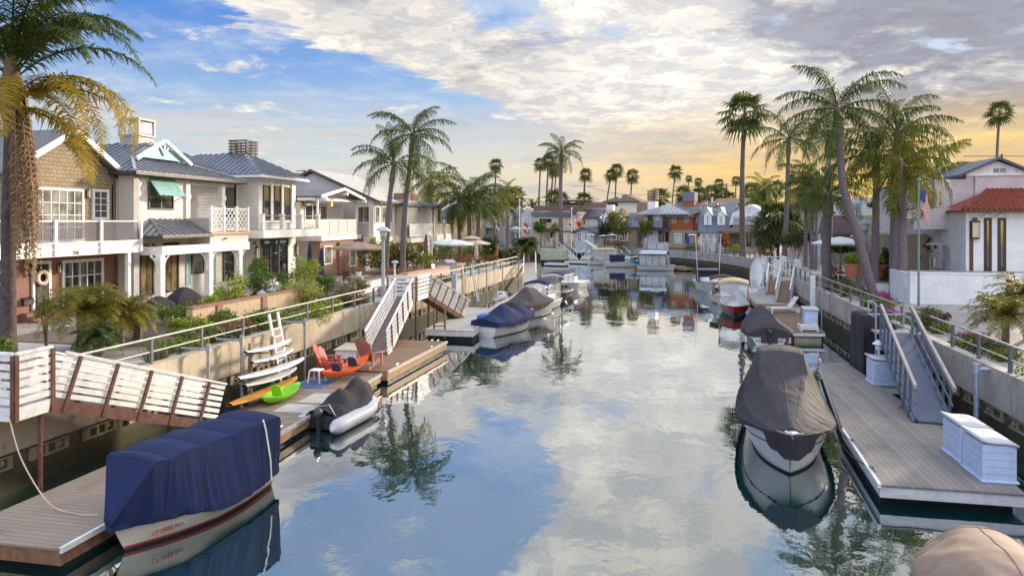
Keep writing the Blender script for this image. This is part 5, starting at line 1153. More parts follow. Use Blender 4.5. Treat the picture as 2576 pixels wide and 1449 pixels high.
# canopied launches
def launch(label, H, pos, rz, hullm, can, z=1.75, arch=.18, fringe=.12, posts=3, clear=True, t0=.16, t1=.72, band=None, w=.92, cl=None, trim=None):
    r = boat(label, H, pos, rz, hullm, 'electric_launch'); ya, yb = (t0-.5)*H.L, (t1-.5)*H.L; hw = H.B/2*w; n = 12; zz = lambda x: z+arch*(1-(x/hw)**2)
    rows = [[(hw*(-1+2*k/n), ya+(yb-ya)*i/8, zz(hw*(-1+2*k/n))-.10*abs(i/4-1)**4) for k in range(n+1)] for i in range(9)]
    c = MB().grid(rows); c.prism([Vector(p)-Vector((0,0,.02)) for p in rows[0]], (0,0,-.0001)) if 0 else None
    can_o = c.build('canopy', can, r, smooth=True); sd = can_o.modifiers.new('cloth', 'SOLIDIFY'); sd.thickness = .025
    m = MB(); q = 9
    for k in range(q):                                # scalloped edge
        for (xa, yc0, dx, dy) in ((-hw, ya+(yb-ya)*k/q, 0, (yb-ya)/q), (hw, ya+(yb-ya)*k/q, 0, (yb-ya)/q)):
            P = [(xa, yc0+dy*u, z-.01-(fringe*math.sin(u*math.pi)**.6 if v else -.0)) for v, u in ((0,0),(0,1),(1,.85),(1,.5),(1,.15))]; m.prism(P, (.012*(1 if xa > 0 else -1),0,0))
        x0 = -hw+2*hw*k/q; dx = 2*hw/q
        for yc in (ya, yb): m.prism([(x0,yc,zz(x0)-.11),(x0+dx,yc,zz(x0+dx)-.11),(x0+dx*.85,yc,zz(x0+dx)-.12-fringe*.7),(x0+dx*.5,yc,zz(x0+dx*.5)-.12-fringe),(x0+dx*.15,yc,zz(x0)-.12-fringe*.7)], (0,.012*(1 if yc > 0 else -1),0))
    m.build('scalloped_edge', trim or can, can_o)
    for s_ in (-1, 1):
        for i in range(posts): y = ya+.08+(yb-ya-.16)*i/(posts-1); MB().tube([(s_*hw*.95,y,H.gz(.5)-.03),(s_*hw*.95,y,z+.01)],.022,6).build('post', STEEL if not cl else cl, r)
    if clear:
        for s_ in (-1, 1): MB().box(s_*hw*.93-.004,ya+.1,H.gz(.5)+.02,s_*hw*.93+.004,yb-.1,z-.05).build('side_window', CLEARV, r)
        MB().prism([(-hw*.9,yb-.05,z-.02),(hw*.9,yb-.05,z-.02),(hw*.82,yb+.22,H.gz(.7)+.06),(-hw*.82,yb+.22,H.gz(.7)+.06)],(0,.008,0)).build('windscreen', CLEARV, r)
    MB().box(-hw*.8,ya+.15,H.gz(.3)-.02,-hw*.45,yb-.4,H.gz(.3)+.18).box(hw*.45,ya+.15,H.gz(.3)-.02,hw*.8,yb-.4,H.gz(.3)+.18).box(-hw*.6,ya,H.gz(.3)-.02,hw*.6,ya+.12,H.gz(.3)+.32).build('bench_seat', plain('dark_bench_vinyl', (.06,.055,.06), .5), r)
    if band: H.band(*band[:2]).build('sheer_band', band[2], r, smooth=True)
    H.band(-.3,.05).build('bottom_paint', ANTI, r, smooth=True)
    return r
DH = lambda L=5.2, B=2.0: Hull(L, B, .82, .66, .25, .7, .25, 2.0, .45, .7)
launch('red launch with tan canopy, bow to the viewer', DH(5.6,2.25), (5.15,51.9), R_(180-5), HULLR, TANC, 2.25, .22, .12, band=(.06,.34,plain('dark_green_black_band', (.012,.03,.03), .3)), cl=TANC)
launch('white launch with black arched canopy behind the red one', DH(5.4,2.2), (4.95,58.6), R_(180-4), HULLW, BLKCOV, 1.95, .25, .1, clear=False, trim=TANC)
launch('white launch with navy canopy and scalloped edge, on the left', DH(5.,2.1), (-8.6,51.0), R_(180-12), HULLW, NAVY, 2.05, .2, .12)
launch('navy hulled launch with navy canopy and white scallops', DH(5.2,2.1), (-8.5,58.3), R_(180-10), HULLN, NAVYD, 2.1, .2, .12, trim=WHITE, clear=False, band=((.82,),(.99,),HULLW))
# left bank covered runabouts
H = Hull(5.1, 2.05, 1.08, .86, .25, .86, .7, 2.2, .45, .62); r = boat('white runabout under a navy cover with a light blue patch, stern toward the gangway', H, (-8.75,40.6), R_(-22), HULLW)
cover(H, [(0,1.05),(.12,1.2),(.36,1.72),(.52,1.36),(.62,1.52),(.72,1.38),(.85,1.15),(1,1.1)], [(0,.25),(.3,.34),(.7,.30),(1,.1)], 1.3, t1=.90, over=.05, wrk=.016).build('boat_cover', NAVY, r, smooth=True)
MB().ball((-.45,-1.9,1.02),.55,.4,.2,12,8).build('sky_blue_tarp', cloth('sky_blue_tarp', (.03,.16,.48), .2), r, smooth=True); H.band((.45,),(.48,)).build('stripe', RUBG, r, smooth=True); H.band(-.25,.05).build('bottom_paint', ANTI, r, smooth=True)
H = Hull(5.6, 2.2, 1.3, 1.0, .25, .86, .7, 2.2, .45, .62); r = boat('white hulled boat under a charcoal tented cover, beyond the navy covered one', H, (-8.5,47.6), R_(-22), HULLW)
cover(H, [(0,1.2),(.1,1.45),(.3,2.1),(.45,2.0),(.6,1.45),(.8,1.2),(1,1.1)], [(0,.35),(.35,.40),(.62,.1),(1,.0)], 1.2, t1=.64, over=.05, wrk=.016).build('boat_cover', cloth('charcoal_boat_canvas', (.065,.055,.055), .25), r, smooth=True); H.band(-.25,.05).build('bottom_paint', ANTI, r, smooth=True)
H = Hull(5.2, 2.1, .9, .75, .25, .86, .7, 2.2, .45, .55); r = boat('open white skiff beyond the navy launch', H, (-8.3,66.0), R_(180-14), HULLW); MB().box(-.5,-.6,.7,.5,.4,1.25).prism([(-.5,.4,1.2),(.5,.4,1.2),(.4,.6,1.65),(-.4,.6,1.65)],(0,.02,0)).build('console', HULLW, r, bevel=.03)
# cabin boat with outriggers, beyond the black topped launch
H = Hull(6.4, 2.4, 1.15, .85, .3, .88, .8, 2.2, .45, .55); r = boat('white fishing boat with black enclosure and two tall outrigger poles', H, (4.4,67.5), R_(180+4), HULLW)
MB().box(-.9,-1.6,.85,.9,.7,1.95).build('enclosure', BLKCOV, r, bevel=.06); MB().box(-1.,-1.7,1.96,1.,.9,2.06).build('hardtop', plain('purple_grey_canvas', (.10,.08,.12), .7), r, bevel=.03); MB().prism([(-.85,.72,1.0),(.85,.72,1.0),(.75,1.6,1.02),(-.75,1.6,1.02)],(0,0,.35)).build('cabin', HULLW, r, bevel=.06)
for s_ in (-1, 1): MB().tube([(s_*.95,.3,1.0),(s_*1.15,.1,5.3)],.03,6).build('outrigger_pole', WHITE, r)
MB().tube([(-.8,2.9,1.5),(0,3.3,1.6),(.8,2.9,1.5)],.02,6).build('bow_rail', STEEL, r)
# ------------------------------------------------------------------ houses beyond the bend
H_ = reg(1400,500,5.152); I_ = reg(1740,500,5.152); O_ = reg(1200,430,5.152); M_ = reg(2080,560,4.829); L_ = reg(2280,500,3.623); N_ = reg(1950,100,2.4146)
BLUEW = siding('blue_grey_lap_siding', (.36,.39,.45), .2); TANW = plain('tan_wall', (.34,.27,.19), .85, .14, 1.5, bmp=.2); CREAMW = plain('cream_wall', (.66,.58,.42), .85, .12, 1.2, bmp=.2); REDSH = bricky('red_cedar_shingles', (.52,.15,.06), (.38,.10,.045), (.15,.05,.03), .3, .22, .03, .4)
WBLUE = plain('white_wall', (.72,.73,.76), .8, .12, 1.2, bmp=.25, dirt=(.50,.49,.50), streak=.45); PINKW = plain('pink_stucco', (.58,.44,.39), .85, .1, 1.5, bmp=.2); MAUVE = plain('mauve_stucco', (.56,.50,.54), .85, .14, 1.1, bmp=.35, bscale=30, dirt=(.40,.36,.38), streak=.4); BLACKM = plain('black_opening', (.015,.013,.014), .8); SLATE = bricky('slate_shingles', (.20,.21,.27), (.165,.175,.23), (.10,.10,.13), .3, .2, .012, .5, .8, .7, flat=True)
FG = 'houses beyond the bend'
def fh(label, name, R, x0, x1, ye, yr, dep, ang, wall, roof, rt='gu', depth=9., gz=2.0, wins=(), over=.4):
    P = PD(*R(x0, ye), dep); fr = Fr(P.x, P.y, gz, ang); h = house(fr, name, label, FG); u1 = fr.at(R(x1, ye))[0]; xm = (x0+x1)/2; ze = fr.at(R(xm, ye))[1]; zr = fr.at(R(xm, yr), depth/2 if rt != 'gy' else 0)[1] if rt != 'flat' else ze
    m = MB().box(0,0,-.8,u1,depth,ze)
    if rt == 'gu': m.prism([(.001,.02,ze+.001),(.001,depth-.02,ze+.001),(.001,depth/2,zr-.1)], (u1-.002,0,0))
    if rt == 'gy': m.prism([(.02,.001,ze+.001),(u1-.02,.001,ze+.001),(u1/2,.001,zr-.1)], (0,depth-.002,0))
    m.build('wall', wall, h)
    if rt != 'flat':
        m = MB(); o = over
        if rt == 'gu': k = o*(zr-ze)/(depth/2); gable_u(m, -o, u1+o, -o, depth+o, ze-k+.1, zr+.05, .2)
        elif rt == 'gy': k = o*(zr-ze)/(u1/2); gable_y(m, -o, u1+o, -o, depth+o, ze-k+.1, zr+.05, .2)
        else: solid_hip(m, -o, u1+o, -o, depth+o, ze+.02, zr, t=.2)
        m.build('roof', roof, h)
    for w_ in wins:
        a, b, c, d = w_[:4]; win(h, fr.rect(R(a,b), R(c,d)), 0, *(w_[4:6] if len(w_) > 5 else (1,1)), fm=w_[6] if len(w_) > 6 else WHITE, gm=w_[7] if len(w_) > 7 else GLASS, fw=.13, mw=.06, name=w_[8] if len(w_) > 8 else 'window')
    return fr, h, u1, ze, zr
def blk(fr, h, R, a, b, y0, y1, mat, name):      # a block of the facade between two photo points
    q = fr.rect(R(*a), R(*b), y0); return MB().box(q[0],y0,q[1],q[2],y1,q[3]).build(name, mat, h)
def rails(fr, h, R, a, b, y0, mat, n=12, name='balcony_railing'):
    q = fr.rect(R(*a), R(*b), y0); m = MB().box(q[0],y0-.04,q[3]-.09,q[2],y0+.04,q[3]).box(q[0],y0-.03,q[1],q[2],y0+.03,q[1]+.08)
    for k in range(n+1): x = q[0]+(q[2]-q[0])*k/n; m.box(x-.035,y0-.025,q[1]+.081,x+.035,y0+.025,q[3]-.091)
    return m.build(name, mat, h)
fr, h, *_ = fh('brown gabled house with dark blue roof behind the grey house', 'brown_house', O_, 60, 300, 880, 700, 112, -20, TANW, NAVYR, 'gu', 9, wins=[(155,915,210,975,2,2),(215,895,270,985,2,3)])
blk(fr, h, O_, (215,745), (290,672), 3.5, 5., WHITE, 'chimney')
fr, h, *_ = fh('plain tan house with a tall flat wall behind the feather palms', 'tan_house', O_, 275, 425, 850, 760, 126, -15, TANW, BROWNR, 'gu', 8, wins=[(430,905,480,1005,2,3)])
fr, h, *_ = fh('blue grey house with a long balcony behind the left palms', 'blue_house', O_, 425, 870, 865, 740, 130, -15, BLUEW, NAVYR, 'gu', 10, wins=[(435,905,490,1005,2,3),(575,880,640,970,2,1),(685,880,765,965,2,1),(445,1100,520,1170,3,1),(590,1090,660,1180,1,1,WHITE,GLASS,'door'),(680,1100,760,1170,2,1),(785,880,840,965,2,1)])
blk(fr, h, O_, (555,1040), (865,975), -1.4, -.003, BLUEW, 'balcony'); q = fr.rect(O_(430,1080), O_(870,1045), 0); MB().prism([(q[0],-1.5,q[1]),(q[2],-1.5,q[1]),(q[2],-.003,q[3]),(q[0],-.003,q[3])],(0,0,.12)).build('porch_roof', NAVYR, h)
fr, h, *_ = fh('taupe house with dark hipped roof behind the left flagpoles', 'taupe_house', O_, 935, 1285, 870, 775, 136, -12, TANW, GREYR, 'hip', 9, wins=[(965,890,1005,960,1,1),(1195,890,1235,960,1,1),(1105,1105,1150,1165,2,2),(1000,1095,1060,1180,2,1)])
rails(fr, h, O_, (940,1090), (1280,1055), -1.2, WHITE, 14)
fr, h, *_ = fh('pale grey modern house with a slanted side wall', 'modern_house', O_, 1262, 1440, 870, 870, 128, -10, plain('pale_grey_wall', (.50,.47,.49), .85, .08), None, 'flat', 9, wins=[(1275,888,1302,960,1,2),(1330,888,1362,960,1,2),(1275,985,1302,1050,1,1),(1330,985,1362,1045,1,1),(1395,900,1420,1050,1,1)])
q = fr.rect(O_(1255,870), O_(1400,765)); MB().prism([(q[0],.01,q[1]+.002),(q[2],.01,q[1]+.002),(q[2],.01,q[3]),(q[0]+(q[2]-q[0])*.55,.01,q[3])],(0,8.9,0)).build('parapet', bpy.data.materials['pale_grey_wall'], h)
fr, h, u1, ze, zr = fh('cream house with a wooden roof deck and navy roof skirt', 'deck_house', H_, 405, 1000, 512, 512, 126, -8, CREAMW, None, 'flat', 12, wins=[(485,540,680,618,1,1,CREAM,BLACKM,'loggia'),(690,725,715,770,1,1,DARKM,GLASS,'small_window')])
DECKW = plain('roof_deck_timber', (.23,.15,.115), .8, .25, 4.); q = fr.rect(H_(390,512), H_(1000,448)); 
MB().prism([(q[0],-.5,q[1]+.003),(q[0],.6,q[3]),(q[0],11,q[3]),(q[0],11.5,q[1]+.003)],((q[2]-q[0]),0,0)).build('roof_skirt', NAVYR, h)
rails(fr, h, H_, (415,446), (1130,362), .8, DECKW, 26, 'roof_deck_railing'); q = fr.rect(H_(415,440), H_(1130,372), .9); MB().box(q[0],.86,q[1],q[2],.9,q[3]).build('deck_screen', DECKW, h)
blk(fr, h, H_, (640,365), (1125,320), 5., 10., plain('penthouse_timber', (.16,.10,.085), .8), 'penthouse'); blk(fr, h, H_, (730,297), (1235,278), 3.6, 11., BROWNR if 0 else plain('flat_roof_edge', (.30,.22,.18), .8), 'flat_roof'); blk(fr, h, H_, (1130,405), (1450,315), 4., 4.12, DECKW, 'deck_fence')
for x in (745, 860, 1060, 1200): blk(fr, h, H_, (x,362), (x+12,298), 4.0, 4.15, DECKW, 'deck_post')
blk(fr, h, H_, (370,702), (680,690), -1.6, -.003, DECKW, 'balcony_deck'); rails(fr, h, H_, (372,690), (678,620), -1.6, DECKW, 14); blk(fr, h, H_, (600,835), (680,705), -.12, -.003, BLACKM, 'entrance'); blk(fr, h, H_, (585,835), (643,712), -.9, -.2, plain('pale_brick_pillar', (.34,.24,.20), .9), 'brick_pillar')
fr, h, *_ = fh('long white house with pale grey roof behind the bayside shed', 'white_house', H_, 890, 1335, 525, 412, 130, -8, WBLUE, SLATE, 'gu', 10, wins=[(930,560,990,630,2,1),(1095,545,1160,640,2,1),(1325,545,1382,598,1,1,DARKM,GLASS)])
blk(fr, h, H_, (1440,450), (1545,352), 3., 5., WHITE, 'chimney')
fr, h, *_ = fh('little white gabled boathouse with navy roof edge', 'boathouse', H_, 1000, 1270, 735, 672, 117, -14, siding('pale_blue_siding', (.58,.62,.68), .2), NAVYR, 'gy', 6, wins=[(1035,750,1100,880,2,1,WHITE,GLASSB,'glazed_door'),(1135,770,1180,860,1,2)], over=.6)
q = fr.rect(H_(835,742), H_(1000,690), -1.0); MB().box(q[0],-1.2,q[1],q[2]-.3,3.,q[1]+.22).build('porch_roof', NAVYR, h)
for x in (850, 875): q = fr.rect(H_(x,890), H_(x+12,745), -1.0); MB().box(q[0],-1.05,q[1],q[2],-.9,q[3]).build('porch_post', WHITE, h)
fr, h, u1, ze, zr = fh('tan house with two small white dormers', 'dormer_house', H_, 1335, 1890, 660, 470, 121, -12, TANW, SLATE, 'gu', 11, wins=[(1530,700,1600,860,1,2,WHITE,GLASS),(1640,720,1760,870,3,1,WHITE,GLASS)])
for a, b, c, d in ((1410,625,1480,515),(1620,570,1690,505)):
    q = fr.rect(H_(a,b), H_(c,d), .4); m = MB().box(q[0],.2,q[1]-.3,q[2],3.5,q[3]).prism([(q[0],.2,q[3]+.001),(q[2],.2,q[3]+.001),((q[0]+q[2])/2,.2,q[3]+.9)],(0,4.,0)); dm = m.build('dormer', WHITE, h)
    m = MB(); gable_y(m, q[0]-.2, q[2]+.2, .05, 4.4, q[3]-.1, q[3]+1.15, .1); m.build('dormer_roof', BROWNR, dm); win(h, (q[0]+.2,q[1],q[2]-.2,q[3]-.1), .2, 2, 3, fw=.1)
q = fr.rect(H_(1885,590), H_(2040,320), 2.); MB().box(q[0],2.,q[1]-3,q[2],4.,q[3]).build('chimney', bricky('tan_brick_stack', (.36,.22,.15), (.30,.18,.12), (.3,.25,.2), .3, .1, .012), h)
fr, h, u1, ze, zr = fh('white house with a ribbed metal roof and black french doors', 'white_house', H_, 1985, 2345, 475, 350, 112, -14, WBLUE, None, 'flat', 10, wins=[(2035,498,2118,672,2,2,BRONZE,GLASS,'french_door'),(2258,490,2335,690,2,2,BRONZE,GLASS,'french_door'),(2195,720,2280,885,1,1,BRONZE,GLASS,'glass_door'),(2290,735,2355,885,1,1,BRONZE,BLACKM,'glass_door')])
m = MB(); zt = fr.at(H_(2250,345), 5)[1]; P = solid_hip(m, -.9, u1+3.2, -.9, 11, ze, zt, t=.2); ribs(m, P[0], .6, .08, .09); ribs(m, P[1], .6, .08, .09); rf = m.build('roof', plain('silver_metal_roof', (.42,.44,.48), .35, .15, 3., metal=.6), h)
q = fr.rect(H_(2045,430), H_(2155,305), 2.); c = MB().box(q[0],2.,q[1]-1,q[2],3.8,q[3]).build('chimney', WHITE, rf); m = MB()
for k in range(4): z = q[3]+.35+k*.42; m.box(q[0]-.1,1.9,z,q[2]+.1,2.0,z+.2).box(q[0]-.1,3.8,z,q[2]+.1,3.9,z+.2)
for x in (q[0], q[2]-.15): m.box(x,1.95,q[3],x+.15,2.2,q[3]+1.7).box(x,3.6,q[3],x+.15,3.85,q[3]+1.7)
for k in range(4): z = q[3]+.35+k*.42; m.box(q[0]-.12,1.95,z+.02,q[0]-.0,3.85,z+.18).box(q[2],1.95,z+.02,q[2]+.12,3.85,z+.18)
m.build('slatted_cap', DECKW, c)
blk(fr, h, H_, (1995,705), (2340,685), -1.5, -.003, DARKM, 'balcony_deck'); rails(fr, h, H_, (2000,685), (2338,580), -1.5, DARKM, 24)
for x in (2005, 2130, 2230): lantern(h, 0, fr.at(H_(x,520)), s=2.)
fr, h, u1, ze, zr = fh('red cedar shingle house over tan ground floor', 'cedar_house', I_, 588, 940, 505, 330, 110, -16, REDSH, GREYR, 'gu', 12, wins=[(635,495,698,615,2,3,plain('taupe_window_trim', (.40,.33,.27), .6),GLASSB),(820,490,878,612,2,3,plain('taupe_window_trim', (.40,.33,.27), .6),GLASSB)])
q = fr.rect(I_(592,920), I_(1000,716), -.05); MB().box(q[0]+.05,-.08,q[1]-.5,q[2],-.004,q[3]).build('ground_floor_wall', TANW, h); win(h, fr.rect(I_(675,760), I_(775,905), -.08), -.08, 5, 6, WHITE, GLASSB, .1, mw=.06); win(h, fr.rect(I_(825,755), I_(875,905), -.08), -.08, 1, 1, BRONZE, GLASS, .1, name='door')
q = fr.rect(I_(945,700), I_(1260,385), .3); MB().prism([(q[0],.3,q[1]),(q[2]+.6,.3,q[1]),(q[2]+.6,.3,q[3]),(q[0],.3,q[1]+(q[3]-q[1])*.62)],(0,8.,0)).build('side_gable_wall', REDSH, h); win(h, fr.rect(I_(985,475), I_(1075,608), .3), .3, 1, 1, bpy.data.materials['taupe_window_trim'], GLASSB, .14)
q = fr.rect(I_(940,505), I_(1255,345), .2); MB().beam((q[0]-.6,-.2,q[1]),(q[2]+.5,-.2,q[3]),.5,.22).build('gable_trim', bpy.data.materials['taupe_window_trim'], h); MB().prism([(q[0]-.6,-.3,q[1]+.1),(q[2]+.5,-.3,q[3]+.1),(q[2]+.5,9,q[3]+.1),(q[0]-.6,9,q[1]+.1)],(0,0,.15)).build('side_roof', GREYR, h)
q = fr.rect(I_(800,370), I_(952,300), 4.); MB().box(q[0],4.,q[1]-1.5,q[2],6.,q[3]).build('chimney', REDSH, h); MB().box(q[0]-.1,3.9,q[3]+.001,q[2]+.1,6.1,q[3]+1.5).build('chimney_cap', SLATE, h)
# slate gambrel house
P = PD(*I_(1040,920), 104); fr = Fr(P.x, P.y, 2.0, -16); h = house(fr, 'gambrel_house', 'slate mansard house with two white dormers and a white gambrel gable', FG)
u1 = fr.at(I_(1345,760))[0]; z1 = fr.at(I_(1200,752))[1]; z2 = fr.at(I_(1250,440),1.6)[1]; z3 = fr.at(I_(1500,335),5)[1]; u2 = fr.at(I_(1905,600),.5)[0]
MB().box(0,0,-.5,u1+1,9,z1).build('wall', WBLUE, h); MB().prism([(-.3,-.4,z1+.002),(-.3,1.5,z2),(-.3,5,z3),(-.3,9,z2-.5),(-.3,10,z1+.002)],(u1+1.6,0,0)).build('roof', SLATE, h)
for a, b in ((1062,1130),(1150,1230),(1250,1335)): win(h, fr.rect(I_(a,770), I_(b,910)), 0, 3, 2, WHITE, GLASS, .14, mw=.07)
for a, b in ((1100,1205),(1290,1395)):
    q = fr.rect(I_(a,645), I_(b,490), .3); m = MB().box(q[0],.1,q[1],q[2],4,q[3]).prism([(q[0],.1,q[3]+.001),(q[2],.1,q[3]+.001),((q[0]+q[2])/2,.1,q[3]+.8)],(0,4.2,0)); dm = m.build('dormer', WHITE, h); m = MB(); gable_y(m, q[0]-.2, q[2]+.2, -.1, 4.6, q[3]-.1, q[3]+1.05, .1); m.build('dormer_roof', WHITE, dm); win(h, (q[0]+.35,q[1]+.2,q[2]-.35,q[3]-.1), .1, 2, 2, fw=.1)
g0 = fr.at(I_(1450,640), -.6); gA = fr.at(I_(1500,470), -.6); gB = fr.at(I_(1600,420), -.6); gC = fr.at(I_(1750,342), -.6); gD = fr.at(I_(1910,420), -.6); gE = (gD[0]+.4, g0[1])
MB().prism([(p[0],-.6,p[1]) for p in (g0,gE,gD,gC,gB,gA)],(0,7.,0)).build('gambrel_gable', WBLUE, h); MB().box(g0[0]+.5,-.4,-.5,gE[0],6,g0[1]-.002).build('side_wall', PINKW, h)
win(h, fr.rect(I_(1738,385), I_(1775,430), -.6), -.6, 1, 3, WHITE, GLASSB, .08, name='louvre'); win(h, fr.rect(I_(1695,500), I_(1775,560), -.6), -.6, 2, 1, WHITE, GLASSB, .1); rails(fr, h, I_, (1515,570), (1905,530), -2., DECKW, 20); blk(fr, h, I_, (1510,640), (1905,572), -1.9, -.62, plain('mauve_parapet', (.50,.45,.50), .8), 'parapet')
# brown roofed cottage with a dark porch
P = PD(*I_(1370,960), 98); fr = Fr(P.x, P.y, 2.0, -16); h = house(fr, 'porch_cottage', 'tan cottage with low brown tiled roof and a deep dark porch', FG); u1 = fr.at(I_(1905,800))[0]; z1 = fr.at(I_(1500,738))[1]; z2 = fr.at(I_(1600,628),4)[1]; up = fr.at(I_(1640,800))[0]
MB().box(up,0,-.5,u1,8,z1).box(0.2,2.2,-.5,up,8,z1-.002).build('wall', plain('taupe_plaster', (.42,.33,.27), .85), h); m = MB(); solid_hip(m, -.8, u1+.6, -.7, 8.8, z1+.03, z2, t=.3); m.build('roof', BROWNR, h)
win(h, fr.rect(I_(1700,748), I_(1772,950)), 0, 1, 1, BRONZE, GLASS, .14, name='door')
for x in (1385, 1455, 1600): u = fr.at(I_(x,850))[0]; MB().box(u,0,-.5,u+.25,.25,z1-.01).build('porch_post', DECKW, h)
fr, h, *_ = fh('long brown tiled roof house behind the cedar house', 'brown_roof_house', I_, 1250, 1890, 335, 262, 132, -12, TANW, BROWNR, 'gu', 12)
fr, h, *_ = fh('hilltop white house with brown hipped roof above the roof deck', 'hip_roof_house', H_, 1455, 1890, 305, 205, 160, -10, plain('ivory_wall', (.74,.70,.62), .8), BROWNR, 'hip', 12, wins=[(1465,325,1618,372,3,1,DARKM,GLASS),(1675,310,1690,370,1,1),(1725,310,1745,365,1,1),(1810,360,1860,380,1,1)], over=.8)
blk(fr, h, H_, (1618,385), (1662,225), 1., 2.4, WHITE, 'chimney'); q = fr.rect(H_(1760,300), H_(1835,255), 3.); MB().prism([(q[0],1.2,q[1]+.5),(q[2],1.2,q[1]+.2),(q[2],2.6,q[3]),(q[0],2.6,q[3]+.3)],(0,0,.1)).build('skylight', WHITE, h)
# right bank houses behind the palms
fr, h, *_ = fh('pink stucco house behind the pale feather palm', 'pink_house', M_, 480, 900, 60, -20, 92, -40, PINKW, BROWNR, 'hip', 9, wins=[(550,85,580,190,1,1),(600,90,640,190,1,1)])
fr, h, *_ = fh('white gabled house front glimpsed between the thin palms', 'white_house', M_, 850, 1130, 130, 60, 86, -50, WBLUE, SLATE, 'gy', 8)
P = PD(*M_(920,690), 74); fr = Fr(P.x, P.y, 2.0, -30); h = house(fr, 'mansard_house', 'tan house with purple shingle mansard behind the leaning palm', FG); u1 = fr.at(M_(1660,600))[0]; za = fr.at(M_(1200,430))[1]; zb = fr.at(M_(1200,185), 1.)[1]; zt = fr.at(M_(1500,-60))[1]
MB().box(0,.6,-.5,u1,9,za).build('wall', TANW, h); MB().prism([(0,-.3,za+.002),(0,.9,zb),(0,9,zb),(0,9.4,za+.002)],(u1*.66,0,0)).build('mansard', bricky('purple_shingles', (.20,.12,.15), (.15,.09,.115), (.07,.05,.06), .3, .22, .03, .4, flat=True), h); MB().prism([(u1*.665,-.35,za+.003),(u1*.665,.3,zb),(u1*.665,9,zb),(u1*.665,9.4,za+.003)],(u1*.34,0,0)).build('plain_mansard', plain('khaki_panel', (.36,.31,.22), .8), h)
MB().box(u1*.25,1.2,zb+.002,u1,8.8,zt).build('upper_wall', STUCCO, h); q = fr.rect(M_(1420,105), M_(1495,8), 1.2); win(h, q, 1.2, 1, 1, TEAL, GLASSB, .16); MB().beam((q[0],1.13,q[1]),(q[2],1.13,q[3]),.04,.1).beam((q[0],1.13,q[3]),(q[2],1.13,q[1]),.04,.1).build('window_cross', TEAL, h)
P = PD(*M_(1640,700), 62); fr = Fr(P.x, P.y, 2.0, -20); h = house(fr, 'timber_house', 'dark timbered house with white balcony frames between palm trunks', FG); u1 = fr.at(M_(2080,600))[0]; zt = fr.at(M_(1800,20))[1]
MB().box(0,0,-.5,u1,9,zt).build('wall', bricky('dark_brown_shingles', (.06,.035,.035), (.045,.028,.03), (.02,.015,.015), .3, .15, .02), h); zq = fr.at(M_(1800,235))[1]; MB().box(.3,-.5,zq-.25,u1,-.003,zq).build('balcony_deck', WHITE, h)
for a in (1722, 1805, 1960): u = fr.at(M_(a,300), -.4)[0]; MB().box(u,-.5,-.4,u+.16,-.34,zq-.26).build('porch_post', WHITE, h); MB().box(u,-.5,zq+.002,u+.12,-.38,zt-.6).build('porch_post', WHITE, h)
win(h, fr.rect(M_(1722,215), M_(1815,90)), 0, 2, 1, WHITE, GLASS, .1); m = MB(); gable_y(m, -.4, u1+.4, -.7, 9.4, zt-.1, zt+1.2, .2); m.build('roof', BROWNR, h)
# big mauve house and its tile roofed wing (walls facing the viewer)
f = Fr(16.5, 50, 2.0, 0); h = house(f, 'mauve_house', 'large mauve stucco house with vented white gable on the right'); u0 = f.at(ID(2352,500))[0]; u1 = f.at(ID(2690,500))[0]; ze = f.at(ID(2500,437))[1]; zp = f.at(ID(2508,405), -.3)[1]; uL = f.at(N_(1760,925))[0]; uP = f.at(ID(2508,405))[0]; zm = f.at(L_(900,490))[1]; zr = f.at(L_(980,285))[1]; uBl = f.at(L_(835,400))[0]
MB().box(uL,0,-.5,u1,12,ze).build('wall', MAUVE, h); MB().box(u0,.0,-.5,uL-.001,12,f.at(ID(2360,452))[1]).build('side_wall', MAUVE, h)
MB().prism([(uL-.1,-.05,ze+.001),(2*uP-uL+.1,-.05,ze+.001),(uP,-.05,zp)],(0,12,0)).build('gable', plain('white_gable_boards', (.72,.72,.76), .6), h); m = MB(); gable_y(m, uL-.5, 2*uP-uL+.5, -.4, 12.4, ze-.05, zp+.25, .15); m.build('roof', SLATE, h)
q = f.rect(N_(1945,888), N_(2028,915), -.05); m = MB()
for k in range(4): z = q[1]+(q[3]-q[1])*k/4; m.box(q[0],-.09,z,(q[0]+q[2])/2-.04,-.052,z+.09).box((q[0]+q[2])/2+.04,-.09,z,q[2],-.052,z+.09)
m.build('gable_vent', plain('grey_louvre', (.4,.4,.42), .6), h); m = MB().box(uL,-.1,ze-.14,u1,-.002,ze-.001); m.build('eave_trim', WHITE, h); u = f.at(N_(1822,1000))[0]; MB().tube([(u,-.08,.5),(u,-.08,ze-.15)],.07,8).build('downspout', MAUVE, h)
MB().box(uBl,-1.5,zm,u0+1.2,-.003,zr).build('balcony', MAUVE, h); q = f.rect(L_(845,385), L_(970,300), -1.5); m = MB()
for k in range(4): z = q[1]+(q[3]-q[1])*k/4; m.box(q[0],-1.56,z,q[2],-1.502,z+.1)
m.build('balcony_slats', WHITE, h); win(h, f.rect(L_(1145,90), L_(1215,270)), 0, 1, 1, plain('beige_trim', (.5,.44,.36), .6), GLASS, .14, name='balcony_door'); win(h, f.rect(L_(1035,130), L_(1075,260), .0), 0, 1, 1, BRONZE, GLASS, .1)
MB().box(uBl-.5,1.,-.5,u0-.001,10,zm-.4).build('lower_wall', TANW, h); q = f.rect(L_(835,290), L_(950,150), 1.); MB().box(q[0]-.2,.6,q[1],q[2],3,q[3]+.4).build('upper_bay', WBLUE, h); win(h, (q[0]+.1,q[1]+.1,q[2]-.6,q[3]-.2), .6, 2, 1, WHITE, GLASSB, .12)
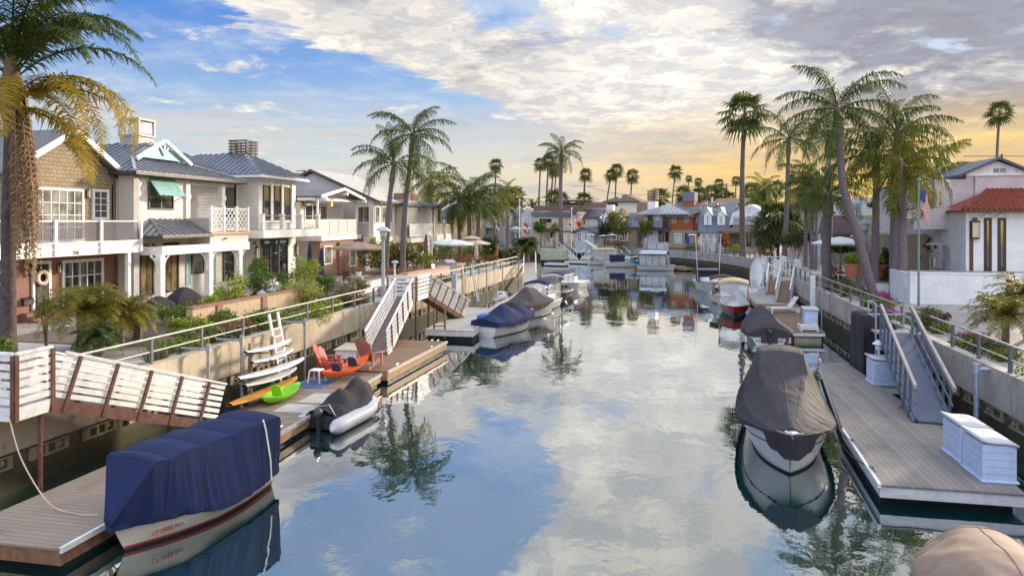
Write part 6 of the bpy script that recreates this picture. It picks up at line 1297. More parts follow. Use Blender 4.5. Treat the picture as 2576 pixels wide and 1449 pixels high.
f = Fr(16.5, 46, 2.0, 0); h = house(f, 'tile_roof_house', 'white house wing with red clay tile roof and two tall dark windows'); u0 = f.at(L_(1445,600))[0]; u1 = f.at(ID(2720,600))[0]; ze = f.at(L_(1450,300))[1]; zp = f.at(L_(2029,90), 3.)[1]
MB().box(u0,0,-.5,u1,3.9,ze).build('wall', WBLUE, h); TILE = plain('red_clay_tile', (.29,.062,.032), .75, .4, 5., bmp=.3)
e0 = (u0-.35,-.55,ze-.02); ue = f.at(L_(1960,270), -.6)[0]; P = [e0,(ue,-.55,ze+.0),(ue+2.6,3.4,zp+.15),(u0+2.6,3.4,zp+.15)]; P = [e0,(u1+1,-.55,ze-.02),(u1+1,4.,ze+1.35),(u0+2.9,4.,ze+1.35)]
m = MB(); slab(m, P, .12); slab(m, [(u0-.1,3.9,ze-.02),e0,(u0+2.9,4.,ze+1.35)], .12); rf = m.build('roof', TILE, h); m = MB()
a, b = Vector(P[0]), Vector(P[1]); nx = int((P[1][0]-P[0][0])/.27)
for j in range(11):
    k0, k1 = j/11, (j+1.12)/11; ya, yb = -.55+4.55*k0, -.55+4.55*k1; za, zb = ze-.02+1.37*k0, ze-.02+1.37*k1
    for i in range(nx):
        x = P[0][0]+.14+i*.27
        if x < P[0][0]+3.25*k0+.1: continue
        m.tube([(x,ya-.02,za+.055),(x,yb,zb+.03)], [.105,.085], 6)
m.build('barrel_tiles', TILE, rf, smooth=True); MB().box(u0-.4,-.66,ze-.16,u1+1,-.56,ze-.0).build('gutter', plain('dark_brown_gutter', (.07,.035,.03), .5), h)
for a, b in ((1625,1705),(1762,1850)):
    q = f.rect(L_(a,378), L_(b,925)); win(h, q, 0, 2, 6, BRONZE, GLASS, .16, d=.02, mw=.04); u = (q[0]+q[2])/2; w_ = (q[2]-q[0])/2; m = MB(); m.tube([(u-w_-.12,-.04,q[3]),(u-w_*.5,-.04,q[3]+.2),(u,-.04,q[3]+.26),(u+w_*.5,-.04,q[3]+.2),(u+w_+.12,-.04,q[3])],.05,6).build('window_hood', WBLUE, h)
q = f.rect(L_(1480,415), L_(1518,920)); MB().box(q[0],-.03,q[1],q[2],-.003,q[3]).build('arched_door', plain('brown_door', (.10,.04,.025), .5), h); lantern(h, 0, f.at(L_(1530,495)), s=2.6)
# garden wall and terrace in front of it
x0, z0 = PY(L_(885,930), 42.5).x, 0; zt = PY(L_(885,935), 42.5).z
r = thing('garden_wall', 'white rendered garden wall below the tile roofed house', 'garden wall', (x0, 42.5, 1.9)); MB().box(x0,42.5,1.9,x0+14,42.75,zt).box(x0,42.76,1.9,x0+.25,46,zt-.002).build('rendered_wall', WBLUE, r, loc=(-x0,-42.5,-1.9)); MB().box(x0-.03,42.46,zt+.001,x0+14,42.8,zt+.06).build('coping', WHITE, r, loc=(-x0,-42.5,-1.9))
tag(MB().box(x0+.26,42.81,1.9,x0+16,45.99,zt-.05).build('terrace_floor', paving), kind='structure')
# ------------------------------------------------------------------ gardens and planting, left bank
F_ = reg(600,700,2.415); G_ = reg(1150,600,3.623); J_ = reg(1850,680,4.528); K_ = reg(1980,820,1.865); E_ = reg(0,920,3.814)
tag(MB().add([(-25.2,22,LAND_Z+.03),(-18.2,22,LAND_Z+.03),(-17.6,70,LAND_Z+.03),(-23.5,70,LAND_Z+.03)],[(0,1,2,3)]).build('garden_bed', soil), kind='structure')
tag(MB().add([(-24.6,47,LAND_Z+.05),(-19.0,47,LAND_Z+.05),(-18.6,69,LAND_Z+.05),(-22.5,69,LAND_Z+.05)],[(0,1,2,3)]).build('patio_paving', bricky('brick_pavers', (.30,.19,.15), (.24,.16,.13), (.16,.12,.1), .25, .25, .015, .5, .85, .3, flat=True)), kind='structure')
def lowwall(name, label, pts, z0, z1, t, wm, cm, piers=None, pm=None):
    r = thing(name, label, 'garden wall', (pts[0][0], pts[0][1], z0)); O = -Vector(r.location); m = MB(); c = MB()
    for a, b in zip(pts, pts[1:]): m.beam((*a,(z0+z1)/2),(*b,(z0+z1)/2),t,z1-z0); c.beam((*a,z1+.04),(*b,z1+.04),t+.08,.075)
    m.build('wall', wm, r, loc=O); c.build('coping', cm, r, loc=O)
    for k in range(piers or 0): q = (k+.5)/piers; a, b = Vector(pts[0]), Vector(pts[-1]); p = a+(b-a)*q; MB().box(p.x-t/2-.06,p.y-.2,z0,p.x+t/2+.06,p.y+.2,z1-.002).build('brick_pier', pm, r, loc=O)
    return r
lowwall('garden_wall', 'low tan rendered garden wall with brick coping and piers', [(-18.9,25.2),(-18.6,35.2)], 1.9, 2.95, .3, plain('tan_render', (.45,.34,.24), .85, .15), BRICK, 3, BRICK)
lowwall('garden_wall', 'white garden wall with brown coping behind the street lamp', [(-18.4,39.5),(-18.0,50.5)], 1.9, 2.75, .3, WBLUE, plain('brown_coping', (.20,.13,.09), .7))
lowwall('garden_wall', 'pink low garden wall beside the double stairs', [(-17.4,46.),(-16.6,58.),(-20,58.3)], 1.9, 2.85, .3, plain('pink_render', (.58,.40,.33), .85, .1), plain('terracotta_coping', (.48,.27,.17), .7))
S = [('lemon shrub with bare stems beside the white porch posts',585,745,34,52,58,G1,1500,.085,5,2.0,18),('rounded lemon bush in front of the cable balcony',762,745,37,66,50,G1,2400,.08,9,2.0,26),('tall loose green shrub left of the navy parasols',772,690,42,42,42,G1,1300,.075,0,2.,4),
 ('dark green shrub below the round topiary',660,705,41,44,38,G2,1500,.08,0,2.,5),('dark bushy shrub at the glass doors',725,700,45,34,22,G2,900,.075,0,2.,6),('low flowering hedge under the covered grills',455,785,31,70,24,G2,1700,.07,0,2.,7),('low green border along the tan garden wall',500,845,26.5,75,26,G2,1700,.065,0,2.,8),
 ('low border plants behind the pipe railing',640,800,30,50,24,G2,1100,.065,0,2.,9),('yellow green border plants beside the ladder',790,790,31.5,42,34,G1,900,.06,4,2.,10),('grey green grasses by the white garden wall',868,735,37.5,34,26,GS,900,.07,0,2.,11),('spiky grey green tuft behind the railing',900,722,39,26,26,GS,700,.08,0,2.,12),
 ('dark golden hedge between the two trunks',985,640,62,95,34,GY,3600,.14,0,2.,13),('bright low bush behind the brick wall',1070,650,60,26,20,G1,700,.09,0,2.,14),('loose brown green shrub behind the banner parasol',1120,640,64,40,30,GS,1000,.1,0,2.,15),('red brown border plants by the tall palm trunks',985,690,48,30,14,GR,500,.07,0,2.,16),
 ('tall clipped bush speckled with orange flowers',1231,622,74,22,34,G3,2000,.12,0,2.,17),('orange flowering patch on the clipped bush side',1246,640,73.5,9,24,GO,350,.09,0,2.,18),('red and green planters hedge under the white parasols',1165,650,66,60,20,GR,1100,.11,0,2.,19),('green hedge behind the white parasols',1200,632,74,60,16,G2,1200,.12,0,2.,20),
 ('rounded green tree below the feather palms',1158,545,84,16,18,G2,700,.15,0,2.,21),('small olive bush at the near left corner',10,870,19.5,34,28,G2,700,.06,0,2.,22),('yellow green tuft beside the brick steps',118,775,25.5,26,26,QOLIVE,500,.06,0,2.,23)]
for l,x,y,d,rx,rz,m_,n,lf,fr_,gz,sd in S: shrub(l,x,y,d,rx,rz,m_,n,lf,gz,fruit=fr_,seed=sd)
rng = np.random.default_rng(77)
for i in range(30):                                  # mixed planting between railing and garden walls
    y = 21.3+i*1.0; x = along(LW, y)-rng.uniform(.9, 1.9); q = i % 5; R1 = rng.uniform(.45, .8); H1 = rng.uniform(.3, .62)
    if 36.4 < y < 39.6: continue
    r = thing('border_plant', ('%s border plant %s' % (('low mid green','lime leaved','grey green','dark green','orange tipped')[q], 'behind the left pipe railing, opposite the long board dock' if y < 27 else 'behind the left pipe railing, opposite the brown timber dock' if y < 36 else 'behind the left pipe railing, past the double stairs')), 'shrub', (x,y,1.98), 0, 'border plants along the left walkway'); V, F = cloud(rng, [(0,0,H1*.5,R1,R1,H1*.7),(R1*.5,R1*.4,H1*.7,R1*.5,R1*.5,H1*.6),(-R1*.4,-R1*.6,H1*.6,R1*.5,R1*.5,H1*.7)], 620, .07); quads('foliage', V, F, (G2,G1,GS,G3,GR)[q], r)
for i in range(26):
    y = 22.5+i*1.15; x = along(RW, y)+rng.uniform(.6, 2.4); q = i % 5; R1 = rng.uniform(.4, .8); H1 = rng.uniform(.25, .6)
    if 29 < y < 31: continue
    r = thing('border_plant', '%s border plant %s' % (('mid green','dry grey green','magenta flowered','golden green','dark green')[q], 'behind the right railing, near the flower beds' if y < 29 else 'behind the right railing, around the palm trunks'), 'shrub', (x,y,1.98), 0, 'border plants along the right walkway'); V, F = cloud(rng, [(0,0,H1*.5,R1,R1,H1*.7),(R1*.5,R1*.4,H1*.7,R1*.5,R1*.5,H1*.6),(-R1*.4,-R1*.6,H1*.6,R1*.5,R1*.5,H1*.7)], 560, .065); quads('foliage', V, F, (G2,GS,GM,QOLIVE,G3)[q], r)
for i, (px, py, dp, rx, rz, m_) in enumerate(((545,770,33,40,30,G1),(700,760,38,46,34,G2),(820,715,42,26,22,G2),(620,770,34,36,26,G2),(730,735,40,36,30,G1),(560,800,30,46,24,G2),(690,800,32,34,22,G2),(475,815,28.5,52,22,G1),(650,745,38.5,20,14,G3),(1000,650,62,30,26,G3),(1045,650,62,26,26,GY),(1110,625,70,30,26,G2),(1225,650,72,30,10,GR))):
    shrub(('leafy shrub with pale tips low in the first garden','mid green shrub behind the lemon bush','small green shrub left of the beige armchair','green shrub right of the bare stemmed lemon','bright shrub behind the rounded lemon bush','green shrub spilling on the tan garden wall','low shrub at the wall end under the ladder','bright low shrub along the tan wall coping','dark small shrub behind the garden lantern','dark hedge piece left of the tallest palm trunk','golden hedge piece right of the tallest palm trunk','green shrub behind the steel grill','red flowers under the clipped bush')[i], px, py, dp, rx, rz, m_, 1100, .075, seed=100+i)
# clipped ball on a stem
c = PD(652,672,42); r = thing('topiary', 'clipped round topiary ball beside the glass doors', 'shrub', (c.x,c.y,2.0)); V, F = cloud(np.random.default_rng(5), [(0,0,c.z-2,.5,.5,.5)], 1500, .07, surf=.85); quads('foliage', V, F, G2, r); MB().tube([(0,0,0),(0,0,c.z-2)],.05,6).build('stem', TWIG, r)
# small date palms in the first garden
def bushpalm(label, px, py, dep, L, n, mat, gz=1.98, ll=.32, seed=1, trunk=.16, droop=1.9, w=.016, leaf=40, group='low palms in the gardens', name='date_palm'):
    c = PD(px, py, dep); a = Leaves(); rng = np.random.default_rng(seed)
    for k in range(n): q = (k+.5)/n; frond(a, (0,0,c.z-gz), k*2.4+rng.normal(0,.2), 1.35-1.5*q, L*rng.uniform(.85,1.1), droop*rng.uniform(.8,1.1)*(1-.3*q), leaf, ll, w, .25, .018, .08, rng)
    r = thing(name, label, 'palm', (c.x,c.y,gz), 0, group); a.build('crown', mat, r); MB().tube([(0,0,-.1),(.03,0,(c.z-gz)*.5),(0,0,c.z-gz)],[trunk*1.2,trunk,trunk*1.1],10).build('trunk', BARK2, r); return r
bushpalm('olive date palm with leaning trunk in front of the brick house', 205,778,24.5,1.75,50,QGOLI,ll=.44,seed=2)
bushpalm('second olive date palm beside the tan garden wall', 300,792,25.5,1.45,44,QGOLI,ll=.4,seed=3)
bushpalm('third green date palm under the olive ones', 245,850,23.5,1.0,30,QLEAF,ll=.3,seed=4); bushpalm('grey green date palm by the wall gate', 345,800,26.5,.95,26,GS,ll=.3,seed=5)
bushpalm('spiky round date palm at the end of the left quay', 1322,618,73,1.75,60,QLEAF,ll=.55,seed=6,trunk=.35,w=.035); bushpalm('shaggy date palm left of the quay end palm', 1290,640,71,1.3,40,GS,ll=.5,seed=7,trunk=.3,w=.035)
bushpalm('short date palm with pink grass behind it, far right', 2528,795,25.5,1.5,44,QGOLI,ll=.34,seed=8,trunk=.12); bushpalm('yellow date palm cut by the right edge', 2585,745,27,1.6,44,QGOLI,ll=.36,seed=9,trunk=.12)
# right bank planting
S = [('burgundy leaved shrub behind the right railing',2352,795,32.5,38,22,GP,1000,.07,30),('dark green shrub under the burgundy one',2320,815,31,26,18,G3,600,.06,31),('magenta flower bed near the right ramp',2432,850,27.5,50,16,GM,1300,.05,32),('magenta flower bed at the right edge',2545,915,23.5,46,22,GM,1400,.05,33),
 ('yellow green ground plants among the magenta flowers',2470,865,25.8,44,26,GS,1000,.055,34),('cloud pruned green shrub beside the garden wall',2500,760,33,30,22,G2,900,.07,35),('pink plumed grass at the right edge',2545,730,31,16,44,GR,800,.06,36),('dry shrub behind the leaning palm',2130,725,47,34,26,GS,900,.08,37),('flowering dry shrub behind the right railing',2105,690,50,26,34,GR,700,.08,38),
 ('green bush at the leaning palm foot',2240,772,38.5,36,20,GS,700,.07,39),('dark hedge behind the flagpole terrace',2335,640,47.5,66,50,G3,3000,.11,40),('broad leaved green plant behind the terrace wall',2330,700,44.5,40,16,G2,700,.1,41),('dark foliage right of the terracotta pots',2222,670,47,20,50,G3,1400,.1,42),
 ('dark hedge behind the white patio table',2110,625,56,48,14,G3,900,.1,43),('dark bushes beyond the stairs railing',2000,600,72,50,26,G3,1400,.14,44),('orange leaved round tree before the slate house',1826,607,97,17,20,GO,1200,.16,45),('green shrubs left of the stout palm',1745,622,102,22,12,G2,600,.14,46),('yellow green shrub by the stout palm foot',1848,628,92,20,13,G1,600,.12,47),
 ('olive tree in front of the dormer house',1560,560,113,36,34,QOLIVE,1800,.22,48),('yellow green bush beside the white metal roofed house',1625,575,109,22,24,QOLIVE,900,.2,49),('dark tree in front of the tan dormer house',1520,575,114,22,24,G3,900,.2,50),('low flowers along the far railing',1545,612,112,40,8,GR,500,.15,51),
 ('palm like green bush at the cream house balcony',1360,570,119,22,18,G2,700,.2,52),('green bush beside the boathouse porch',1395,575,116,14,14,GS,400,.2,53),('distant tree mass right of the stout palm',1915,520,110,40,24,G2,1400,.3,54),('feathery olive tree behind the thin palms',2040,500,84,36,26,QOLIVE,1600,.2,55)]
for l,x,y,d,rx,rz,m_,n,lf,sd in S: shrub(l,x,y,d,rx,rz,m_,n,lf,seed=sd)
# clump of low fan palms and the red spiky plant
c = PD(1957,560,80); r = thing('fan_palm', 'broad low fan palm clump between the right palms', 'palm', (c.x,c.y,1.98), 0, 'low palms in the gardens')
for i, (x, y, z, s_) in enumerate(((0,0,c.z-1.4,1.9),(1.3,.5,c.z-2.6,1.5),(-1.2,.3,c.z-2.8,1.5))): put_mesh('crown', FC[i], r, (x,y,z), i*2., s_); MB().tube([(x*.4,y*.4,0),(x,y,z)],.16,8).build('trunk', BARK2, r)
for lab, px, py, dp, L_n, mt in (('red brown spiky flax beside the far stairs',1925,645,76,2.0,GR),('grey agave tuft behind the railing by the steps',395,870,22.5,.7,GS)):
    a = Leaves(); rng = np.random.default_rng(9); c = PD(px,py,dp)
    for k in range(70):
        az = rng.uniform(0,6.28); el = rng.uniform(.5,1.4); d = np.array([math.cos(el)*math.cos(az), math.cos(el)*math.sin(az), math.sin(el)]); l = L_n*rng.uniform(.6,1.1); s_ = np.array([-math.sin(az),math.cos(az),0])*.05*L_n**.5; b0 = np.array([math.cos(az),math.sin(az),0])*rng.uniform(0,.7)*L_n*.6
        a.put([b0-s_*.7,b0+s_*.7,b0+d*l*.6+s_,b0+d*l*.6-s_,b0+d*l+[0,0,-.08*l]], [(0,1,2,3)]); a.put([b0+d*l*.6+s_,b0+d*l*.6-s_,b0+d*l+[0,0,-.08*l]-s_*.1,b0+d*l+[0,0,-.08*l]+s_*.1], [(0,1,2,3)])
    r = thing('flax_plant', lab, 'plant', (c.x,c.y,1.98)); a.build('foliage', mt, r)
# ------------------------------------------------------------------ patio furniture, left
def parasol(label, px, py, dep, R, colr, closed=False, gz=2.0, n=8, group='parasols on the terraces', tiers=1, drop=.42):
    c = PD(px, py, dep); r = thing('parasol', label, 'parasol', (c.x,c.y,gz), 0, group); H = c.z-gz
    MB().tube([(0,0,0),(0,0,H)],.03,8).build('pole', TIMB, r); MB().lathe([(.25,0),(.25,.07),(.05,.1),(.04,.3)],n=12).build('base', DARKM, r)
    if closed: MB().lathe([(.03,H),(.12,H-.25),(.17,H-.8),(.21,H-1.5),(.24,H-1.75),(.1,H-1.76)],n=9).build('canopy', colr, r, smooth=True)
    else:
        for t in range(tiers):
            rr = R*(1-.55*t); top = H-.0+.28*t; rows = []
            for q in (0.02,.3,.6,.85,1.): rows.append([(rr*q*math.cos(k*math.pi/n/1.0)*(1-.05*(k % 2)*q), rr*q*math.sin(k*math.pi/n)*(1-.05*(k % 2)*q), top-drop*rr*.55*q**1.15-(.02*(k % 2))) for k in range(2*n)])
            rows.append([(x*1.0,y*1.0,z-.12) for x, y, z in rows[-1]])
            MB().grid(rows, True).build('canopy' if t == 0 else 'vent', colr, r, smooth=False)
        m = MB()
        for k in range(n): a = 2*math.pi*k/n; m.beam((0,0,H-.06),(R*.97*math.cos(a),R*.97*math.sin(a),H-drop*R*.55-.06),.02,.02)
        m.build('ribs', TIMB, r)
    return r
NAVC = cloth('parasol_navy', (.015,.018,.05)); TAUC = cloth('parasol_taupe', (.30,.22,.17)); PALC = cloth('parasol_pale', (.62,.66,.68), .08); BEIC = cloth('parasol_beige', (.48,.38,.32), .12)
parasol('open taupe parasol over the cottage patio', 901,607,50,1.95,TAUC); parasol('closed navy parasol on the left, by the stucco wall', 780,610,46,1,NAVC,True); parasol('closed navy parasol on the right, by the brick wall', 809,622,45,1,NAVC,True)
parasol('open pale parasol in front', 1145,602,63,1.75,PALC); parasol('open pale parasol behind the front one', 1126,600,67,1.75,PALC); parasol('double tiered beige parasol behind the pale ones', 1186,600,70,2.,BEIC,tiers=2); parasol('closed beige parasol right of the pale ones', 1198,606,66,1,BEIC,True); parasol('tilted closed brown parasol edge on beside the hedge', 1072,588,60,1,cloth('parasol_brown', (.13,.09,.07)),True)
parasol('open pale parasol on the right terrace', 2114,595,54,2.1,PALC); parasol('closed royal blue parasol before the cedar house', 1730,586,106,1.2,cloth('parasol_blue', (.01,.06,.5)),True); parasol('closed beige parasol before the slate house', 1802,600,102,1,BEIC,True); parasol('second closed beige parasol by the slate house windows', 1775,595,103,1,BEIC,True)
def grillcover(label, x, y, rz, L, W, H):
    r = thing('grill_cover', label, 'covered grill', (x,y,2.0), rz, 'covered grills'); rows = []
    for t, k in ((0,1.06),(.45,1.0),(.62,.96),(.78,.72),(.93,.45),(1,.2)): rows.append([(L/2*(k if abs(math.cos(a)) > .3 else 1)*max(-1,min(1,1.35*math.cos(a)))*(1 if t < .6 else (1-.35*(t-.6)/.4))+.02*math.sin(a*7), W/2*k*max(-1,min(1,1.35*math.sin(a)))+.02*math.sin(a*9+t*4), H*t) for a in [2*math.pi*i/28 for i in range(28)]])
    MB().grid(rows, True, True).build('cover', BLKCOV, r, smooth=True); MB().box(-L/2*.8,-W/2*.8,-.05,L/2*.8,W/2*.8,.05).build('cart_base', DARKM, r); return r
p = PX((398,757),-23.6); grillcover('low black covered grill in front of the glazed doors', p.x,p.y,R_(80),1.5,.8,.95); p = PX((462,748),-23.4); grillcover('taller black covered grill with a peaked hood', p.x,p.y,R_(85),1.7,.85,1.25)
def table(label, px, py, dep, w, l, h=.74, mat=TIMB, gz=2.03, rz=0.):
    c = PD(px,py,dep); r = thing('patio_table', label, 'table', (c.x,c.y,gz), rz, 'patio tables'); MB().box(-w/2,-l/2,h-.05,w/2,l/2,h).build('tabletop', mat, r)
    for i in (-1,1):
        for j in (-1,1): MB().box(i*w*.42-.03,j*l*.42-.03,0,i*w*.42+.03,j*l*.42+.03,h-.051).build('leg', mat, r)
def chair(label, px, py, dep, mat, rz, gz=2.03, group='patio chairs', s=1.):
    c = PD(px,py,dep); r = thing('patio_chair', label, 'chair', (c.x,c.y,gz), rz, group); MB().box(-.25*s,-.25*s,.38*s,.25*s,.25*s,.45*s).build('seat', mat, r); MB().prism([(-.25*s,.22*s,.45*s),(.25*s,.22*s,.45*s),(.23*s,.34*s,.92*s),(-.23*s,.34*s,.92*s)],(0,.04*s,0)).build('backrest', mat, r)
    for i in (-1,1):
        MB().box(i*.25*s-.03,-.24*s,.6*s,i*.25*s+.03,.28*s,.64*s).build('armrest', mat, r)
        for j in (-1,1): MB().box(i*.22*s-.025,j*.22*s-.025,0,i*.22*s+.025,j*.22*s+.025,.6*s if j<0 else .38*s).build('leg', mat, r)
table('brown dining table under the taupe parasol', 902,680,48,1.,2.,); table('pale low table on the cottage patio', 865,690,46,1.2,.8,.5,PALED); table('white patio table behind the leaning palm trunks', 2118,650,50,1.1,2.2,.75,WHITE); table('grey table on the walled terrace', 2400,680,44.3,.9,2.2,.75,STUCCOG,3.3)
STR = plain('blue_striped_cloth', (.45,.52,.60), .8, .3, 14); WICK = plain('brown_wicker', (.11,.06,.05), .8, .3, 20)
for l, x, y, d, m_, rz in (('striped patio chair left of the brown table',848,706,45.5,STR,2.6),('striped patio chair right of the brown table',925,702,45.5,STR,1.9),('dark wicker chair behind the brown table',872,690,50,WICK,.6),('navy armchair by the brick wall',825,690,47,NAVC,1.2),('beige armchair with its back to the canal',858,722,42.5,BEIC,3.1),('white folding chair beside the steel grill',1098,660,58,WHITE,1.4),('brown wicker chair left of the steel grill',1082,655,61,WICK,2.),('white chair behind the terracotta pots',2090,655,51,WHITE,-1.2),('second white chair behind the terracotta pots',2140,652,51,WHITE,.8)): chair(l,x,y,d,m_,rz)
c = PD(1130,650,57); r = thing('grill_island', 'stainless steel barbecue on a grey stone counter', 'grill', (c.x,c.y,2.03), R_(60)); MB().box(-1.1,-.4,0,1.1,.4,.85).build('counter', STUCCOG, r); MB().box(-1.25,-.45,.851,1.25,.45,.92).build('worktop', PALED, r); MB().prism([(-.5,-.36,.93),(-.5,.36,.93),(-.5,.36,1.25),(-.5,.1,1.38),(-.5,-.36,1.15)],(1.0,0,0)).build('hood', STEEL, r)
def pot(label, px, py, dep, R, H, mat, leafm=G1, gz=2.0, n=220):
    c = PD(px,py,dep); r = thing('plant_pot', label, 'potted plant', (c.x,c.y,gz), 0, 'potted plants'); MB().lathe([(R*.72,0),(R*.98,H*.86),(R*1.08,H*.87),(R*1.08,H),(R*.9,H),(R*.85,H*.9)],n=18).build('pot', mat, r, smooth=True); V, F = cloud(np.random.default_rng(int(px)), [(0,0,H*1.28,R*1.05,R*1.05,H*.42)], n, R*.22); quads('foliage', V, F, leafm, r)
pot('terracotta pot at the tall palm foot', 1030,668,50,.3,.5,TERRA,GR); pot('square terracotta pot left of the tall palm foot', 1008,675,50,.3,.4,TERRA,GR); pot('white bucket pot on the brown table', 902,672,47.6,.2,.3,WHITE,GR,2.8); pot('green glazed pot by the beige parasol', 1164,660,60,.3,.5,plain('teal_glaze', (.02,.25,.22), .3),GS); pot('second green glazed pot near the parasol pole', 1190,655,62,.3,.5,plain('teal_glaze', (.02,.25,.22), .3),GS)
for l, x, gz in (('big terracotta pot left of the leaning palm',2143,2.75),('terracotta pot between the leaning and upright palms',2188,2.75),('dark terracotta pot right of the upright palm',2216,2.7)): pot(l,x,655,47,.48,.95,TERRA if x != 2216 else plain('dark_terracotta', (.26,.09,.06), .8),G1,gz,420)
pot('teal urn with yellow flowers on the walled terrace', 2430,650,43.6,.25,.5,plain('green_urn', (.02,.09,.07), .4),GY,3.95); pot('dark leaved pot plant below the tall windows', 2478,665,44,.3,.4,DARKM,G3,3.75)
lowwall('garden_wall', 'white terrace wall carrying the terracotta pots', [(12.6,47.2),(16.2,46.8)], 1.9, 2.72, .3, WBLUE, plain('brown_coping', (.20,.13,.09), .7))
def lantern_g(label, px, py, dep):
    c = PD(px,py,dep); r = thing('garden_lantern', label, 'lantern', (c.x,c.y,2.05), 0, 'garden lanterns'); MB().lathe([(.34,.62),(.30,.66),(.08,.78),(.02,.84)],n=4).build('cap', plain('grey_lantern_cap', (.33,.34,.38), .6), r); MB().box(-.19,-.19,.15,.19,.19,.6).build('lamp_glass', LAMPG, r)
    m = MB()
    for i in (-1,1):
        for j in (-1,1): m.box(i*.2-.02,j*.2-.02,0,i*.2+.02,j*.2+.02,.62)
    m.box(-.24,-.24,0,.24,.24,.14).build('frame', DARKM, r)
lantern_g('garden lantern in front of the round topiary', 659,736,37.5); lantern_g('garden lantern behind the lemon bush', 684,728,39)
c = PD(668,755,36.5); r = thing('garden_fountain', 'round stone fountain rim beside the lemon bush', 'fountain', (c.x,c.y,2.)); MB().lathe([(1.3,0),(1.3,.35),(1.05,.35),(1.05,.2),(.01,.2)],n=28).build('stone_rim', PALED, r)
# ------------------------------------------------------------------ lamps, poles, flags
def lamp(label, px, ptop, pbase, dep, s=1., mat=None, gz=2.0):
    c = PD(px,ptop,dep); H = c.z-gz; mat = mat or plain('grey_green_lamp_post', (.30,.33,.35), .6, .2); r = thing('street_lamp', label, 'street lamp', (c.x,c.y,gz), 0, 'street lamps along the quays')
    MB().lathe([(.17*s,0),(.17*s,.5),(.115*s,.6),(.10*s,H-.85*s),(.10*s,H-.8*s)],n=12).build('post', mat, r, smooth=True); MB().lathe([(.13*s,H-.8*s),(.16*s,H-.72*s),(.20*s,H-.6*s),(.14*s,H-.59*s)],n=14).build('collar', mat, r); MB().lathe([(.17*s,H-.585*s),(.23*s,H-.3*s),(.2*s,H-.26*s)],n=14).build('lamp_glass', plain('frosted_lamp_glass', (.6,.58,.5), .3), r, smooth=True); MB().lathe([(.46*s,H-.27*s),(.44*s,H-.22*s),(.22*s,H-.05*s),(.03*s,H)],n=18).build('hood', plain('blue_grey_lamp_hood', (.38,.46,.54), .4), r)
lamp('street lamp beside the tall feather palm on the left walkway', 964,570,742,42.3); lamp('street lamp among the palms on the right bank', 2176,552,690,47,1.15); lamp('street lamp by the slate house on the far bank', 1783,560,625,104,1.5); lamp('street lamp at the left flagpoles', 1297,570,600,112,1.6); lamp('street lamp in front of the modern house', 1330,572,600,118,1.3)
lamp('short globe lamp between the two tall palm trunks', 993,655,700,47,.55,WHITE)
def heater(label, px, py, dep, gz=2.0, R=.5):
    c = PD(px,py,dep); H = c.z-gz; r = thing('patio_heater', label, 'patio heater', (c.x,c.y,gz), 0, 'patio heaters'); MB().lathe([(.24,0),(.24,.6),(.05,.65),(.045,H-.35)],n=12).build('stand', STEEL, r); MB().lathe([(.1,H-.35),(.12,H-.12),(.05,H-.1)],n=10).build('burner', DARKM, r); MB().lathe([(R,H-.1),(R*.97,H-.07),(R*.5,H+.02),(.04,H+.06)],n=20).build('reflector', plain('cream_enamel', (.72,.66,.54), .35), r, smooth=True)
heater('patio heater left of the braided sculpture on the terrace', 2355,612,44.6,3.6,.58); heater('patio heater right of the braided sculpture on the terrace', 2398,613,44.2,3.6,.58); heater('patio heater behind the street lamp on the right', 2155,592,56); heater('patio heater by the boathouse', 1488,590,114,2.,.8); heater('patio heater in front of the dormer house', 1518,592,112,2.,.8); heater('patio heater left of the white metal roofed house', 1540,590,111,2.,.8); heater('patio heater beside the blue parasol', 1741,590,104,2.,.7)
c = PD(2365,625,43.8); r = thing('braided_sculpture', 'braided pale stone column sculpture between the heaters', 'sculpture', (c.x,c.y,3.6)); m = MB()
for k in range(9): m.lathe([(.12,k*.17),(.2,k*.17+.05),(.2,k*.17+.11),(.12,k*.17+.165)],n=10)
m.build('column', PALED, r)
def pole(label, px, pt, pb, dep, r0=.05, name='flagpole', cat='flagpole', mat=WHITE, gz=2.0, arms=(), knob=True, group='flagpoles'):
    c = PD(px,pt,dep); H = c.z-gz; r = thing(name, label, cat, (c.x,c.y,gz), 0, group); MB().tube([(0,0,0),(0,0,H)],[r0,r0*.6],8).build('pole', mat, r)
    for (dz, l, t) in arms: MB().beam((-l*CS,-l*SN,H-dz),(l*CS,l*SN,H-dz+t),t*0+.07,.09).build('crossarm', mat, r)
    if knob: MB().ball((0,0,H+.05),r0*1.6,n=8,m=6).build('finial', mat, r)
    return r, H
FR = plain('flag_red', (.45,.03,.04), .7, .1); FW = plain('flag_white', (.66,.64,.64), .7, .08); FB = plain('flag_blue', (.03,.07,.22), .7, .1)
def flag(label, top, W, Hh, stripes=13, mats=(FR,FW), canton=True, rz=0., fold=.12, droop=.5):
    r = MB(); fs = []; nx = 10; ny = stripes*2; V = []
    for j in range(ny+1):
        for i in range(nx+1):
            u, v = i/nx, j/ny; V.append((W*u*(1-.35*v), fold*math.sin(u*9+v*2)*(.3+u), -Hh*v-droop*u*u*1.2-.05*math.sin(u*7)))
    r.v = V
    for j in range(ny):
        for i in range(nx): r.f.append((j*(nx+1)+i, j*(nx+1)+i+1, (j+1)*(nx+1)+i+1, (j+1)*(nx+1)+i))
    o = r.build('flag', mats[0], None, fix=False, loc=top); o.rotation_euler[2] = rz
    for m_ in list(mats[1:])+([FB] if canton else []): o.data.materials.append(m_)
    o.data.polygons.foreach_set('material_index', [(len(mats) if canton and i < nx*.45 and j < ny*.54 else (j//2) % len(mats)) for j in range(ny) for i in range(nx)])
    return tag(o, label, 'flag', 'flags on the poles')
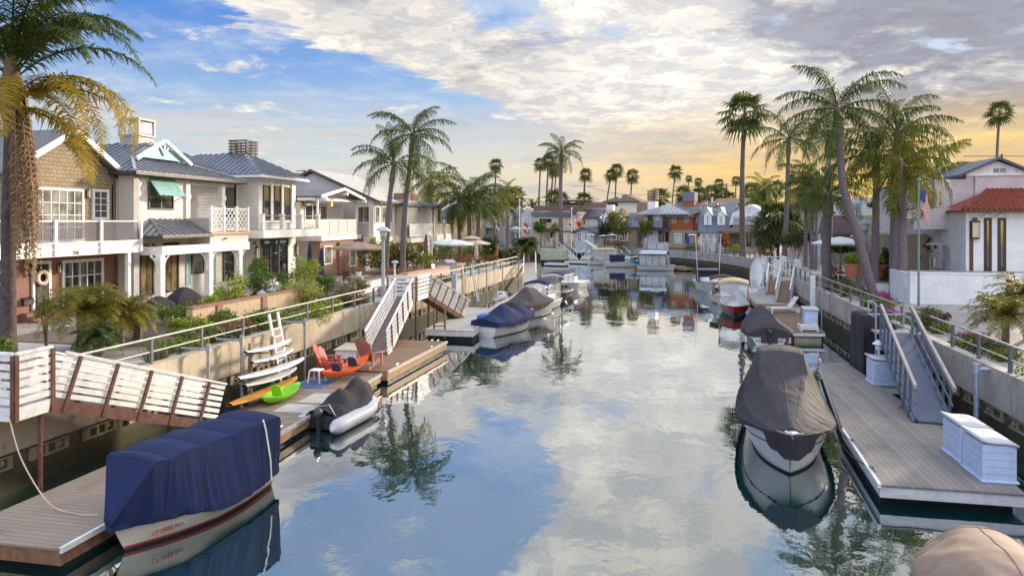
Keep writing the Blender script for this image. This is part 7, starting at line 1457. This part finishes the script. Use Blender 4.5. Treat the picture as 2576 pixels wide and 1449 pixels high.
# tall pole with the limp national flag: its stripes hang almost upright
r, Hh = pole('tall green grey flagpole behind the right railing', 2311,455,770,37.4,.07,mat=plain('patina_pole', (.16,.24,.22), .5))
c = PD(2316,474,37.4); o = flag('limp striped national flag on the tall right pole', (c.x,c.y,c.z), 1.0, 1.25, 13, droop=.85, rz=.1, fold=.1); o.scale = (.5,1,.92)
pole('white flagpole with yardarm beside the boathouse', 1438,526,620,116,.09,arms=[(2.9,1.0,0)]); c = PD(1441,532,116); flag('striped national flag on the boathouse flagpole', tuple(c), 1.3, 1.0, 13, droop=.7, rz=YAW)
c = PD(1451,556,116); flag('red flag on the boathouse flagpole yardarm', tuple(c), .8, .8, 2, (FR,FR), False, YAW); c = PD(1431,556,116); flag('white and red flag on the boathouse yardarm', tuple(c), .6, .9, 3, (FW,FR,FW), False, YAW)
pole('white mast with the national flag behind the left quay', 1280,516,605,112,.1); c = PD(1271,528,112); flag('striped national flag on the left white mast', tuple(c), 1.1, 1.6, 13, droop=.9, rz=YAW); c = PD(1272,575,112); flag('red flag low on the left white mast', tuple(c), .8, 1.2, 2, (FR,FR), False, YAW)
r, _ = pole('slender white mast with a crossed yardarm', 1307,505,610,108,.1,arms=[(4.3,1.7,0)]); c = PD(1318,560,108); flag('white and red flag on the crossed mast', tuple(c), .7, 1.5, 3, (FR,FW,FR), False, YAW)
pole('short flagpole left of the crossed mast', 1242,545,610,105,.07); c = PD(1244,556,105); flag('dark blue and red flag on the short pole', tuple(c), .8, 1.6, 3, (FB,FW,FR), False, YAW)
POLEM = plain('dark_utility_timber', (.075,.05,.035), .9)
UP = []
for l, x, t, d, arms in (('utility pole with two crossarms right of the lone feather palm',1471,464,150,[(.4,2.6,0),(3.2,3.2,0)]),('utility pole behind the cedar house chimney',1726,467,165,[(.3,2.6,0),(5,2.4,0)]),('utility pole with transformer drum',1783,470,165,[(.3,2.4,0),(7,2.4,0)]),('tallest utility pole with two crossarms on the right',1828,461,160,[(.6,3.4,0),(9,4.,0)]),('utility pole rising over the mauve house roof',2520,388,95,[(.3,5.2,0)])):
    r, Hh = pole(l,x,t,600,d,.2,'utility_pole','utility pole',POLEM,arms=arms,knob=False,group='utility poles'); UP.append(Vector(r.location)+Vector((0,0,Hh-.3)))
    if 'transformer' in l: MB().lathe([(.4,Hh-4.5),(.4,Hh-2.5)],(.6,0,0),10).build('transformer', GALV, r)
def wire(label, a, b, sag):
    o = MB().tube([a+(b-a)*(i/12)+Vector((0,0,-sag*4*(i/12)*(1-i/12))) for i in range(13)], .035, 4).build('power_line', POLEM); tag(o, label, 'power line', 'power lines')
wire('power line running from the twin armed pole to the chimney pole', UP[0], UP[1], 2.); wire('power line from the chimney pole to the transformer pole', UP[1], UP[2], .4); wire('power line from the transformer pole to the tallest pole', UP[2], UP[3], .4)
wire('power line leaving the pole over the mauve house toward the right', UP[4]+Vector((3,0,0)), UP[4]+Vector((30,-6,-3.)), 1.)
# ------------------------------------------------------------------ things on the docks, left
PIPEM = plain('grey_guide_pipe', (.33,.35,.38), .5, .25, 6., metal=.4, dirt=(.2,.13,.09))
def gpipe(label, x, y, top=2.55, arm=True, mat=PIPEM, r_=.05, name='guide_pile', sq=False):
    r = thing(name, label, 'pile', (x,y,-1), 0, 'guide piles along the seawalls')
    (MB().box(-r_,-r_,0,r_,r_,top+1) if sq else MB().tube([(0,0,0),(0,0,top+1)],r_,10)).build('pile', mat, r); 
    if arm and not sq: s_ = -1 if x < 0 else 1; MB().tube([(0,0,top+.85),(s_*1.0,0,top+.85)],r_*.9,8).build('arm', mat, r); MB().tube([(0,0,top+.72),(0,0,top+1.02)],r_*1.5,10).build('collar', mat, r)
for l, x, y, t, a in (('guide pipe with arm above the near gangway foot',-14.6,20.4,2.5,True),('guide pipe with arm left of the surfboards',-14.55,22.2,2.5,True),('guide pipe right of the white ladder',-14.5,26.6,2.5,True),('guide pipe beside the long white stairs',-14.4,31.9,2.5,False),('guide pipe beyond the steep stairs',-14.1,42.6,2.7,False),('guide pipe left of the leaning ladder',-14.0,48.5,2.7,True),('guide pipe right of the leaning ladder',-13.8,55.,2.7,True),('thin guide pipe near the end of the left wall',-13.6,60.,2.7,True),('last guide pipe before the left quay corner',-13.4,66.,2.7,False)): gpipe(l,x,y,t,a)
BLUEP = plain('blue_grey_plank', (.30,.36,.43), .6); gpipe('tall blue grey plank pile on the left wall',-13.9,46.2,2.9,False,BLUEP,.16,sq=True); gpipe('white square pile beside the nearer white stairs',9.55,47.5,3.1,False,WHITE,.13,sq=True); gpipe('short white pile on the far right wall',9.9,72.,3.0,False,WHITE,.13,sq=True); gpipe('guide pipe with arm on the right wall past the white pile',9.4,44.2,2.4,True); gpipe('guide pipe at the right edge',9.3,20.2,2.7,True,PIPE,.07); gpipe('thick blue elbow pipe on the right wall',9.4,23.6,2.25,True,PIPE,.075); gpipe('slim steel pile under the nearer white landing',9.2,57.7,1.9,False)
def ladder(label, x, y, z0, z1, w, mat, lean=.0, n=7, ax='y'):
    r = thing('ladder', label, 'ladder', (x,y,z0), 0, 'ladders'); d = Vector((lean,0,z1-z0)); s_ = Vector((0,1,0)) if ax == 'y' else Vector((1,0,0))
    for i in (-1,1): MB().beam(s_*i*w/2, s_*i*w/2+d, .1,.07,(1,0,0) if ax == 'y' else (0,1,0)).build('rail', mat, r)
    for k in range(n): p = d*((k+.5)/n*.82); MB().beam(p-s_*w/2, p+s_*w/2,.07,.05).build('rung', mat, r)
ladder('white wooden ladder hooked over the left seawall',-14.25,24.6,.45,3.0,.62,WHITEW,-.5); ladder('short brown ladder standing on the pale grey dock',-11.9,36.75,.1,1.75,.62,bpy.data.materials['brown_rail_posts'],0,5,'x'); ladder('leaning blue grey ladder on the left seawall',-13.6,51.5,.4,3.3,.5,BLUEP,-.5,10)
def board(label, a, b, w, t, mat, mat2=None, rocker=.1, fins=0, group='surfboards on the rack', name='surfboard', cat='surfboard'):
    a, b = Vector(a), Vector(b); L = (b-a).length; mid = (a+b)/2; d = (b-a).normalized(); rz = math.atan2(-d.x, d.y); r = thing(name, label, cat, mid, rz, group); rows = []; low = []
    for i in range(25):
        q = i/24; y = (q-.5)*L; hw = w/2*max(.02,(math.sin(math.pi*min(1,max(0,q*.94+.05))))**.55); z = rocker*(2*q-1)**2*(1 if q > .5 else .5)
        rows.append([(hw*math.cos(k*math.pi/6)*1., y, z+t*math.sin(k*math.pi/6)*(.9)) for k in range(7)]); low.append([(hw*math.cos(k*math.pi/6)*1.005, y, z-t*.75*math.sin(k*math.pi/6)) for k in range(7)])
    MB().grid(rows).build('deck', mat, r, smooth=True); MB().grid(low).build('underside', mat2 or mat, r, smooth=True); MB().beam((0,-L*.47,t*.55),(0,L*.47,t*.55),.012,.006).build('stringer', plain('stringer_wood', (.3,.2,.12), .5), r)
    for k in range(fins): MB().prism([(-.12+.24*k/max(1,fins-1) if fins > 1 else 0,-L*.44,-t*.6),(-.12+.24*k/max(1,fins-1) if fins > 1 else 0,-L*.36,-t*.6),(-.12+.24*k/max(1,fins-1) if fins > 1 else 0,-L*.45,-t*.6-.18)],(.012,0,0)).build('fin', DARKM, r)
    return r
BW = plain('white_board_gloss', (.70,.72,.75), .2, .05); BB = plain('blue_board_gloss', (.02,.08,.42), .25); BO = plain('amber_board_gloss', (.52,.24,.025), .2, .12)
board('white surfboard on the top of the rack',(-14.2,21.9,1.92),(-13.9,24.4,1.95),.56,.045,BW,BB,.1,3); board('white and blue surfboard, second from the top',(-13.95,21.9,1.58),(-13.75,24.3,1.62),.58,.05,BW,BB,.08,0); board('long white paddleboard third in the rack',(-13.85,20.9,1.22),(-13.3,24.3,1.28),.68,.06,BW,BW,.1,2); board('blue bottomed paddleboard, lowest in the rack',(-13.8,21.2,.92),(-13.45,24.,.98),.66,.055,BW,BB,.09,1)
board('long amber paddleboard lying on the dock edge',(-13.38,19.75,.60),(-13.2,23.6,.80),.72,.07,BO,BO,.08,0,'boards lying on the dock')
r = thing('board_rack', 'black steel surfboard rack with angled arms against the seawall', 'rack', (-14.4,23.2,.45))
for y in (-.7,.75): MB().box(-.06,y-.05,-.4,.06,y+.05,1.75).build('upright', TIMB, r)
for y in (-.7,.75):
    for z in (1.38,1.04,.68,.38): MB().tube([(0,y,z),(.75,y,z+.05),(.8,y,z+.16)],.022,6).build('arm', DARKM, r)
def kayak(label, a, b, w, mat, seats, smat, h=.32):
    a, b = Vector(a), Vector(b); L = (b-a).length; d = (b-a).normalized(); r = thing('kayak', label, 'kayak', (a+b)/2, math.atan2(-d.x,d.y), 'kayaks on the dock'); rows = []
    for i in range(37):
        q = i/36; y = (q-.5)*L; e = math.sin(math.pi*min(1,max(0,q)))**.62; hw = max(.012,w/2*e); sh = .10+(.16*(2*q-1)**2*1.3 if L > 2.6 else .09*(2*q-1)**2); row = []; well = min(1,max(0,(q-.16)/.06))*min(1,max(0,(.86-q)/.06)); bulk = 1-.0*(abs(q-.5) < .03)
        for k in range(21):
            v = -1+2*k/20; s_ = abs(v)
            if s_ > .5: u = (s_-.5)/.5; row.append((math.copysign(hw*math.cos((u)*1.45)**.6,v)*1.0, y, sh-(h*.9)*e**.5*u**1.1))
            else: u = s_/.5; row.append((math.copysign(hw*u,v), y, sh+.05*e*(1-u**4)-well*.20*(1-u**3)*(.55+.45*abs(math.cos(math.pi*q*4.)))))
        rows.append(row)
    MB().grid(rows,False,True).build('hull', mat, r, smooth=True)
    for q in seats: y = (q-.5)*L; MB().prism([(-w*.27,y,.02),(w*.27,y,.02),(w*.25,y-.1,.34),(w*.13,y-.12,.42),(-w*.13,y-.12,.42),(-w*.25,y-.1,.34)],(0,-.05,0)).build('seat_back', smat, r, bevel=.03); MB().box(-w*.25,y,-.05,w*.25,y+.35,.02).build('seat', smat, r, bevel=.02)
    return r
KO = plain('orange_kayak_plastic', (.72,.12,.015), .4, .1); KG = plain('lime_kayak_plastic', (.22,.55,.015), .4, .1)
o = kayak('orange tandem kayak with two navy seat backs on the dock', (-12.15,23.5,.78),(-11.65,26.6,.86),.80,KO,(.32,.66),plain('navy_seat_pad', (.03,.04,.09), .7)); o.rotation_euler[0] = R_(2)
kayak('lime green kayak lying beside the amber paddleboard', (-12.65,20.45,.67),(-12.6,22.7,.67),.72,KG,(.4,),KG)
def adirondack(label, x, y, z, rz, mat, s=1.1):
    r = thing('adirondack_chair', label, 'chair', (x,y,z), rz, 'adirondack chairs on the docks'); m = MB()
    for k in range(5): t = k/4; m.box(-.27,-.32+t*.5,.36-t*.11,.27,-.32+t*.5+.10,.385-t*.11)
    m.build('seat', mat, r)
    m = MB()
    for k in range(7):
        u = -1+k/3; hgt = .98-.16*u*u; m.prism([(u*.20-.04,.20,.24),(u*.20+.04,.20,.24),(u*.27+.045,.20+.36*hgt,.24+hgt*.82),(u*.27,.20+.375*hgt,.27+hgt*.82),(u*.27-.045,.20+.36*hgt,.24+hgt*.82)],(0,.022,.01))
    m.build('backrest', mat, r)
    for i in (-1,1):
        MB().prism([(i*.28-.06,-.40,.53),(i*.36+.08 if i > 0 else i*.36-.08,-.40,.53),(i*.38+.04*i,.1,.53),(i*.32,.42,.53),(i*.26,.42,.53)],(0,0,.025)).build('armrest', mat, r)
        MB().box(i*.31-.02,-.34,0,i*.31+.02,-.24,.529).build('front_leg', mat, r); MB().beam((i*.285,-.30,.32),(i*.285,.58,.03),.03,.12).build('rear_leg', mat, r); MB().box(i*.31-.02,.3,.12,i*.31+.02,.37,.529).build('arm_support', mat, r)
    r.scale = (s,)*3
RC = plain('red_chair_paint', (.45,.055,.045), .5, .15); PC = plain('faded_pink_chair_paint', (.42,.17,.155), .6, .2)
adirondack('red adirondack chair nearer the seawall',-13.1,26.0,.47,R_(200),RC); adirondack('red adirondack chair nearer the kayak',-12.55,25.4,.47,R_(195),RC); adirondack('faded pink adirondack chair beside the white box',-11.75,27.0,.54,R_(172),PC,1.15); adirondack('white adirondack chair on the pale grey dock',-11.9,52.,.52,R_(120),WHITE,1.1)
for o in COL.objects:
    if o.get('label','').startswith('red adirondack'): o.rotation_euler[2] += R_(-95)
r = thing('storage_bench', 'white storage box with a slatted timber lid behind the red chairs', 'storage box', (-12.9,27.9,.53), R_(8)); m = MB().box(-.55,-.8,0,.55,.8,.62)
m.build('box', WHITEW, r); m = MB()
for k in range(7): m.box(-.62+k*.178,-.86,.622,-.62+k*.178+.16,.86,.655)
m.build('slatted_lid', plain('pale_green_lid', (.45,.42,.30), .7), r)
r = thing('plastic_stool', 'white plastic stool on the dock beside the kayak', 'stool', (-12.75,24.3,.46)); MB().box(-.22,-.22,.46,.22,.22,.5).build('seat', WHITE, r, bevel=.02)
for i in (-1,1):
    for j in (-1,1): MB().beam((i*.25,j*.25,0),(i*.19,j*.19,.46),.05,.05).build('leg', WHITE, r)
def flat(name, label, cat, x0,y0,x1,y1,z,mat,rz=0.,t=.02): r = MB().box(x0-(x0+x1)/2,y0-(y0+y1)/2,0,x1-(x0+x1)/2,y1-(y0+y1)/2,t).build(name, mat, None, loc=((x0+x1)/2,(y0+y1)/2,z+.002)); r.rotation_euler[2] = rz; return tag(r,label,cat)
flat('dock_mat','blue mottled mat under the white stool','mat',-13.2,23.4,-12.1,24.9,.45,plain('blue_mat', (.10,.17,.30), .9, .5, 12.),.05); flat('dock_mat','pale mat nearer the dinghy','mat',-12.2,20.3,-11.05,21.3,.45,plain('pale_mat', (.42,.40,.38), .9, .2),.03); flat('dock_mat','second pale mat nearer the kayak','mat',-12.0,21.5,-11.05,22.8,.45,plain('pale_mat', (.42,.40,.38), .9, .2),.03)
# ------------------------------------------------------------------ things on the docks, right
LIDM = plain('pale_grey_box_lid', (.50,.52,.57), .45, .06); BOXM = plain('white_resin', (.50,.60,.82), .4, .08)
def deckbox(label, x, y, z, w, l, h, rz=0.):
    r = thing('deck_box', label, 'storage box', (x,y,z), rz, 'white resin storage boxes'); m = MB().box(-w/2,-l/2,.04,w/2,l/2,h)
    m.build('box', BOXM, r, bevel=.03); m = MB()
    for k in range(1,5): zz = .04+(h-.04)*k/5; m.box(-w/2-.006,-l/2+.05,zz-.006,w/2+.006,l/2-.05,zz+.006).box(-w/2+.05,-l/2-.006,zz-.006,w/2-.05,l/2+.006,zz+.006)
    m.build('groove', plain('box_groove', (.40,.44,.52), .5), r); MB().box(-w/2-.04,-l/2-.04,0,w/2+.04,l/2+.04,.06).build('base', BOXM, r, bevel=.02)
    rows = [[(w/2*1.09*u, y_, h+.02+.13*(.5-.5*u)+.03*math.sin(u*3)-(.0 if z_ else .05)) for u in (-1,-.6,-.2,.2,.6,1)] for z_ in (1,) for y_ in (-l/2-.03,0,l/2+.03)]; b = MB().grid(rows).build('lid', LIDM, r, smooth=True); sd_ = b.modifiers.new('lid', 'SOLIDIFY'); sd_.thickness = .07; sd_.offset = -1
deckbox('white storage box at the right dock corner, front of the pair',7.72,18.7,.5,.72,1.08,.88,R_(1)); deckbox('white storage box behind the front one of the pair',7.74,20.0,.5,.72,1.08,.88,R_(1)); deckbox('lone white storage box at the foot of the black tarpaulin',8.3,28.6,.47,1.05,.9,.9)
r = thing('dock_lamp', 'white dock light standing behind the lone storage box', 'lamp', (8.35,29.5,.46)); MB().lathe([(.05,0),(.05,1.1),(.12,1.12),(.12,1.32),(.05,1.33)],n=10).build('post', WHITE, r); MB().lathe([(.24,1.33),(.2,1.38),(.03,1.5)],n=12).build('hood', WHITE, r)
# tarpaulin covered lift
r = thing('covered_hoist', 'tall black tarpaulin draped over a hoist beside the right wall', 'covered hoist', (8.6,31.3,.3)); rows = []
for t in (0,.2,.5,.8,.95,1.): rows.append([(.62*max(-1,min(1,1.4*math.cos(a)))*(1+.05*math.sin(9*a+2*t))*(1 if t < .96 else .9), .95*max(-1,min(1,1.4*math.sin(a)))*(1+.05*math.sin(7*a))*(1 if t < .96 else .9), (2.45-.3*(math.sin(a) < -.2 and math.cos(a) > 0))*t) for a in [2*math.pi*k/40 for k in range(40)]])
MB().grid(rows,True,True).build('tarpaulin', BLKCOV, r, smooth=True); MB().box(-.5,-.8,-.4,.5,.8,.05).build('hoist_base', GALV, r)
r = thing('dock_locker', 'tall white dock locker with sloped lid', 'storage box', (8.35,42.2,.55)); MB().box(-.35,-.35,0,.35,.35,1.0).build('box', BOXM, r, bevel=.02); MB().prism([(-.42,-.42,1.0),(.42,-.42,1.0),(.42,.42,1.08),(-.42,.42,1.08)],(0,0,.06)).build('lid', LIDM, r)
for k in (-.17,.0,.17): pass
r = thing('dock_steps', 'low white boarding steps lying on the timber dock', 'steps', (8.0,41.0,.55)); MB().box(-.45,-.5,0,-.38,.6,.3).build('side_board', WHITEW, r); MB().box(.38,-.5,0,.45,.6,.3).build('side_board', WHITEW, r)
for k in range(3): MB().box(-.379,-.4+k*.33,.08+.07*k,.379,-.12+k*.33,.11+.07*k).build('tread', WHITEW, r)
r = thing('chaise_lounge', 'white slatted chaise lounge with raised back on the wide timber dock', 'lounge chair', (7.9,48.4,.56), R_(-75)); m = MB()
for k in range(11): m.box(-.33,-.9+k*.12,.34,.33,-.9+k*.12+.09,.365)
m.build('slatted_seat', WHITE, r); m = MB()
for k in range(8): t = k/8; m.prism([(-.33,.45+t*.5,.37+t*.68),(.33,.45+t*.5,.37+t*.68),(.33,.45+t*.5+.045,.37+t*.68+.065),(-.33,.45+t*.5+.045,.37+t*.68+.065)],(0,-.02,.02))
m.build('backrest', WHITE, r); MB().box(-.37,-.95,.28,-.331,1.0,.36).box(.331,-.95,.28,.37,1.0,.36).build('frame', WHITE, r)
for i in (-1,1): MB().box(i*.35-.03,-.9,0,i*.35+.03,-.82,.28).build('leg', WHITE, r); MB().tube([(i*.35-.03,.85,.16),(i*.35+.03,.85,.16)],.16,14).build('wheel', WHITE, r)
chair('white plastic armchair on the grey dock, facing the stairs',1908,740,57,WHITE,2.2,.52,'white dock chairs',1.3); chair('second white plastic armchair beside the red launch',1893,752,54.5,WHITE,1.2,.52,'white dock chairs',1.1)
H = Hull(3.4,1.15,.42,.36,.05,.35,.2,2.,.5); r = thing('rowing_boat', 'white dinghy stood upright on its end beside the farther stairs', 'boat', (7.75,61.5,2.15), 0, 'small upturned boats'); r.rotation_euler = (R_(82),R_(8),R_(20)); H.hull().build('hull', HULLW, r, smooth=True); H.deck(-.02,cam=-.25).build('inside', HULLW, r, smooth=True)
# ------------------------------------------------------------------ far docks, ramps and boats
def fdock(label, R, a, b, w, mat=PALED, fm=WHITEW):
    p, q = PZ(R(*a),.45), PZ(R(*b),.45); d = (q-p).normalized(); n_ = Vector((-d.y,d.x,0)); n_ = n_ if n_.y > 0 else -n_
    return dock(label, [(p.x,p.y),(q.x,q.y),(q.x+n_.x*w,q.y+n_.y*w),(p.x+n_.x*w,p.y+n_.y*w)], .45, mat, fm, .3)
fdock('far white edged dock behind the tan topped launch', H_, (850,1150),(1960,1190), 2.2); fdock('far timber dock at the blue kayaks', H_, (1840,1215),(2560,1235), 1.6, BROWNW, TANF); fdock('far dock end beside the lifted green covered boat', H_, (560,1180),(840,1190), 1.8); fdock('small timber dock right of the surrey topped launch', I_, (600,1240),(835,1255), 1.6, BROWNW, TANF)
def framp(label, R, top, bot, w, zt=2.2, zb=.6, **kw):
    a, b = PZ(R(*top),zt), PZ(R(*bot),zb); return slat_ramp(label,(a.x,a.y,zt),(b.x,b.y,zb),w,6,2,slat=WHITE,post=WHITE,beam_=WHITE,deck=PALED,sh=.08,wheels=False,top=.1,**kw)
framp('white two rail ramp on the far bank left of the boathouse pole', H_, (770,930),(990,1130), 1.3); framp('white ramp on the far bank descending to the right', H_, (1530,930),(1740,1130), 1.2)
a, b = PZ(H_(1340,960),2.2), PZ(H_(1130,1130),.6); slat_ramp('white ramp on the far bank carrying an upturned grey dinghy',(a.x,a.y,2.2),(b.x,b.y,.6),1.2,5,2,slat=WHITE,post=WHITE,beam_=WHITE,deck=PALED,sh=.07,wheels=False)
H = Hull(3.6,1.4,.5,.42,.1,.8,.3,2.2,.45); m_ = (a+b)/2; r = thing('rowing_boat','grey upturned dinghy resting on the far ramp rail','boat',(m_.x,m_.y-.3,2.9),0,'small upturned boats'); r.rotation_euler = (R_(-30),R_(215),R_(65)); H.hull().build('hull', plain('grey_hull_paint', (.45,.50,.56), .4), r, smooth=True); H.deck(-.02,cam=-.2).build('inside', HULLW, r)
for l, R, x0, x1, y in (('white landing at the head of the first far ramp',H_,660,800,930),('white landing at the head of the far double ramps',H_,1310,1540,940)):
    p, q = PZ(R(x0,y),2.2), PZ(R(x1,y),2.2); platform(l,min(p.x,q.x),min(p.y,q.y)-.6,max(p.x,q.x),min(p.y,q.y)+.9,2.25,1.25,4,('y0','y1'),post=WHITE,slat=WHITE,balus=True)
p = PZ(H_(1450,1215),0); launch('white launch with tan canopy and clear curtains on the far side', DH(4.9,2.0), (p.x-.3,p.y+.9), R_(-72), HULLW, TANC, 2.35, .2, .14, t0=.1, t1=.86)
p = PZ(H_(1660,1245),0); H = Hull(5.4,2.1,1.05,.75,.25,.86,.9,2.2,.45,.55); r = boat('white bow rail runabout with navy canvas on the far side', H, (p.x+.3,p.y+.6), R_(-78), HULLW); MB().box(-.8,-1.9,.75,.8,.1,1.75).build('canvas', NAVYD, r, bevel=.1); H.band(-.3,.05).build('bottom_paint', ANTI, r)
m = MB()
for s_ in (-1,1): m.tube([(s_*.95,.3,1.35),(s_*.8,1.9,1.5),(s_*.1,3.3,1.7)],.025,5)
for y, w_ in ((.3,.95),(1.2,.9),(2.1,.7)):
    for s_ in (-1,1): m.tube([(s_*w_,y,.95),(s_*w_,y,1.42)],.02,5)
m.build('bow_rail', STEEL, r)
p = PZ(H_(2190,1300),0); launch('white surrey topped launch with navy trim on the far side', DH(4.9,2.3), (p.x-.2,p.y+1.), R_(-100), HULLW, plain('silver_canvas', (.50,.52,.58), .6), 2.2, .5, .2, posts=5, clear=True, cl=NAVYD, trim=NAVYD, t0=.06, t1=.8)
p = PZ(H_(720,1190),0); H = Hull(4.0,2.,.7,.6,.2,.86,.3,3.5,.5); r = boat('dark red hulled boat under a pale green boxy cover on a lift', H, (p.x-.3,p.y+1.2), R_(-85), plain('maroon_gelcoat', (.09,.012,.018), .3)); cover(H,[(0,2.15),(1,2.05)],[(0,.1),(1,.1)],over=.1,topw=[(0,.9),(.7,.9),(1,.7)],wrk=.02).build('boat_cover', cloth('sage_canvas', (.38,.40,.30), .15), r, smooth=True)
KB = plain('turquoise_kayak_plastic', (.02,.33,.55), .4)
for l, dx, z_ in (('turquoise kayak on the far timber dock, upper one',0,1.0),('turquoise kayak on the far timber dock, lower one',.6,.75)): p = PZ(H_(1770,1165),.9); q = PZ(H_(1975,1175),.9); kayak(l,(p.x+dx,p.y-.4*dx,z_),(q.x+dx,q.y-.4*dx,z_),.7,KB,(.45,),DARKM)
# ------------------------------------------------------------------ ramp at the end of the left quay, ropes, odds and ends
a, b = PZ(G_(1230,400),2.2), PZ(G_(1265,600),.6); slat_ramp('white ramp with looped rails at the end of the left quay',(-13.3,71.5,2.25),(-12.0,64.5,.6),1.2,3,1,slat=WHITE,post=WHITE,beam_=WHITE,deck=PALED,sh=.1,wheels=False,top=.14)
def rope(label, pts, r_=.014, mat=None, name='mooring_rope'):
    P = [Vector(p) for p in pts]; out = []
    for i in range(len(P)-1):
        for k in range(6):
            u = k/6; p0, p1, p2, p3 = P[max(i-1,0)], P[i], P[i+1], P[min(i+2,len(P)-1)]; out.append(.5*((2*p1)+(p2-p0)*u+(2*p0-5*p1+4*p2-p3)*u*u+(3*p1-p0-3*p2+p3)*u**3))
    tag(MB().tube(out+[P[-1]], r_, 6).build(name, mat or plain('pale_rope', (.52,.46,.38), .9)), label, 'rope', 'mooring ropes')
DR = plain('dark_rope', (.03,.025,.025), .9)
rope('pale rope hanging from the near landing to the brown dock', [(-14.05,12.7,2.3),(-13.6,12.6,1.4),(-12.7,12.4,.62),(-12.0,12.35,.47),(-11.45,12.4,.47)]); rope('short pale rope tying the blue covered launch to the dock', [(-11.15,12.4,.53),(-10.95,12.2,.40),(-10.62,12.0,.42)])
rope('dark rope from the covered cruiser to the dock edge', [(4.55,20.2,.85),(4.9,19.6,.45),(5.1,18.4,.56)],mat=DR); rope('dark spring rope of the covered cruiser', [(4.9,22.3,.7),(5.1,21.4,.5),(5.2,20.6,.56)],mat=DR); rope('dark line of the dinghy to the long dock', [(-10.9,20.3,.52),(-10.8,20.6,.35),(-10.6,20.9,.4)],mat=DR)
rope('yellow hose dangling below the grey gangway', [(7.55,24.7,.55),(7.9,25.1,.5),(8.25,25.5,.2),(8.3,25.9,.5)],.02,plain('yellow_hose', (.55,.38,.05), .6),'dock_hose')
rope('line from the navy covered runabout to the pale dock', [(-9.9,38.2,.62),(-9.8,38.5,.5),(-9.6,38.8,.6)],mat=DR)
